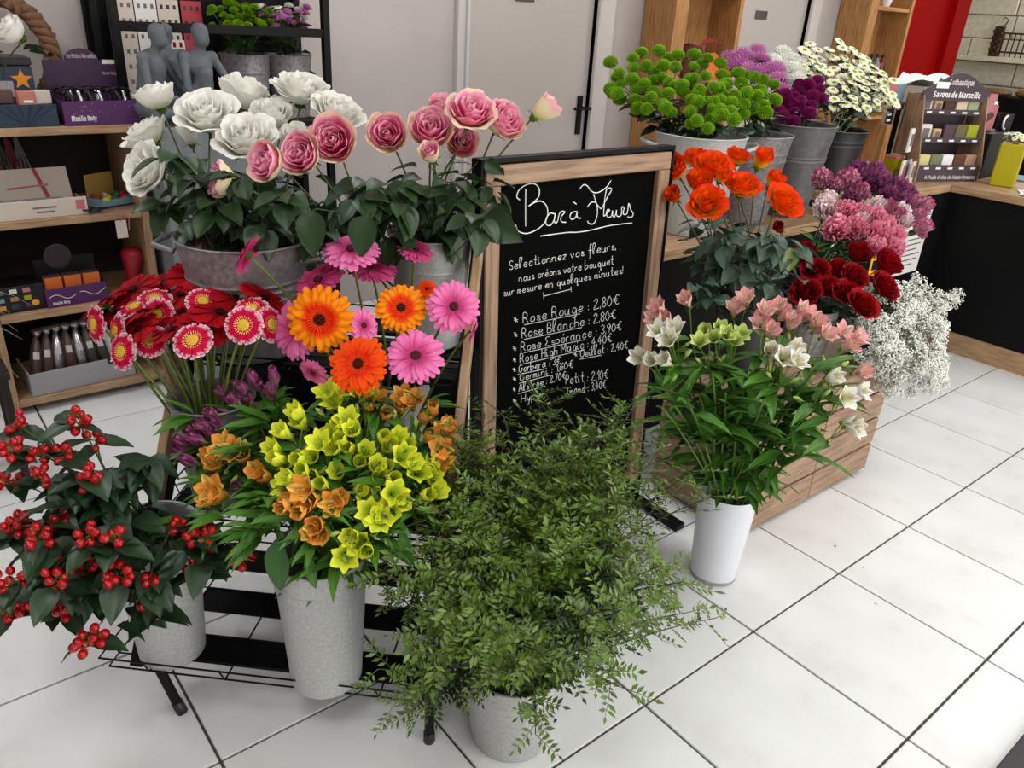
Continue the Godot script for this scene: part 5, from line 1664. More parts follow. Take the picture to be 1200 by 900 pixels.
# ---------------------------------------------------------------- on the counter
func counter_things() -> void:
	var cy := 0.8722
	# soap stand: three stepped rows under an arched header
	var o := thing("soap_stand", "plum coloured card display stand of soaps on the counter corner", "display stand", Vector3(4.47, cy, -1.86), -0.36)
	for r in 3:
		var y := 0.0 if r == 0 else 0.055 + 0.135 * r
		var w := 0.205 - 0.006 * r
		var z := -0.04 * r
		pbox("ledge_front", Vector3(-w, y, z + 0.005), Vector3(w, y + (0.085 if r == 0 else 0.028), z + 0.011), M.plum_card, o)
		pbox("ledge", Vector3(-w, y + (0.045 if r == 0 else 0.0), z - 0.10), Vector3(w, y + (0.055 if r == 0 else 0.012), z + 0.005), M.plum_card, o)
		for k in 5:
			pbox("price_strip", Vector3(-0.155 + 0.078 * k - 0.016, y + (0.064 if r == 0 else 0.009), z + 0.0112), Vector3(-0.155 + 0.078 * k + 0.016, y + (0.074 if r == 0 else 0.018), z + 0.0122), M.label_white, o, 0.0)
		var cols := [["ivory", "sage green", "white", "chestnut", "tan"], ["framed white", "small beige", "mauve", "olive", "lime green"], ["framed white", "small beige", "brown", "cream", "pale green"]]
		for k in 5:
			var name_: String = cols[r][k]
			var s := thing("soap", name_ + " soap block on the " + ["lowest", "middle", "upper"][r] + " ledge of the soap stand", "soap", o.position + o.basis * Vector3(-0.155 + 0.078 * k, y + (0.0552 if r == 0 else 0.0122), z - 0.03), -0.36)
			var m := MB.new()
			m.col = {"ivory": L(0.80, 0.75, 0.50), "sage green": L(0.42, 0.46, 0.33), "white": L(0.88, 0.88, 0.87), "chestnut": L(0.36, 0.19, 0.13), "tan": L(0.66, 0.50, 0.40), "framed white": L(0.82, 0.80, 0.78), "small beige": L(0.78, 0.65, 0.50), "mauve": L(0.30, 0.20, 0.25), "olive": L(0.38, 0.36, 0.24), "lime green": L(0.60, 0.62, 0.10), "brown": L(0.30, 0.17, 0.13), "cream": L(0.86, 0.78, 0.68), "pale green": L(0.62, 0.66, 0.54)}[name_]
			var sz := 0.052 if name_ == "small beige" else 0.072
			m.box(Vector3(sz, sz * 1.08, 0.03), T3(0, sz * 0.54, 0), 0.004)
			part("block", m.mesh(), M.painted, s)
			if name_ in ["framed white", "small beige"]:
				pbox("print", Vector3(-sz * 0.3, sz * 0.22, 0.015), Vector3(sz * 0.3, sz * 0.82, 0.0158), M.grey_print, s, 0.0)
	for s in [-1.0, 1.0]:
		var side := MB.new()
		side.extrude(PackedVector2Array([Vector2(0.0, 0.0), Vector2(0.012, 0.0), Vector2(0.012, 0.08), Vector2(-0.07, 0.42), Vector2(-0.17, 0.42), Vector2(-0.17, 0.0)]), 0.008, T3(s * 0.21, 0, 0) * Transform3D(Basis(Vector3.UP, -PI / 2), Vector3.ZERO))
		part("side", side.mesh(), M.crate_y, o)
	pbox("back", Vector3(-0.205, 0.0, -0.18), Vector3(0.205, 0.42, -0.171), M.plum_card, o)
	var hd := PackedVector2Array([Vector2(-0.22, 0.395), Vector2(0.22, 0.395), Vector2(0.22, 0.44)])
	for k in 15:
		var x := 0.20 - 0.40 * k / 14.0
		hd.append(Vector2(x, 0.455 + 0.075 * pow(cos(x / 0.20 * PI / 2), 1.4)))
	hd.append(Vector2(-0.22, 0.44))
	var hm := MB.new()
	hm.extrude(hd, 0.008, T3(0, 0, -0.075))
	part("header", hm.mesh(), M.plum_card, o)
	text("lettering", "Savons de Marseille", 0.04, M.label_white, o, T3(0.0, 0.425, -0.070), 0.31, "Droid Sans", true)
	text("lettering", "Lothantique", 0.036, M.label_white, o, T3(0.01, 0.485, -0.070), 0.16, "Droid Serif", false, true)
	text("lettering", "A l'huile d'olive de Haute-Provence", 0.026, M.label_white, o, T3(0.02, 0.022, 0.0115), 0.34, "Droid Sans", false, true)
	pbox("blank_label", Vector3(-0.15, 0.455, -0.0705), Vector3(-0.07, 0.485, -0.0695), M.label_white, o, 0.0)
	# lime vase of cotton buds
	var v := thing("vase", "square lime yellow vase of white dried flowers on the counter", "vase", Vector3(4.68, cy, -1.655), 0.3)
	var vb := MB.new()
	vb.box(Vector3(0.115, 0.215, 0.115), T3(0, 0.1075, 0), 0.006)
	part("body", vb.mesh(), M.lime, v)
	for k in 16:
		var q := thing("dried_flower", "white dried flower on a pale stem in the lime vase", "dried flower", v.position + Vector3(rnd(-0.04, 0.04), 0.2155, rnd(-0.04, 0.04)), 0.0, "white dried flowers in the lime vase")
		var e := Vector3(rnd(-0.04, 0.04), rnd(0.025, 0.05), rnd(-0.04, 0.04))
		part("stem", stem_mesh(PackedVector3Array([Vector3.ZERO, e * 0.5, e]), 0.003, L(0.62, 0.45, 0.36), L(0.66, 0.55, 0.42), 4), M.leaf, q)
		part("head", mum_head("daisy"), M.petal, q, Transform3D(aim(e).scaled_local(Vector3.ONE * 0.016), e))
	# pink lantern jar with a heart
	var j := thing("lantern", "pink lantern jar with a cut-out heart beside the soap stand", "lantern", Vector3(4.86, cy, -1.93))
	var up := MB.new()
	up.box(Vector3(0.30, 0.24, 0.26), T3(0, 0.12, 0), 0.003)
	var st := thing("box", "black display block under the pink lantern jar", "box", Vector3(4.90, cy, -1.93))
	part("block", up.mesh(), M.black_card, st)
	j.position.y = cy + 0.24
	var jb := MB.new()
	jb.lathe(PackedVector2Array([Vector2(0.002, 0), Vector2(0.066, 0), Vector2(0.072, 0.01), Vector2(0.074, 0.13), Vector2(0.055, 0.16), Vector2(0.055, 0.19), Vector2(0.05, 0.19), Vector2(0.05, 0.16), Vector2(0.066, 0.13), Vector2(0.064, 0.01), Vector2(0.002, 0.01)]), 28)
	part("jar", jb.mesh(), M.pink_lamp, j)
	var hp := PackedVector2Array()
	for k in 24:
		var a := TAU * k / 24.0
		hp.append(Vector2(0.0022 * 16.0 * pow(sin(a), 3.0), 0.0022 * (13.0 * cos(a) - 5.0 * cos(2 * a) - 2.0 * cos(3 * a) - cos(4 * a))))
	var hh := MB.new()
	hh.extrude(hp, 0.016, Transform3D(Basis(Vector3.UP, -0.75), Vector3(0, 0.075, 0)) * T3(0, 0, 0.066))
	part("heart", hh.mesh(), M.lamp_hole, j)
	part("sticker", bxm(Vector3(0.03, 0.022, 0.002), 0.0), M.label_white, j, Transform3D(Basis(Vector3.UP, -0.2), Vector3.ZERO) * T3(0, 0.145, 0.066))
	# wooden card rack behind the mums
	var r := thing("card_rack", "wooden counter rack with dividers holding greeting cards and candles", "rack", Vector3(4.05, cy, -2.12), 0.0)
	pbox("divider", Vector3(0.35, 0.0, -0.02), Vector3(0.62, 0.42, 0.0), M.crate_y, r)
	pbox("divider", Vector3(0.085, 0.0, 0.0), Vector3(0.135, 0.27, 0.05), M.pine_y, r)
	pbox("top_rail", Vector3(0.0, 0.33, -0.04), Vector3(0.349, 0.37, -0.02), M.crate_x, r)
	pbox("tray_front", Vector3(0.126, 0.01, 0.13), Vector3(0.56, 0.045, 0.14), M.crate_x, r)
	pbox("tray_bottom", Vector3(0.126, 0.0, 0.001), Vector3(0.56, 0.012, 0.129), M.crate_x, r)
	pbox("upright", Vector3(0.31, 0.0, -0.04), Vector3(0.335, 0.33, -0.021), M.black_metal, r)
	for k in 4:
		var b := thing("candle_box", ["green and yellow", "pink", "orange", "white and pink"][k] + " wrapped candle box on the wooden rack", "box", r.position + Vector3(0.20 + 0.083 * k, 0.0125, 0.06))
		pbox("carton", Vector3(-0.038, 0.0, -0.04), Vector3(0.038, 0.09, 0.04), [M.lime, M.pink_print, M.orange_card, M.cream_card][k], b)
		pbox("lid", Vector3(-0.039, 0.09, -0.041), Vector3(0.039, 0.102, 0.041), [M.pink_print, M.white_paper, M.salmon_card, M.pink_print][k], b)
	for k in 6:
		var b := thing("card_pack", "pack of greeting cards in clear film on the wooden rack, " + ["upper row, left", "upper row, right", "lower row, left", "lower row, middle", "lower row, right", "lowest, nearest the front"][k], "cards", r.position + Vector3([0.135, 0.195, 0.10, 0.145, 0.185, 0.13][k], [0.15, 0.15, 0.0, 0.0, 0.0, 0.0][k], [0.16, 0.13, 0.175, 0.17, 0.16, 0.21][k]), 0.2)
		pbox("cards", Vector3(-0.03, 0.0, -0.006), Vector3(0.03, 0.11, 0.006), [M.white_paper, M.cream_card, M.white_paper, M.speckled, M.white_paper, M.cream_card][k], b)
		pbox("print", Vector3(-0.02, 0.03, 0.006), Vector3(0.02, 0.09, 0.0075), [M.grey_print, M.light_blue, M.pink_print, M.grey_print, M.speckled, M.grey_print][k], b, 0.0)
	for k in 4:
		var b := thing("postcard", ["green", "pale pink", "pink and white", "sky blue"][k] + " postcard standing on the top rail of the wooden rack", "postcard", r.position + Vector3(0.04 + 0.085 * k, 0.3705, -0.03))
		pbox("card", Vector3(-0.04, 0.0, -0.002), Vector3(0.04, 0.085, 0.002), [M.plinth, M.cream_card, M.pink_print, M.light_blue][k], b)
	var pt := thing("price_sign", "small black price sign hanging from the wooden rack rail", "sign", r.position + Vector3(0.21, 0.27, -0.018))
	pbox("card", Vector3(-0.035, -0.04, 0.0), Vector3(0.035, 0.07, 0.003), M.black_card, pt)
	for k in 3:
		pbox("print", Vector3(-0.024, -0.025 + 0.03 * k, 0.003), Vector3(0.022 - 0.006 * k, -0.013 + 0.03 * k, 0.0036), M.label_white, pt, 0.0)
	# paper sleeves and black bits at the back of the counter
	for k in 3:
		var b := thing("paper_stack", ["stack of crumpled white paper sleeves behind the soap stand", "pale blue folded papers on the counter behind the header", "white folded leaflets lying beside the lime vase"][k], "paper", [Vector3(4.88, cy, -2.25), Vector3(5.02, cy + 0.001, -1.72), Vector3(4.56, cy, -1.44)][k], 0.2 * k)
		if k == 0:
			pbox("carton", Vector3(-0.24, 0.0, -0.12), Vector3(0.24, 0.44, 0.08), M.cream_card, b)
			var pm := MB.new()
			pm.sheet(12, 6, func(u: float, w: float) -> Vector3: return Vector3(u * 0.25, 0.47 + 0.02 * sin(u * 9 + w * 5) + 0.015 * sin(u * 21), -0.12 + 0.22 * w), func(_u: float, _w: float) -> Color: return L(0.86, 0.86, 0.86))
			part("sleeves", pm.mesh(), M.painted, b)
		else:
			for q in 4:
				part("sheet", bxm(Vector3(0.20, 0.002, 0.13), 0.0), [M.white_paper, M.light_blue][q % 2] if k == 1 else M.white_paper, b, T3(rnd(-0.01, 0.01), 0.0015 + 0.0022 * q, rnd(-0.01, 0.01), rnd(-0.2, 0.2)))
	var cup := thing("cup", "white mug handle beside the pink lantern jar", "mug", Vector3(5.02, cy + 0.2405, -1.86))
	var cb := MB.new()
	cb.lathe(PackedVector2Array([Vector2(0.002, 0), Vector2(0.035, 0), Vector2(0.038, 0.09), Vector2(0.034, 0.09), Vector2(0.032, 0.006), Vector2(0.002, 0.006)]), 20)
	part("body", cb.mesh(), M.black_card, cup)
	cb = MB.new()
	var hr := PackedVector3Array()
	for k in 9:
		var a := -PI / 2 + PI * k / 8.0
		hr.append(Vector3(-0.03 - 0.035 * cos(a), 0.045 + 0.035 * sin(a), 0.02))
	cb.tube(hr, 0.006, 0.006, 6)
	part("handle", cb.mesh(), M.label_white, cup)
	# far right: shelf on the stone wall with a wicker chair and ironwork
	var sh := thing("wall_shelf", "pale ledge on the stone wall carrying small rustic pieces", "shelf", Vector3(10.02, 1.375, -3.6))
	pbox("board", Vector3(-0.22, 0.0, -0.75), Vector3(0.0, 0.05, 1.3), M.stone, sh)
	var orn := thing("ornament", "brown wrought ornament with curled top on the stone ledge", "ornament", Vector3(9.90, 1.4252, -3.99))
	var ob := MB.new()
	ob.col = L(0.28, 0.17, 0.13)
	ob.box(Vector3(0.03, 0.30, 0.10), T3(0, 0.15, 0), 0.006)
	for k in 14:
		ob.ball(Vector3(0.02, 0.022, 0.022), T3(-0.02, 0.03 + 0.020 * k, 0.04 * sin(k * 2.1)), 6, 4)
	ob.tube(PackedVector3Array([Vector3(0, 0.29, 0.03), Vector3(0, 0.36, 0.06), Vector3(0, 0.39, 0.02), Vector3(0, 0.36, 0.0)]), 0.008, 0.006, 5)
	part("body", ob.mesh(), M.painted, orn)
	var gate := thing("rack", "small brown spindle rack on the stone ledge", "rack", Vector3(9.90, 1.4252, -3.77))
	ob = MB.new()
	ob.col = L(0.25, 0.15, 0.11)
	for k in 7:
		ob.tube(PackedVector3Array([Vector3(0, 0.0, -0.16 + 0.055 * k), Vector3(0, 0.24, -0.16 + 0.055 * k)]), 0.007, 0.007, 5)
	ob.box(Vector3(0.02, 0.018, 0.38), T3(0, 0.05, 0.0), 0.003)
	ob.box(Vector3(0.02, 0.018, 0.38), T3(0, 0.235, 0.0), 0.003)
	part("spindles", ob.mesh(), M.painted, gate)
	var bas := bucket("basket", "dark wicker basket at the right end of the stone ledge", Vector3(9.90, 1.4252, -3.47), 0.09, 0.11, 0.16, M.shelf_dark, "", [0.3, 0.55, 0.8])
	bas.set_meta("category", "basket")
	# things on a low cupboard before the stone wall
	var lc := thing("cupboard", "dark low cupboard in front of the stone wall", "cupboard", Vector3(9.7, 0, -3.4))
	pbox("body", Vector3(-0.25, 0.0, -1.3), Vector3(0.25, 1.05, 1.5), M.black_panel, lc)
	for k in 4:
		var b := thing("bag", ["black folded bag on the dark cupboard, left one", "tan wicker tray on the dark cupboard", "small tan basket on the dark cupboard", "black bag at the right end of the dark cupboard"][k], ["bag", "tray", "basket", "bag"][k], Vector3(9.62, 1.0505, -4.1 + 0.36 * k))
		var bm := MB.new()
		bm.col = [L(0.04, 0.04, 0.04), L(0.45, 0.34, 0.2), L(0.5, 0.38, 0.22), L(0.04, 0.04, 0.05)][k]
		bm.ball(Vector3(0.12, [0.07, 0.04, 0.05, 0.08][k], 0.17), T3(0, [0.06, 0.035, 0.045, 0.07][k], 0), 12, 8)
		part("body", bm.mesh(), M.painted, b)
	var pl := thing("potted_plant", "small green plant with orange bloom before the stone wall", "plant", Vector3(9.62, 1.0505, -4.38))
	var pm2 := MB.new()
	pm2.lathe(PackedVector2Array([Vector2(0.002, 0), Vector2(0.05, 0), Vector2(0.06, 0.09), Vector2(0.002, 0.08)]), 14)
	part("pot", pm2.mesh(), M.dark_pot, pl)
	for k in 22:
		var a := k * 2.4
		add_leaf(pl, "lily", Vector3(0, 0.08, 0), Vector3(cos(a), rnd(0.4, 1.8), sin(a)), rnd(0.16, 0.26))
	part("bloom", carnation_head("pink"), M.orange_card, pl, T3(0, 0.26, 0).scaled_local(Vector3.ONE * 0.05))

# ---------------------------------------------------------------- flowers in their buckets
func each(s: String) -> Array:                        # "x,y,... ; x,y,..." to rows of numbers
	var out := []
	for w in s.split(";"):
		var r := []
		for q in w.strip_edges().split(","):
			r.append(float(q))
		out.append(r)
	return out

func roses_white(foot: Vector3, mouth: Vector3) -> void:
	# x, y, width in the frame, depth, direction right / up / towards, petal form
	var a := [
		[183, 114, 50, 1.98, -0.25, 0.95, 0.1, "cup", "white rose half open on the upper left with its stem in view"],
		[241, 131, 74, 1.88, 0.1, 0.8, 0.5, "open", "large wide open white rose in the middle of the white roses"],
		[285, 110, 62, 2.06, 0.3, 0.9, 0.05, "cup", "white rose behind the large middle one, seen from its side"],
		[352, 102, 66, 2.04, 0.15, 0.9, 0.25, "open", "highest white rose, at the top of the white roses"],
		[397, 130, 64, 2.02, 0.35, 0.8, 0.3, "open", "rightmost white rose, touching the pink roses"],
		[170, 155, 60, 1.96, -0.5, 0.8, 0.15, "open", "white rose leaning left above the lowest white rose"],
		[168, 198, 68, 1.84, -0.55, 0.45, 0.75, "open", "large white rose lowest at the left, facing the front left"],
		[288, 160, 76, 1.86, 0.05, 0.75, 0.5, "open", "wide open white rose just above the pink roses"],
		[318, 136, 52, 2.0, 0.1, 0.85, 0.3, "cup", "white rose with bluish shade behind the wide open one"],
		[333, 128, 44, 2.1, 0.1, 0.9, 0.1, "cup", "smaller white rose between the highest and the rightmost ones"],
		[222, 160, 36, 1.98, -0.1, 0.9, 0.2, "bud", "small greenish white rose bud behind the wide open ones"],
		[204, 207, 26, 1.86, 0.5, 0.3, 0.6, "bud", "small white rosebud right of the lowest white rose"],
		[345, 162, 40, 1.98, 0.1, 0.7, 0.5, "cup", "white rose half hidden behind the two big pink roses"],
	]
	for r in a:
		var t: float = r[3]
		var m := mouth + Vector3(rnd(-0.09, 0.09), 0, rnd(-0.09, 0.09))
		rose("white", r[7], C(r[0], r[1], t), D(r[4], r[5], r[6]), r[2] * t / FOCAL * 1.04, foot + Vector3(rnd(-0.06, 0.06), 0, rnd(-0.06, 0.06)), m, r[8], "", 8)

func roses_pink(foot: Vector3, mouth: Vector3) -> void:
	var a := [
		[262, 212, 50, 1.80, -0.85, 0.3, 0.45, "cup", "pink and cream rose furthest left, turned away to the left"],
		[314, 190, 54, 1.80, -0.5, 0.35, 0.8, "cup", "deep pink rose second from the left, with cream outer petals"],
		[355, 181, 58, 1.80, -0.25, 0.4, 0.9, "cup", "deep pink rose facing the front, left of the larger one"],
		[391, 165, 62, 1.82, 0.0, 0.35, 0.9, "cup", "large pink rose facing the front above the rose leaves"],
		[455, 158, 54, 1.88, 0.0, 0.4, 0.85, "cup", "pink rose with a red pink heart, alone in the middle"],
		[505, 152, 58, 1.88, 0.05, 0.6, 0.75, "cup", "pink rose with greenish outer petals, left of the tallest one"],
		[552, 129, 64, 1.86, 0.1, 0.8, 0.55, "open", "tallest pale pink rose with its cup of cream petals"],
		[590, 143, 56, 1.90, 0.5, 0.6, 0.6, "cup", "pale pink rose right behind the tallest pink rose"],
		[636, 130, 46, 1.90, 0.75, 0.62, 0.1, "bud", "pink and cream rosebud sticking out furthest right on its own"],
		[541, 167, 44, 1.96, 0.2, 0.4, 0.8, "cup", "deep pink rose below and behind the tallest pink rose"],
		[518, 125, 36, 2.04, 0.0, 0.8, 0.4, "cup", "bright pink rose peeping out behind the tallest one"],
		[505, 182, 38, 1.86, -0.1, 0.6, 0.6, "bud", "greenish half closed rose under the pink ones"],
	]
	for k in a.size():
		var r: Array = a[k]
		var t: float = r[3]
		var left := k < 4
		var m := mouth + Vector3(rnd(-0.06, 0.06), 0, rnd(-0.06, 0.06))
		if left:
			m = m.lerp(rack_t * Vector3(-0.42, 1.02, -0.55), 0.6)
		rose("pink", r[7], C(r[0], r[1], t), D(r[4], r[5], r[6]), r[2] * t / FOCAL * 1.04, foot + Vector3(rnd(-0.04, 0.04), 0, rnd(-0.04, 0.04)), m, r[8], "", 12)
	# loose stems of dark leaves that fill the bouquets
	for k in 46:
		var x := 200.0 + 8.2 * k
		var p := C(x, (205.0 if x < 290 else 235.0) + rnd(-25, 40), rnd(1.74, 2.0))
		var o := thing("rose_foliage", "stem of dark green rose leaves hanging over the zinc buckets", "leaves", p, 0.0, "rose leaf stems over the zinc buckets")
		part("stem", stem_mesh(bez(Vector3.ZERO, Vector3(0, -0.06, 0), (mouth if x > 420 else mouth.lerp(rack_t * Vector3(-0.45, 1.02, -0.55), 0.8)) - p - Vector3(0, 0.1, 0), 4), 0.002, L(0.2, 0.26, 0.11), L(0.26, 0.32, 0.13), 4), M.leaf, o)
		for q in 6:
			var d := D(rnd(-1, 1), rnd(-0.9, 0.2), rnd(0.0, 1.0))
			add_leaf(o, "rose", d * rnd(0.005, 0.04), d, rnd(0.055, 0.085), rnd(-0.4, 0.4))
	for q in [[583, 262, 1.80, 0.6, -0.25, 0.5, 0.115], [594, 245, 1.84, 0.35, -0.85, 0.3, 0.10], [585, 196, 1.9, 0.6, -0.4, 0.3, 0.055], [383, 255, 1.70, 0.0, -0.9, 0.5, 0.105], [447, 260, 1.70, -0.2, -0.9, 0.4, 0.10]]:
		var at := C(q[0] - 16, q[1] - 8, q[2])
		var o := thing("rose_foliage", {583: "broad rose leaf hanging right, in front of the chalkboard frame", 594: "long rose leaf pointing down over the chalkboard", 585: "small bright rose leaf at the chalkboard's top corner", 383: "broad dark rose leaf hanging over the pink gerbera", 447: "broad dark rose leaf hanging between the zinc buckets"}[q[0]], "leaves", at)
		add_leaf(o, "rose", Vector3.ZERO, D(q[3], q[4], q[5]), q[6], 0.2, D(0, 0.3, 1))
		part("stem", stem_mesh(bez(Vector3.ZERO, Vector3(-0.02, 0.02, -0.02), mouth - at, 4), 0.0016, L(0.2, 0.26, 0.11), L(0.26, 0.32, 0.13), 4), M.leaf, o)

func gerberas(foot: Vector3, mouth: Vector3) -> void:
	var a := [
		["orange", 374, 375, 82, 1.66, 0.0, 0.22, 0.97, "largest orange gerbera with yellow tips, facing straight ahead"],
		["orange", 470, 360, 64, 1.72, 0.1, 0.6, 0.8, "smaller orange gerbera with yellow tips, right of the largest"],
		["vermilion", 419, 426, 74, 1.64, -0.1, 0.6, 0.8, "red orange gerbera lowest of the orange ones, above yellow alstroemerias"],
		["vermilion", 500, 338, 26, 1.86, 0.0, 0.6, 0.6, "orange gerbera almost hidden behind the right pink one"],
		["pink", 532, 359, 66, 1.72, 0.25, 0.5, 0.82, "pink gerbera with dark eye beside the stand's right rail"],
		["pink", 487, 416, 72, 1.66, 0.05, 0.72, 0.68, "lowest pink gerbera of the right side, spread flat"],
		["pink", 411, 290, 70, 1.74, 0.05, 0.93, 0.36, "pink gerbera nearest the roses, seen from its edge"],
		["deep_pink", 372, 326, 66, 1.78, -0.35, 0.85, 0.38, "pink gerbera just above the largest orange one"],
		["deep_pink", 287, 297, 54, 1.72, -0.85, 0.42, -0.1, "pink gerbera on a bare green stem turned to the left"],
		["deep_pink", 352, 275, 38, 1.86, -0.5, 0.8, -0.2, "small pink gerbera seen from behind, left of the top one"],
		["deep_pink", 488, 291, 46, 1.84, 0.25, 0.85, 0.25, "dark pink gerbera under the pink rose bucket's rim"],
		["deep_pink", 436, 310, 64, 1.84, 0.1, 0.9, 0.2, "dark pink gerbera in shade under the top pink one"],
		["pink", 427, 381, 42, 1.70, 0.6, 0.45, 0.65, "pink gerbera half covered by the largest orange one, right side"],
		["pink", 343, 386, 76, 1.72, -0.5, 0.3, 0.8, "pink gerbera half covered by the largest orange one, left side"],
		["pink", 366, 438, 40, 1.68, -0.3, -0.3, 0.8, "drooping pink gerbera above the purple alstroemerias"],
		["pink", 556, 390, 34, 1.74, 0.9, -0.25, 0.1, "drooping pink gerbera in front of the chalkboard's left frame"],
	]
	for r in a:
		var t: float = r[4]
		gerbera(r[0], C(r[1], r[2], t), D(r[5], r[6], r[7]), r[3] * t / FOCAL, foot + Vector3(rnd(-0.04, 0.04), 0, rnd(-0.04, 0.04)), mouth + Vector3(rnd(-0.05, 0.05), 0, rnd(-0.05, 0.05)), r[8], "")

func gerberas_red(foot: Vector3, mouth: Vector3) -> void:
	var mini := each("109,380,46,1.72,-0.6,0.2,0.75; 141,412,46,1.70,-0.45,0.35,0.8; 134,388,42,1.74,-0.6,0.3,0.6; 176,399,42,1.74,0,0.7,0.7; 184,368,40,1.78,0,0.4,0.9; 181,349,40,1.82,0.1,0.8,0.3; 238,352,40,1.78,0.3,0.8,0.5; 225,398,48,1.68,0,0.75,0.65; 285,381,46,1.66,0.05,0.45,0.9; 295,360,40,1.74,0.1,0.8,0.4; 157,358,42,1.8,-0.2,0.9,0.2; 319,380,44,1.74,0.8,0.3,0.3")
	var xs := []
	for r in mini:
		xs.append(r[0])
	for k in mini.size():
		var r: Array = mini[k]
		gerbera("mini", C(r[0], r[1], r[3]), D(r[4], r[5], r[6]), r[2] * r[3] / FOCAL, foot + Vector3(rnd(-0.03, 0.03), 0, rnd(-0.03, 0.03)), mouth + Vector3(rnd(-0.05, 0.05), 0, rnd(-0.05, 0.05)), "white-tipped crimson gerbera with yellow eye, %s of the twelve" % from_left(xs, k), "white-tipped crimson gerberas")
	var red := each("121,352,64,1.84; 155,338,64,1.86; 230,322,64,1.9; 213,343,66,1.86; 250,332,66,1.86; 165,364,66,1.78; 160,384,54,1.74; 204,384,64,1.74; 213,364,56,1.8; 258,364,70,1.76; 277,345,64,1.82; 240,380,64,1.76; 312,347,62,1.8; 183,330,60,1.92; 300,342,56,1.86; 252,317,52,1.96; 135,365,54,1.84; 225,360,60,1.84; 192,352,60,1.88; 275,368,56,1.8")
	xs = []
	for r in red:
		xs.append(r[0])
	for k in red.size():
		var r: Array = red[k]
		gerbera("red", C(r[0], r[1], r[3]), D((r[0] - 215.0) / 160.0 + rnd(-0.25, 0.25), 0.9, rnd(-0.1, 0.55)), r[2] * r[3] / FOCAL, foot + Vector3(rnd(-0.03, 0.03), 0, rnd(-0.03, 0.03)), mouth + Vector3(rnd(-0.05, 0.05), 0, rnd(-0.05, 0.05)), "dark red gerbera in the mass behind the white-tipped ones, %s" % from_left(xs, k), "dark red gerberas")

func clusters(kind: String, s: String, t: float, dt: float, c: Vector2, size: float, foot: Vector3, mouth: Vector3, what: String, group: String, leaves := 8, leaf_len := 0.09) -> void:   # stems apart by "|", their flowers by ";"
	var stems := s.split("|")
	var xs := []
	for st in stems:
		var m := 0.0
		var rows := each(st)
		for r in rows:
			m += r[0]
		xs.append(m / rows.size())
	for k in stems.size():
		var heads := []
		for r in each(stems[k]).slice(0, 3):
			var e := Vector2((r[0] - c.x) / 150.0, -(r[1] - c.y) / 150.0)
			var tt := t + dt * e.y + rnd(-0.02, 0.02)
			heads.append([C(r[0], r[1], tt), D(e.x * 0.9 + rnd(-0.3, 0.3), 0.75 + e.y * 0.4, 0.75 - e.y * 0.5 + rnd(-0.2, 0.2))])
		var label := what
		if stems.size() > 1:
			label += ", " + from_left(xs, k)
		lily(heads, kind, size, foot + Vector3(rnd(-0.04, 0.04), 0, rnd(-0.04, 0.04)), mouth + Vector3(rnd(-0.05, 0.05), 0, rnd(-0.05, 0.05)), label, group, leaves, leaf_len)

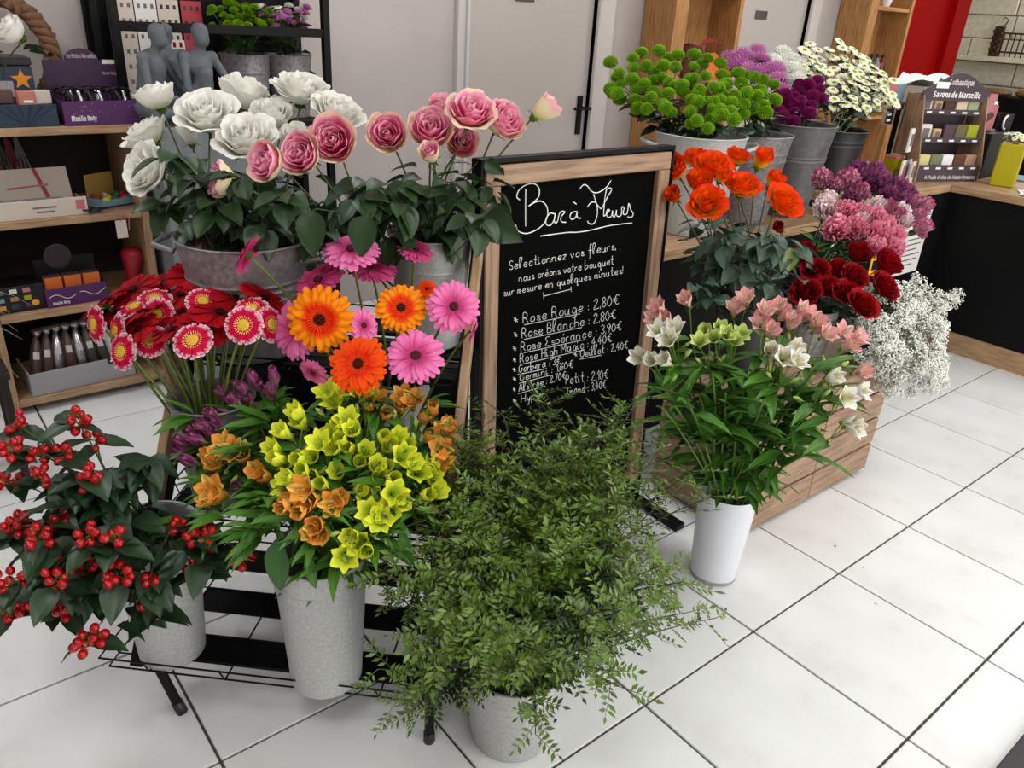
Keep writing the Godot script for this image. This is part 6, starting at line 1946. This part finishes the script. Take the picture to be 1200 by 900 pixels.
func alstroemerias() -> void:
	var yf := G(383, 789, 0.155) + Vector3(0, 0.02, 0)
	var ym := yf + Vector3(0, 0.33, 0)
	clusters("yellow", "383,459;404,461;392,472|348,484;332,507;352,496|375,519;392,526;388,510|407,492;414,505;398,500|422,459;430,468|400,516;410,528|350,540;366,535;356,552|321,526;326,538|339,561;334,572|368,559;378,568|396,553|429,529;440,546;422,542|461,561;452,548;444,560|426,576;436,584|434,600;455,600;446,608|470,588;462,578|483,543;472,535;490,552|500,549;506,560|512,576;500,580|467,513;476,522|449,513;456,524|422,636;412,628;430,644|405,652", 1.62, 0.14, Vector2(410, 555), 0.058, yf, ym, "lime yellow alstroemeria in the front zinc bucket", "yellow alstroemerias in the front zinc bucket", 9, 0.085)
	clusters("orange", "440,468;452,486;432,476|473,465;470,477;484,470|507,480;498,490|524,501;504,511;520,508|516,526;518,543", 1.68, 0.12, Vector2(450, 540), 0.056, yf, ym, "orange alstroemeria on the right of the yellow ones", "orange alstroemerias at the right", 7, 0.085)
	clusters("orange", "333,594;343,586|359,592;352,600;366,585|398,583;392,590|371,615;376,626;366,622|356,573", 1.56, 0.1, Vector2(410, 520), 0.056, yf, ym, "orange alstroemeria low in front of the yellow ones", "orange alstroemerias low in front", 5, 0.085)
	var pf := G(335, 590, 0.44)
	var pm := pf + Vector3(0, 0.14, 0)
	clusters("orange", "263,522;274,528;284,534;270,538|311,559;302,552|248,534;252,544|248,573;246,585;256,580", 1.64, 0.1, Vector2(310, 560), 0.06, pf, pm, "orange alstroemeria among the purple ones at the left", "orange alstroemerias at the left", 6, 0.08)
	clusters("purple", "297,444;303,452|321,441;317,460|263,462;270,468|249,486;254,496|284,456;290,466|225,505;230,515|213,517;218,526|215,535;222,540|266,544;258,550|281,570;293,573|312,610;304,616|240,500;246,508", 1.72, 0.12, Vector2(290, 530), 0.054, pf, pm, "purple alstroemeria at the left of the yellow ones", "purple alstroemerias at the left", 9, 0.075)
	# loose leafy shoots that fill both bouquets
	for k in 34:
		var left := k % 3 == 0
		var x := rnd(225, 330) if left else rnd(310, 520)
		var y := rnd(450, 640)
		if not left and Vector2((x - 415) / 110.0, (y - 550) / 110.0).length() > 1.0:
			continue
		var p := C(x, y, 1.66 - 0.10 * (y - 540) / 100.0 + rnd(0.0, 0.08))
		var f := pm if left else ym
		var o := thing("leafy_shoot", "leafy green alstroemeria shoot without open flowers", "shoot", p, 0.0, "leafy shoots among the alstroemerias")
		part("stem", stem_mesh(bez(Vector3.ZERO, (f - p) * 0.4 - Vector3(0, 0.02, 0), f - p, 5), 0.0024, L(0.34, 0.46, 0.15), L(0.3, 0.42, 0.14), 4), M.leaf, o)
		for q in 7:
			var d := D((x - 400.0) / 160.0 + rnd(-0.9, 0.9), rnd(-0.2, 1.0), rnd(0.0, 1.0))
			add_leaf(o, "lily", d * 0.012, d, rnd(0.065, 0.105), rnd(-0.3, 0.3))
	for q in [[325, 650, 0.02, -1.0, 0.35, 0.125, "broad", "broad dark leaf hanging down at the left of the front bucket"], [362, 668, 0.1, -1.0, 0.3, 0.09, "l", "narrow leaf hanging over the front bucket, left of the yellow flower"], [400, 660, 0.05, -1.0, 0.3, 0.085, "l", "narrow leaf hanging over the front bucket beside the low yellow flower"], [470, 640, 0.35, -1.0, 0.3, 0.10, "l", "narrow leaf hanging at the right of the front bucket"]]:
		var at := C(q[0], q[1] - 18, 1.55)
		var o := thing("hanging_leaf", q[7], "leaf", at)
		add_leaf(o, "lance" if q[6] == "broad" else "lily", Vector3.ZERO, D(q[2], q[3], q[4]), q[5], 0.0, D(0, 0.2, 1))
		part("stem", stem_mesh(bez(Vector3.ZERO, (ym - at) * 0.5 + Vector3(0, 0.04, 0), ym - at, 4), 0.0018, L(0.34, 0.46, 0.15), L(0.3, 0.42, 0.14), 4), M.leaf, o)
	# the tall bunch in the white vase
	var vf := G(835, 668) + Vector3(0, 0.02, 0)
	var vm := vf + Vector3(0, 0.295, 0)
	clusters("pink", "804,352|772,360;781,375;768,372|874,350;861,362|897,364;903,388;892,378|920,369;912,360;928,378|941,364;956,377;948,370|969,392;960,384|988,390;1005,396;996,404|1009,436", 2.02, 0.1, Vector2(890, 420), 0.06, vf, vm, "pale pink alstroemeria in the white vase", "pink alstroemerias in the white vase", 15, 0.11)
	clusters("white", "772,388;791,385;783,398;793,407|749,419;764,423;780,423|903,411;912,416|920,419;934,423;931,407|977,442|992,466;1009,459|1002,502;998,496", 1.96, 0.1, Vector2(890, 420), 0.058, vf, vm, "white alstroemeria in the white vase", "white alstroemerias in the white vase", 15, 0.11)
	clusters("green", "861,400;852,392;868,392|844,385;836,396|820,400;828,388", 2.0, 0.1, Vector2(890, 420), 0.05, vf, vm, "alstroemeria with pale green buds in the white vase", "budding alstroemerias in the white vase", 15, 0.12)
	for k in 14:
		var x := 775.0 + 15.0 * k
		var p := C(x, 470 + rnd(-40, 20), rnd(1.94, 2.05))
		var o := thing("leafy_shoot", "long leafy green alstroemeria stem in the white vase", "shoot", p, 0.0, "leafy stems in the white vase")
		part("stem", stem_mesh(bez(Vector3.ZERO, vm.lerp(p, 0.45) - p + Vector3(0, 0.0, 0), vf - p + Vector3(rnd(-0.05, 0.05), 0.1, rnd(-0.05, 0.05)), 6), 0.0034, L(0.34, 0.46, 0.15), L(0.3, 0.42, 0.14), 5), M.leaf, o)
		for q in 7:
			var s := rnd(0.0, 0.6)
			var d := D(rnd(-1, 1) + (x - 870) / 200.0, rnd(0.1, 1.2), rnd(-0.3, 0.9))
			add_leaf(o, "lily", (vm - p) * s, d, rnd(0.10, 0.15), rnd(-0.4, 0.4))

func right_side() -> void:
	# orange roses, red roses and carnations stand on the crates
	var of := Vector3(2.16, 0.49, -1.40)
	bucket("bucket", "dark grey bucket of the orange roses on the nearer crate", of - Vector3(0, 0.0095, 0), 0.075, 0.10, 0.28, M.dark_pot)
	var a := [[791, 198, 38, 2.36, -0.5, 0.6, 0.5, "cup", "leftmost large orange rose beside the chalkboard frame"], [817, 187, 34, 2.44, -0.1, 0.9, 0.3, "cup", "orange rose at the back left of the orange roses"], [836, 194, 46, 2.38, 0.1, 0.75, 0.5, "open", "orange rose with yellow heart in the upper middle"], [865, 184, 30, 2.5, 0.1, 0.9, 0.2, "cup", "dark orange rose at the back, under the grey bucket"], [892, 189, 34, 2.46, 0.2, 0.8, 0.4, "bud", "yellow and red half open rose at the upper right"], [820, 212, 34, 2.34, -0.1, 0.7, 0.5, "cup", "orange red rose in the middle of the left group"], [846, 208, 28, 2.32, 0.2, 0.7, 0.5, "bud", "small orange yellow rosebud in the middle"], [871, 216, 46, 2.32, 0.05, 0.92, 0.35, "open", "wide open orange rose in the centre, seen from its side"], [906, 213, 32, 2.38, 0.3, 0.8, 0.4, "bud", "small orange rose behind the rightmost one"], [920, 235, 48, 2.3, 0.35, 0.75, 0.6, "open", "rightmost large orange red rose, lowest on that side"], [829, 238, 46, 2.28, -0.1, 0.7, 0.7, "open", "orange rose with pointed petals, lowest in front"], [790, 230, 30, 2.34, -0.4, 0.5, 0.6, "bud", "small yellow and red rose low beside the chalkboard"]]
	for r in a:
		var t: float = r[3]
		rose("orange", r[7], C(r[0], r[1], t), D(r[4], r[5], r[6]), r[2] * t / FOCAL * 1.05, of + Vector3(rnd(-0.04, 0.04), 0.01, rnd(-0.04, 0.04)), of + Vector3(rnd(-0.07, 0.07), 0.27, rnd(-0.07, 0.07)), r[8], "", 13, "rose_blue")
	for k in 12:
		var p := C(800 + rnd(0, 130), rnd(275, 350), rnd(2.24, 2.42))
		var o := thing("rose_foliage", "stem of grey green leaves below the orange roses", "leaves", p, 0.0, "leaf stems below the orange roses")
		part("stem", stem_mesh(PackedVector3Array([Vector3.ZERO, (of + Vector3(0, 0.2, 0) - p) * 0.5, of + Vector3(0, 0.2, 0) - p]), 0.002, L(0.2, 0.26, 0.15), L(0.2, 0.26, 0.15), 4), M.leaf, o)
		for q in 7:
			var d := D(rnd(-1, 1), rnd(-1.0, 0.3), rnd(0.0, 1.0))
			add_leaf(o, "rose_blue", d * rnd(0.0, 0.04), d, rnd(0.05, 0.08), rnd(-0.5, 0.5))
	var pale := thing("rose_foliage", "single pale green leaf between the orange and red roses", "leaves", C(926, 290, 2.28))
	add_leaf(pale, "pale", Vector3.ZERO, D(0.15, -1.0, 0.3), 0.075, 0.0, D(0, 0.2, 1))
	part("stem", stem_mesh(bez(Vector3.ZERO, Vector3(0, 0.02, -0.03), of + Vector3(0, 0.25, 0) - pale.position, 4), 0.0016, L(0.3, 0.4, 0.2), L(0.3, 0.4, 0.2), 4), M.leaf, pale)
	var rf := Vector3(2.50, 0.49, -1.36)
	bucket("bucket", "grey metal bucket of the dark red roses on the crates", rf - Vector3(0, 0.0095, 0), 0.07, 0.09, 0.20, M.zinc_dark)
	var b := [[943, 298, 30, 2.72, "cup", "dark red rose highest at the left, below the pale leaf"], [956, 316, 34, 2.68, "open", "dark red rose in the second row at the left"], [982, 317, 30, 2.7, "cup", "dark red rose in the middle of the second row"], [1001, 322, 34, 2.66, "open", "bright crimson rose right of the middle row"], [1006, 297, 32, 2.78, "cup", "dark red rose under the pink carnations"], [1040, 309, 38, 2.72, "cup", "dark red rose at the upper right of the red roses"], [1038, 335, 40, 2.66, "open", "dark red rose lowest at the right, before the baby's breath"], [944, 342, 38, 2.6, "open", "dark red rose at the lower left, above the alstroemerias"], [970, 335, 34, 2.64, "open", "dark red rose in front, second from the left"], [993, 342, 36, 2.62, "open", "dark red rose in front, right of the middle"], [1012, 356, 40, 2.56, "open", "lowest dark red rose, in front of the metal bucket"], [914, 268, 20, 2.5, "bud", "small red rosebud directly under the rightmost orange rose"], [913, 291, 18, 2.5, "bud", "tiny red rosebud among leaves under the orange roses"]]
	for r in b:
		var t: float = r[3]
		rose("red", r[4], C(r[0], r[1], t), D((r[0] - 985) / 110.0, 0.8, 0.55), r[2] * t / FOCAL * 1.05, rf + Vector3(rnd(-0.03, 0.03), 0.01, rnd(-0.03, 0.03)), rf + Vector3(rnd(-0.06, 0.06), 0.19, rnd(-0.06, 0.06)), r[5], "", 6, "berry")
	var cf := Vector3(2.66, 0.49, -1.50)
	bucket("bucket", "black bucket of the carnations behind the red roses", cf - Vector3(0, 0.0095, 0), 0.065, 0.08, 0.26, M.dark_pot)
	for g in [["pink", "991,249,34;980,268,38;1001,268,36;1024,257,34;1030,276,40;1024,290,32;1048,276,30;1048,291,28;1010,252,30;1036,264,30", "salmon pink ruffled carnation"], ["blush", "968,243,34;1027,243,28;1052,249,28;1009,258,24;972,232,22;1060,260,22", "pale blush carnation"], ["edged", "964,211,30;994,215,36;1009,226,26;1078,268,28;1082,241,24;1069,238,24;1076,253,20;1051,255,26;1040,246,28;980,218,24", "white carnation with magenta edges"], ["mauve", "1006,201,28;1028,216,38;1024,204,30;1048,222,32;1060,230,30;1055,238,28;1039,230,28;997,233,24;1014,210,28", "dark mauve carnation"]]:
		var rows := each(g[1].replace(";", ";"))
		var xs := []
		for r in rows:
			xs.append(r[0])
		for k in rows.size():
			var r: Array = rows[k]
			var t: float = 2.86 + (280.0 - r[1]) / 80.0 * 0.22
			carnation(g[0], C(r[0], r[1], t), D((r[0] - 1020) / 90.0, 0.75, 0.6 - (280.0 - r[1]) / 200.0), r[2] * t / FOCAL * 1.1, cf + Vector3(rnd(-0.03, 0.03), 0.01, rnd(-0.03, 0.03)), cf + Vector3(rnd(-0.05, 0.05), 0.25, rnd(-0.05, 0.05)), "%s, %s of its colour" % [g[2], from_left(xs, k)], g[2] + "s")
	# baby's breath
	var gf := Vector3(2.71, 0.49, -1.24)
	bucket("bucket", "dark bucket of white baby's breath on the right crate", gf - Vector3(0, 0.0095, 0), 0.05, 0.065, 0.14, M.dark_pot)
	var vars_ := []
	for k in 4:
		vars_.append(gyp_branch(k))
	var spots := each("1020,350,1; 1050,360,1.1; 1085,350,1; 1105,365,0.8; 1040,395,1.1; 1070,395,1.1; 1100,390,0.9; 1030,430,1; 1065,430,1.1; 1095,420,0.9; 1055,455,0.8; 1085,455,0.8; 1015,420,0.8; 1118,352,0.6; 1045,340,0.8; 1075,375,1.1; 1010,385,0.8; 1060,410,1.1; 1030,370,1; 1090,405,1; 1045,440,1; 1080,430,1; 1020,400,0.9; 1070,350,1; 1035,410,1; 1060,380,1.1; 1100,440,0.7; 1090,370,0.9")
	for k in spots.size():
		var r: Array = spots[k]
		var top := C(r[0], r[1], 2.72 - (r[1] - 400.0) * 0.0014 + rnd(-0.1, 0.1))
		var root := gf + Vector3(0, 0.12, 0)
		var d := top - root
		var o := thing("baby_breath", "airy branch of tiny white baby's breath at the right end of the crates", "baby's breath", root, 0.0, "branches of white baby's breath")
		var dir := (d.normalized() + Vector3(rnd(-0.3, 0.3), rnd(-0.2, 0.3), rnd(-0.3, 0.3))).normalized()
		var sc: float = 0.55 * r[2]
		var from := d - dir * sc * 0.24
		var tip := bez(Vector3.ZERO, Vector3(from.x * 0.4, from.y * 0.4 + 0.08, from.z * 0.4), from + dir * 0.01, 6)
		part("stem", stem_mesh(tip, 0.0016, L(0.36, 0.42, 0.26), L(0.36, 0.42, 0.26), 4), M.leaf, o)
		var at := Transform3D(aim(dir, rnd(0, TAU)).scaled_local(Vector3.ONE * sc), from)
		var v: Array = vars_[k % 4]
		part("twigs", v[0], M.leaf, o, at)
		part("blossoms", v[1], M.painted, o, at).set_meta("kind", "stuff")

func mums() -> void:
	var h := 0.7855
	var t1 := G(805, 270, h)
	bucket("zinc_tub", "large zinc tub with side handles full of green chrysanthemums", t1, 0.12, 0.175, 0.385, M.zinc, "", [0.70, 0.78], true, -0.6)
	var t2 := G(868, 258, h)
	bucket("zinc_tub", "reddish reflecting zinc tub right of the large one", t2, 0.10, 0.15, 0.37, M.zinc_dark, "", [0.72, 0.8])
	var t3 := G(917, 250, h)
	bucket("bucket", "tall plain grey bucket of the purple chrysanthemums", t3, 0.095, 0.155, 0.40, M.grey_pot, "", [0.62, 0.66])
	var t4 := G(962, 240, h)
	bucket("bucket", "black bucket behind the tall grey one, with white daisy chrysanthemums", t4, 0.09, 0.14, 0.36, M.dark_pot)
	# x, y centre of a spray in the frame; depth; spread in pixels; how many heads
	for g in [
		["green", "735,80,3.1,24,6;738,115,3.05,22,5;770,75,3.2,28,6;775,110,3.0,30,7;805,78,3.3,28,6;812,105,3.05,26,6;800,130,2.95,26,5;840,88,3.3,26,6;838,115,3.05,24,6;826,138,2.92,22,6;862,98,3.3,24,6;866,120,3.1,24,6;850,130,2.95,20,5;886,104,3.4,22,6;890,122,3.2,20,6;760,95,3.15,20,4;722,100,3.1,14,4", 17.5, "green button chrysanthemum spray in the zinc tubs", 12],
		["pink", "870,75,3.75,18,5;890,80,3.7,22,6;905,92,3.6,18,4;885,68,3.8,14,4", 22.0, "spray of lilac pink chrysanthemums behind the green ones", 3],
		["white_pompon", "912,70,3.85,14,4;925,80,3.8,14,4;930,92,3.75,12,3", 24.0, "spray of white ball chrysanthemums beside the lilac ones", 3],
		["pompon", "905,122,3.5,20,7;930,108,3.55,22,7;945,122,3.5,20,6;925,132,3.45,18,5;955,104,3.6,14,4", 17.0, "dark purple pompon chrysanthemum spray above the grey bucket", 8],
		["daisy", "945,72,4.2,20,8;1000,72,4.2,20,8;1020,92,4.0,20,8;985,112,3.9,22,9;955,84,4.1,18,7;1010,104,3.9,18,8;955,68,4.2,22,8;985,66,4.2,22,8;1008,80,4.1,20,8;970,95,4.0,22,8;1000,102,3.95,24,9;1022,110,3.9,20,8;1032,95,4.0,16,6;1045,116,3.9,10,5;1012,125,3.85,16,6;985,88,4.05,20,6", 14.5, "white daisy chrysanthemum spray with yellow green eyes", 7]]:
		var foot: Vector3 = {"green": t1, "pink": t2, "white_pompon": t3, "pompon": t3, "daisy": t4}[g[0]]
		var xs := []
		for r in each(g[1]):
			xs.append(r[0])
		var i := -1
		for r in each(g[1]):
			i += 1
			var f := foot
			if g[0] == "green" and r[0] > 845:
				f = t2
			var hs := []
			for k in int(r[4]):
				var an := k * 2.39996 + rnd(0, 0.6)
				var rr: float = sqrt((k + 0.5) / r[4]) * r[3]
				var p := C(r[0] + rr * cos(an), r[1] + rr * 0.8 * sin(an), r[2] + 0.0035 * -rr * sin(an) + rnd(-0.04, 0.04))
				hs.append([p, (p - f - Vector3(0, 0.25, 0)).normalized() * 0.6 + Vector3(rnd(-0.3, 0.3), 0.75, rnd(-0.3, 0.3)) + D(0, 0, 0.35)])
			mum_spray(g[0], hs, g[2] * r[2] / FOCAL, f + Vector3(rnd(-0.05, 0.05), 0.30, rnd(-0.05, 0.05)), g[3] + ", " + from_left(xs, i), g[3].replace("spray", "sprays"), g[4])

func left_berries() -> void:
	var f := G(203, 760, 0.155) + Vector3(0, 0.02, 0)
	var m := f + Vector3(0, 0.33, 0)
	var s := [
		["20,498,6;11,523,8|41,530,6;76,529,6", "upper left, reaching the frame's edge"], ["88,492,8;112,516,5", "topmost, before the speckled carton"], ["11,565,8;47,561,7;23,615,5", "at the left edge, half way down"],
		["108,559,9;69,606,5", "in the middle, with a large upper cluster"], ["45,630,7;20,618,9", "left of the middle, with dense clusters"], ["60,659,6;65,680,6;14,680,8", "low at the left"], ["101,630,9;134,630,4", "in the centre, right of the dense ones"],
		["97,666,8;119,666,8;137,673,9", "below the centre, with the fullest clusters"], ["72,716,9;14,716,6", "lowest at the left"], ["105,749,10;177,713,7", "lowest of all, hanging over the stand's corner"], ["175,682,4;211,615,5", "close to the zinc bucket's rim"], ["235,630,10;227,666,5", "hanging over the front of the zinc bucket"], ["282,648,9", "rightmost, between the two front buckets"],
	]
	for q in s:
		var cl := []
		for r in each(q[0].replace("|", ";")):
			cl.append([C(r[0], r[1], 1.52 + rnd(-0.04, 0.05) + (0.06 if r[0] > 160 else 0.0) + maxf(0.0, 600.0 - r[1]) * 0.0006), int(r[2])])
		hypericum(cl, f + Vector3(rnd(-0.03, 0.03), 0, rnd(-0.03, 0.03)), m + Vector3(rnd(-0.05, 0.05), 0, rnd(-0.05, 0.05)), "branch of red berries, " + q[1], 9)
	for k in 22:
		var x := rnd(20, 215)
		var p := C(x, rnd(520, 720) - maxf(0, x - 150) * 0.6, rnd(1.54, 1.68))
		var o := thing("berry_foliage", "dark green leafy twig among the red berries", "leaves", p, 0.0, "leafy twigs among the red berries")
		part("stem", stem_mesh(bez(Vector3.ZERO, (m - p) * 0.5 + Vector3(0, 0.05, 0), m - p, 5), 0.0026, L(0.20, 0.18, 0.10), L(0.2, 0.2, 0.1), 4), M.leaf, o)
		for j in 6:
			var d := D(rnd(-1, 1), rnd(-0.8, 0.5), rnd(-0.2, 1.0))
			add_leaf(o, "berry", (m - p) * rnd(0, 0.25), d, rnd(0.07, 0.105), rnd(-0.4, 0.4))

func greenery() -> void:
	var f := G(598, 855)
	bucket("bucket", "small zinc bucket on the floor full of leafy greenery", f, 0.094, 0.120, 0.235, M.zinc, "", [0.80, 0.86])
	var m := f + Vector3(0, 0.20, 0)
	var vars_ := []
	for k in 7:
		vars_.append(green_branch(k))
	# where the tips reach: x, y, depth
	var tips := each("640,455,1.72;600,470,1.70;560,500,1.68;530,540,1.62;690,465,1.76;730,500,1.74;750,530,1.70;740,480,1.80;700,500,1.66;655,490,1.64;610,510,1.62;575,540,1.58;545,580,1.55;525,620,1.62;522,650,1.60;512,690,1.56;455,712,1.50;480,735,1.46;530,690,1.44;560,650,1.45;600,600,1.48;640,560,1.50;680,550,1.54;720,560,1.58;745,590,1.58;760,625,1.58;745,650,1.52;780,665,1.58;798,690,1.60;770,700,1.58;740,700,1.52;710,670,1.46;680,620,1.46;640,630,1.42;600,660,1.40;560,700,1.38;530,740,1.40;520,770,1.42;550,760,1.36;590,720,1.36;630,690,1.36;660,720,1.40;690,735,1.44;640,750,1.38;600,765,1.38;670,660,1.42;625,540,1.56;665,520,1.60;585,580,1.54;710,600,1.52;570,615,1.48;650,600,1.46;615,480,1.78;668,470,1.80;708,480,1.80;550,530,1.70;525,600,1.66;515,700,1.54;735,620,1.62;775,640,1.64;625,640,1.46;700,640,1.5;655,690,1.42;580,670,1.42;540,610,1.56;690,580,1.58;610,575,1.56;545,660,1.5;752,560,1.66;722,530,1.68;640,520,1.66;580,500,1.74")
	var n := 0
	var outer := tips.duplicate()
	for r in outer:                                   # fill the crown between the outermost shoots
		var again := 2 if r[1] < 560 else 1
		for q in again:
			var s := rnd(0.55, 1.0)
			var y: float = 770.0 + (r[1] - 770.0) * s
			tips.append([600.0 + (r[0] - 600.0) * s + rnd(-25, 25), minf(y, 705.0), lerpf(1.48, r[2], s) - 0.02])
	for r in tips:
		var tip := C(r[0], r[1], r[2] + 0.05)
		var d := tip - m
		var ln := d.length()
		var o := thing("green_branch", "fresh green leafy branch in the small zinc bucket on the floor", "branch", m, 0.0, "leafy branches in the small zinc bucket")
		var v: Array = vars_[n % 7]
		n += 1
		var s := clampf(ln / 0.5, 0.62, 1.0)
		var cut := maxf(0.0, ln - 0.5 * s)
		var dir := d.normalized()
		var start := dir * cut
		if cut > 0.01:
			part("stem", stem_mesh(PackedVector3Array([Vector3.ZERO, start]), 0.0028, L(0.22, 0.20, 0.10), L(0.22, 0.20, 0.10), 4), M.leaf, o)
		var at := Transform3D(aim(dir, rnd(0, TAU)).scaled_local(Vector3.ONE * s), start)
		part("twig", v[0], M.leaf, o, at)
		part("foliage", v[1], M.foliage, o, at).set_meta("kind", "stuff")

func buckets() -> void:
	var yb := bucket("bucket", "tall frosted zinc bucket of yellow alstroemerias at the stand's front", G(383, 789, 0.1405), 0.080, 0.10, 0.355, M.zinc, "", [0.78, 0.85])
	yb.name = numbered("front_bucket")
	var bb := bucket("bucket", "tall plain zinc bucket of red berries at the stand's front left", G(203, 760, 0.1405), 0.073, 0.093, 0.355, M.zinc, "", [0.93])
	var hd := MB.new()
	hd.tube(bez(Vector3(0.02, 0.19, -0.085), Vector3(0.14, 0.03, -0.1), Vector3(0.10, 0.22, 0.03), 10), 0.006, 0.006, 6)
	part("handle", hd.mesh(), M.dark_pot, bb)
	bucket("bucket", "zinc bucket of red gerberas on the stand's middle tier", G(262, 585, 0.4205), 0.066, 0.094, 0.285, M.zinc_dark, "", [0.85])
	var gb := G(462, 437, 0.70)
	gb.y = 0.4205
	bucket("bucket", "zinc bucket of pink and orange gerberas on the stand's middle tier", gb, 0.066, 0.092, 0.275, M.zinc, "", [0.85])
	bucket("bucket", "small zinc bucket of purple alstroemerias on the stand's middle tier", G(335, 590, 0.4205), 0.055, 0.07, 0.16, M.zinc_dark, "", [0.85])
	var wb := G(298, 408, 0.7305)
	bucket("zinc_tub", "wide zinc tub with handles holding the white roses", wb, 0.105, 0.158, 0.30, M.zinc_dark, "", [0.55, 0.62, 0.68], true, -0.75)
	var pb := G(505, 272, 1.03)
	pb.y = 0.7305
	bucket("bucket", "zinc bucket of pink roses on the stand's top tier", pb, 0.08, 0.106, 0.30, M.zinc, "", [0.72])
	roses_white(wb + Vector3(0, 0.02, 0), wb + Vector3(0, 0.29, 0))
	roses_pink(pb + Vector3(0, 0.02, 0), pb + Vector3(0, 0.29, 0))
	gerberas(gb + Vector3(0, 0.02, 0), gb + Vector3(0, 0.27, 0))
	var rb := G(262, 585, 0.4205)
	gerberas_red(rb + Vector3(0, 0.02, 0), rb + Vector3(0, 0.28, 0))

func bits() -> void:
	var v := thing("vase", "tall white tapering vase on the tiles holding alstroemerias", "vase", G(835, 671))
	var p := PackedVector2Array([Vector2(0.002, 0.0), Vector2(0.066, 0.0), Vector2(0.071, 0.004), Vector2(0.072, 0.016)])
	var b := MB.new()
	b.lathe(p, 40)
	part("glass_foot", b.mesh(), M.glass_foot, v)
	b = MB.new()
	b.lathe(PackedVector2Array([Vector2(0.002, 0.0165), Vector2(0.072, 0.0165), Vector2(0.0865, 0.305), Vector2(0.0865, 0.308), Vector2(0.084, 0.308), Vector2(0.069, 0.03), Vector2(0.002, 0.03)]), 48)
	part("body", b.mesh(), M.white_vase, v)
	var k := 0
	for q in [[865, 648, 0.02, "berry", "curled brown fallen leaf on the tiles beside the white vase"], [650, 846, 0.012, "berry", "tiny dark fallen leaf on the tiles right of the zinc bucket"], [655, 815, 0.012, "lily", "tiny brown scrap on the tiles above the fallen leaf"], [978, 640, 0.007, "berry", "tiny dark crumb on a tile right of the crates"], [1011, 665, 0.006, "berry", "smallest dark crumb on the tiles before the crates"], [1025, 707, 0.008, "lily", "thin pale brown scrap on a tile in the lower right"]]:
		var o := thing("fallen_leaf", q[4], "leaf", G(q[0], q[1], 0.0015))
		add_leaf(o, q[3], Vector3(-q[2] / 2, 0.002, 0), Vector3(1, 0.1, 0.3 * k - 0.6), q[2] * 1.6)
		k += 1
	# dark corner of something at the lower right frame edge
	var m := thing("floor_mat", "dark corner of a mat at the lower right frame edge", "mat", G(1162, 918))
	pbox("slab", Vector3(-0.02, 0.0, -0.01), Vector3(0.4, 0.02, 0.4), M.dark_pot, m, 0.004)

# ---------------------------------------------------------------- the scene
const LAMP_COLOUR := Color(0.985, 0.99, 1.0)
const LAMP_ENERGY := 1.0
const DAY_ENERGY := 3.2
func _ready() -> void:
	rng.seed = 20240
	yaw_b = Basis(Vector3.UP, YAW)
	cam_b = yaw_b * Basis(Vector3.RIGHT, -0.4383) * Basis(Vector3.BACK, 0.0615)
	var cam := Camera3D.new()
	cam.name = "camera"
	cam.transform = Transform3D(cam_b, EYE)
	cam.fov = rad_to_deg(2.0 * atan(450.0 / FOCAL))
	cam.near = 0.05
	cam.far = 60.0
	add_child(cam)
	cam.current = true
	var we := WorldEnvironment.new()
	we.name = "world"
	var e := Environment.new()
	e.background_mode = Environment.BG_COLOR
	e.background_color = Color(0.02, 0.02, 0.02)
	e.tonemap_mode = Environment.TONE_MAPPER_LINEAR
	e.tonemap_exposure = 1.57
	e.sdfgi_enabled = true
	e.ssao_enabled = true
	e.ssil_enabled = true
	we.environment = e
	add_child(we)
	materials()
	setting()
	counter()
	crates()
	rack()
	chalkboard()
	left_shelf()
	behind()
	counter_things()
	buckets()
	alstroemerias()
	left_berries()
	greenery()
	mums()
	right_side()
	bits()
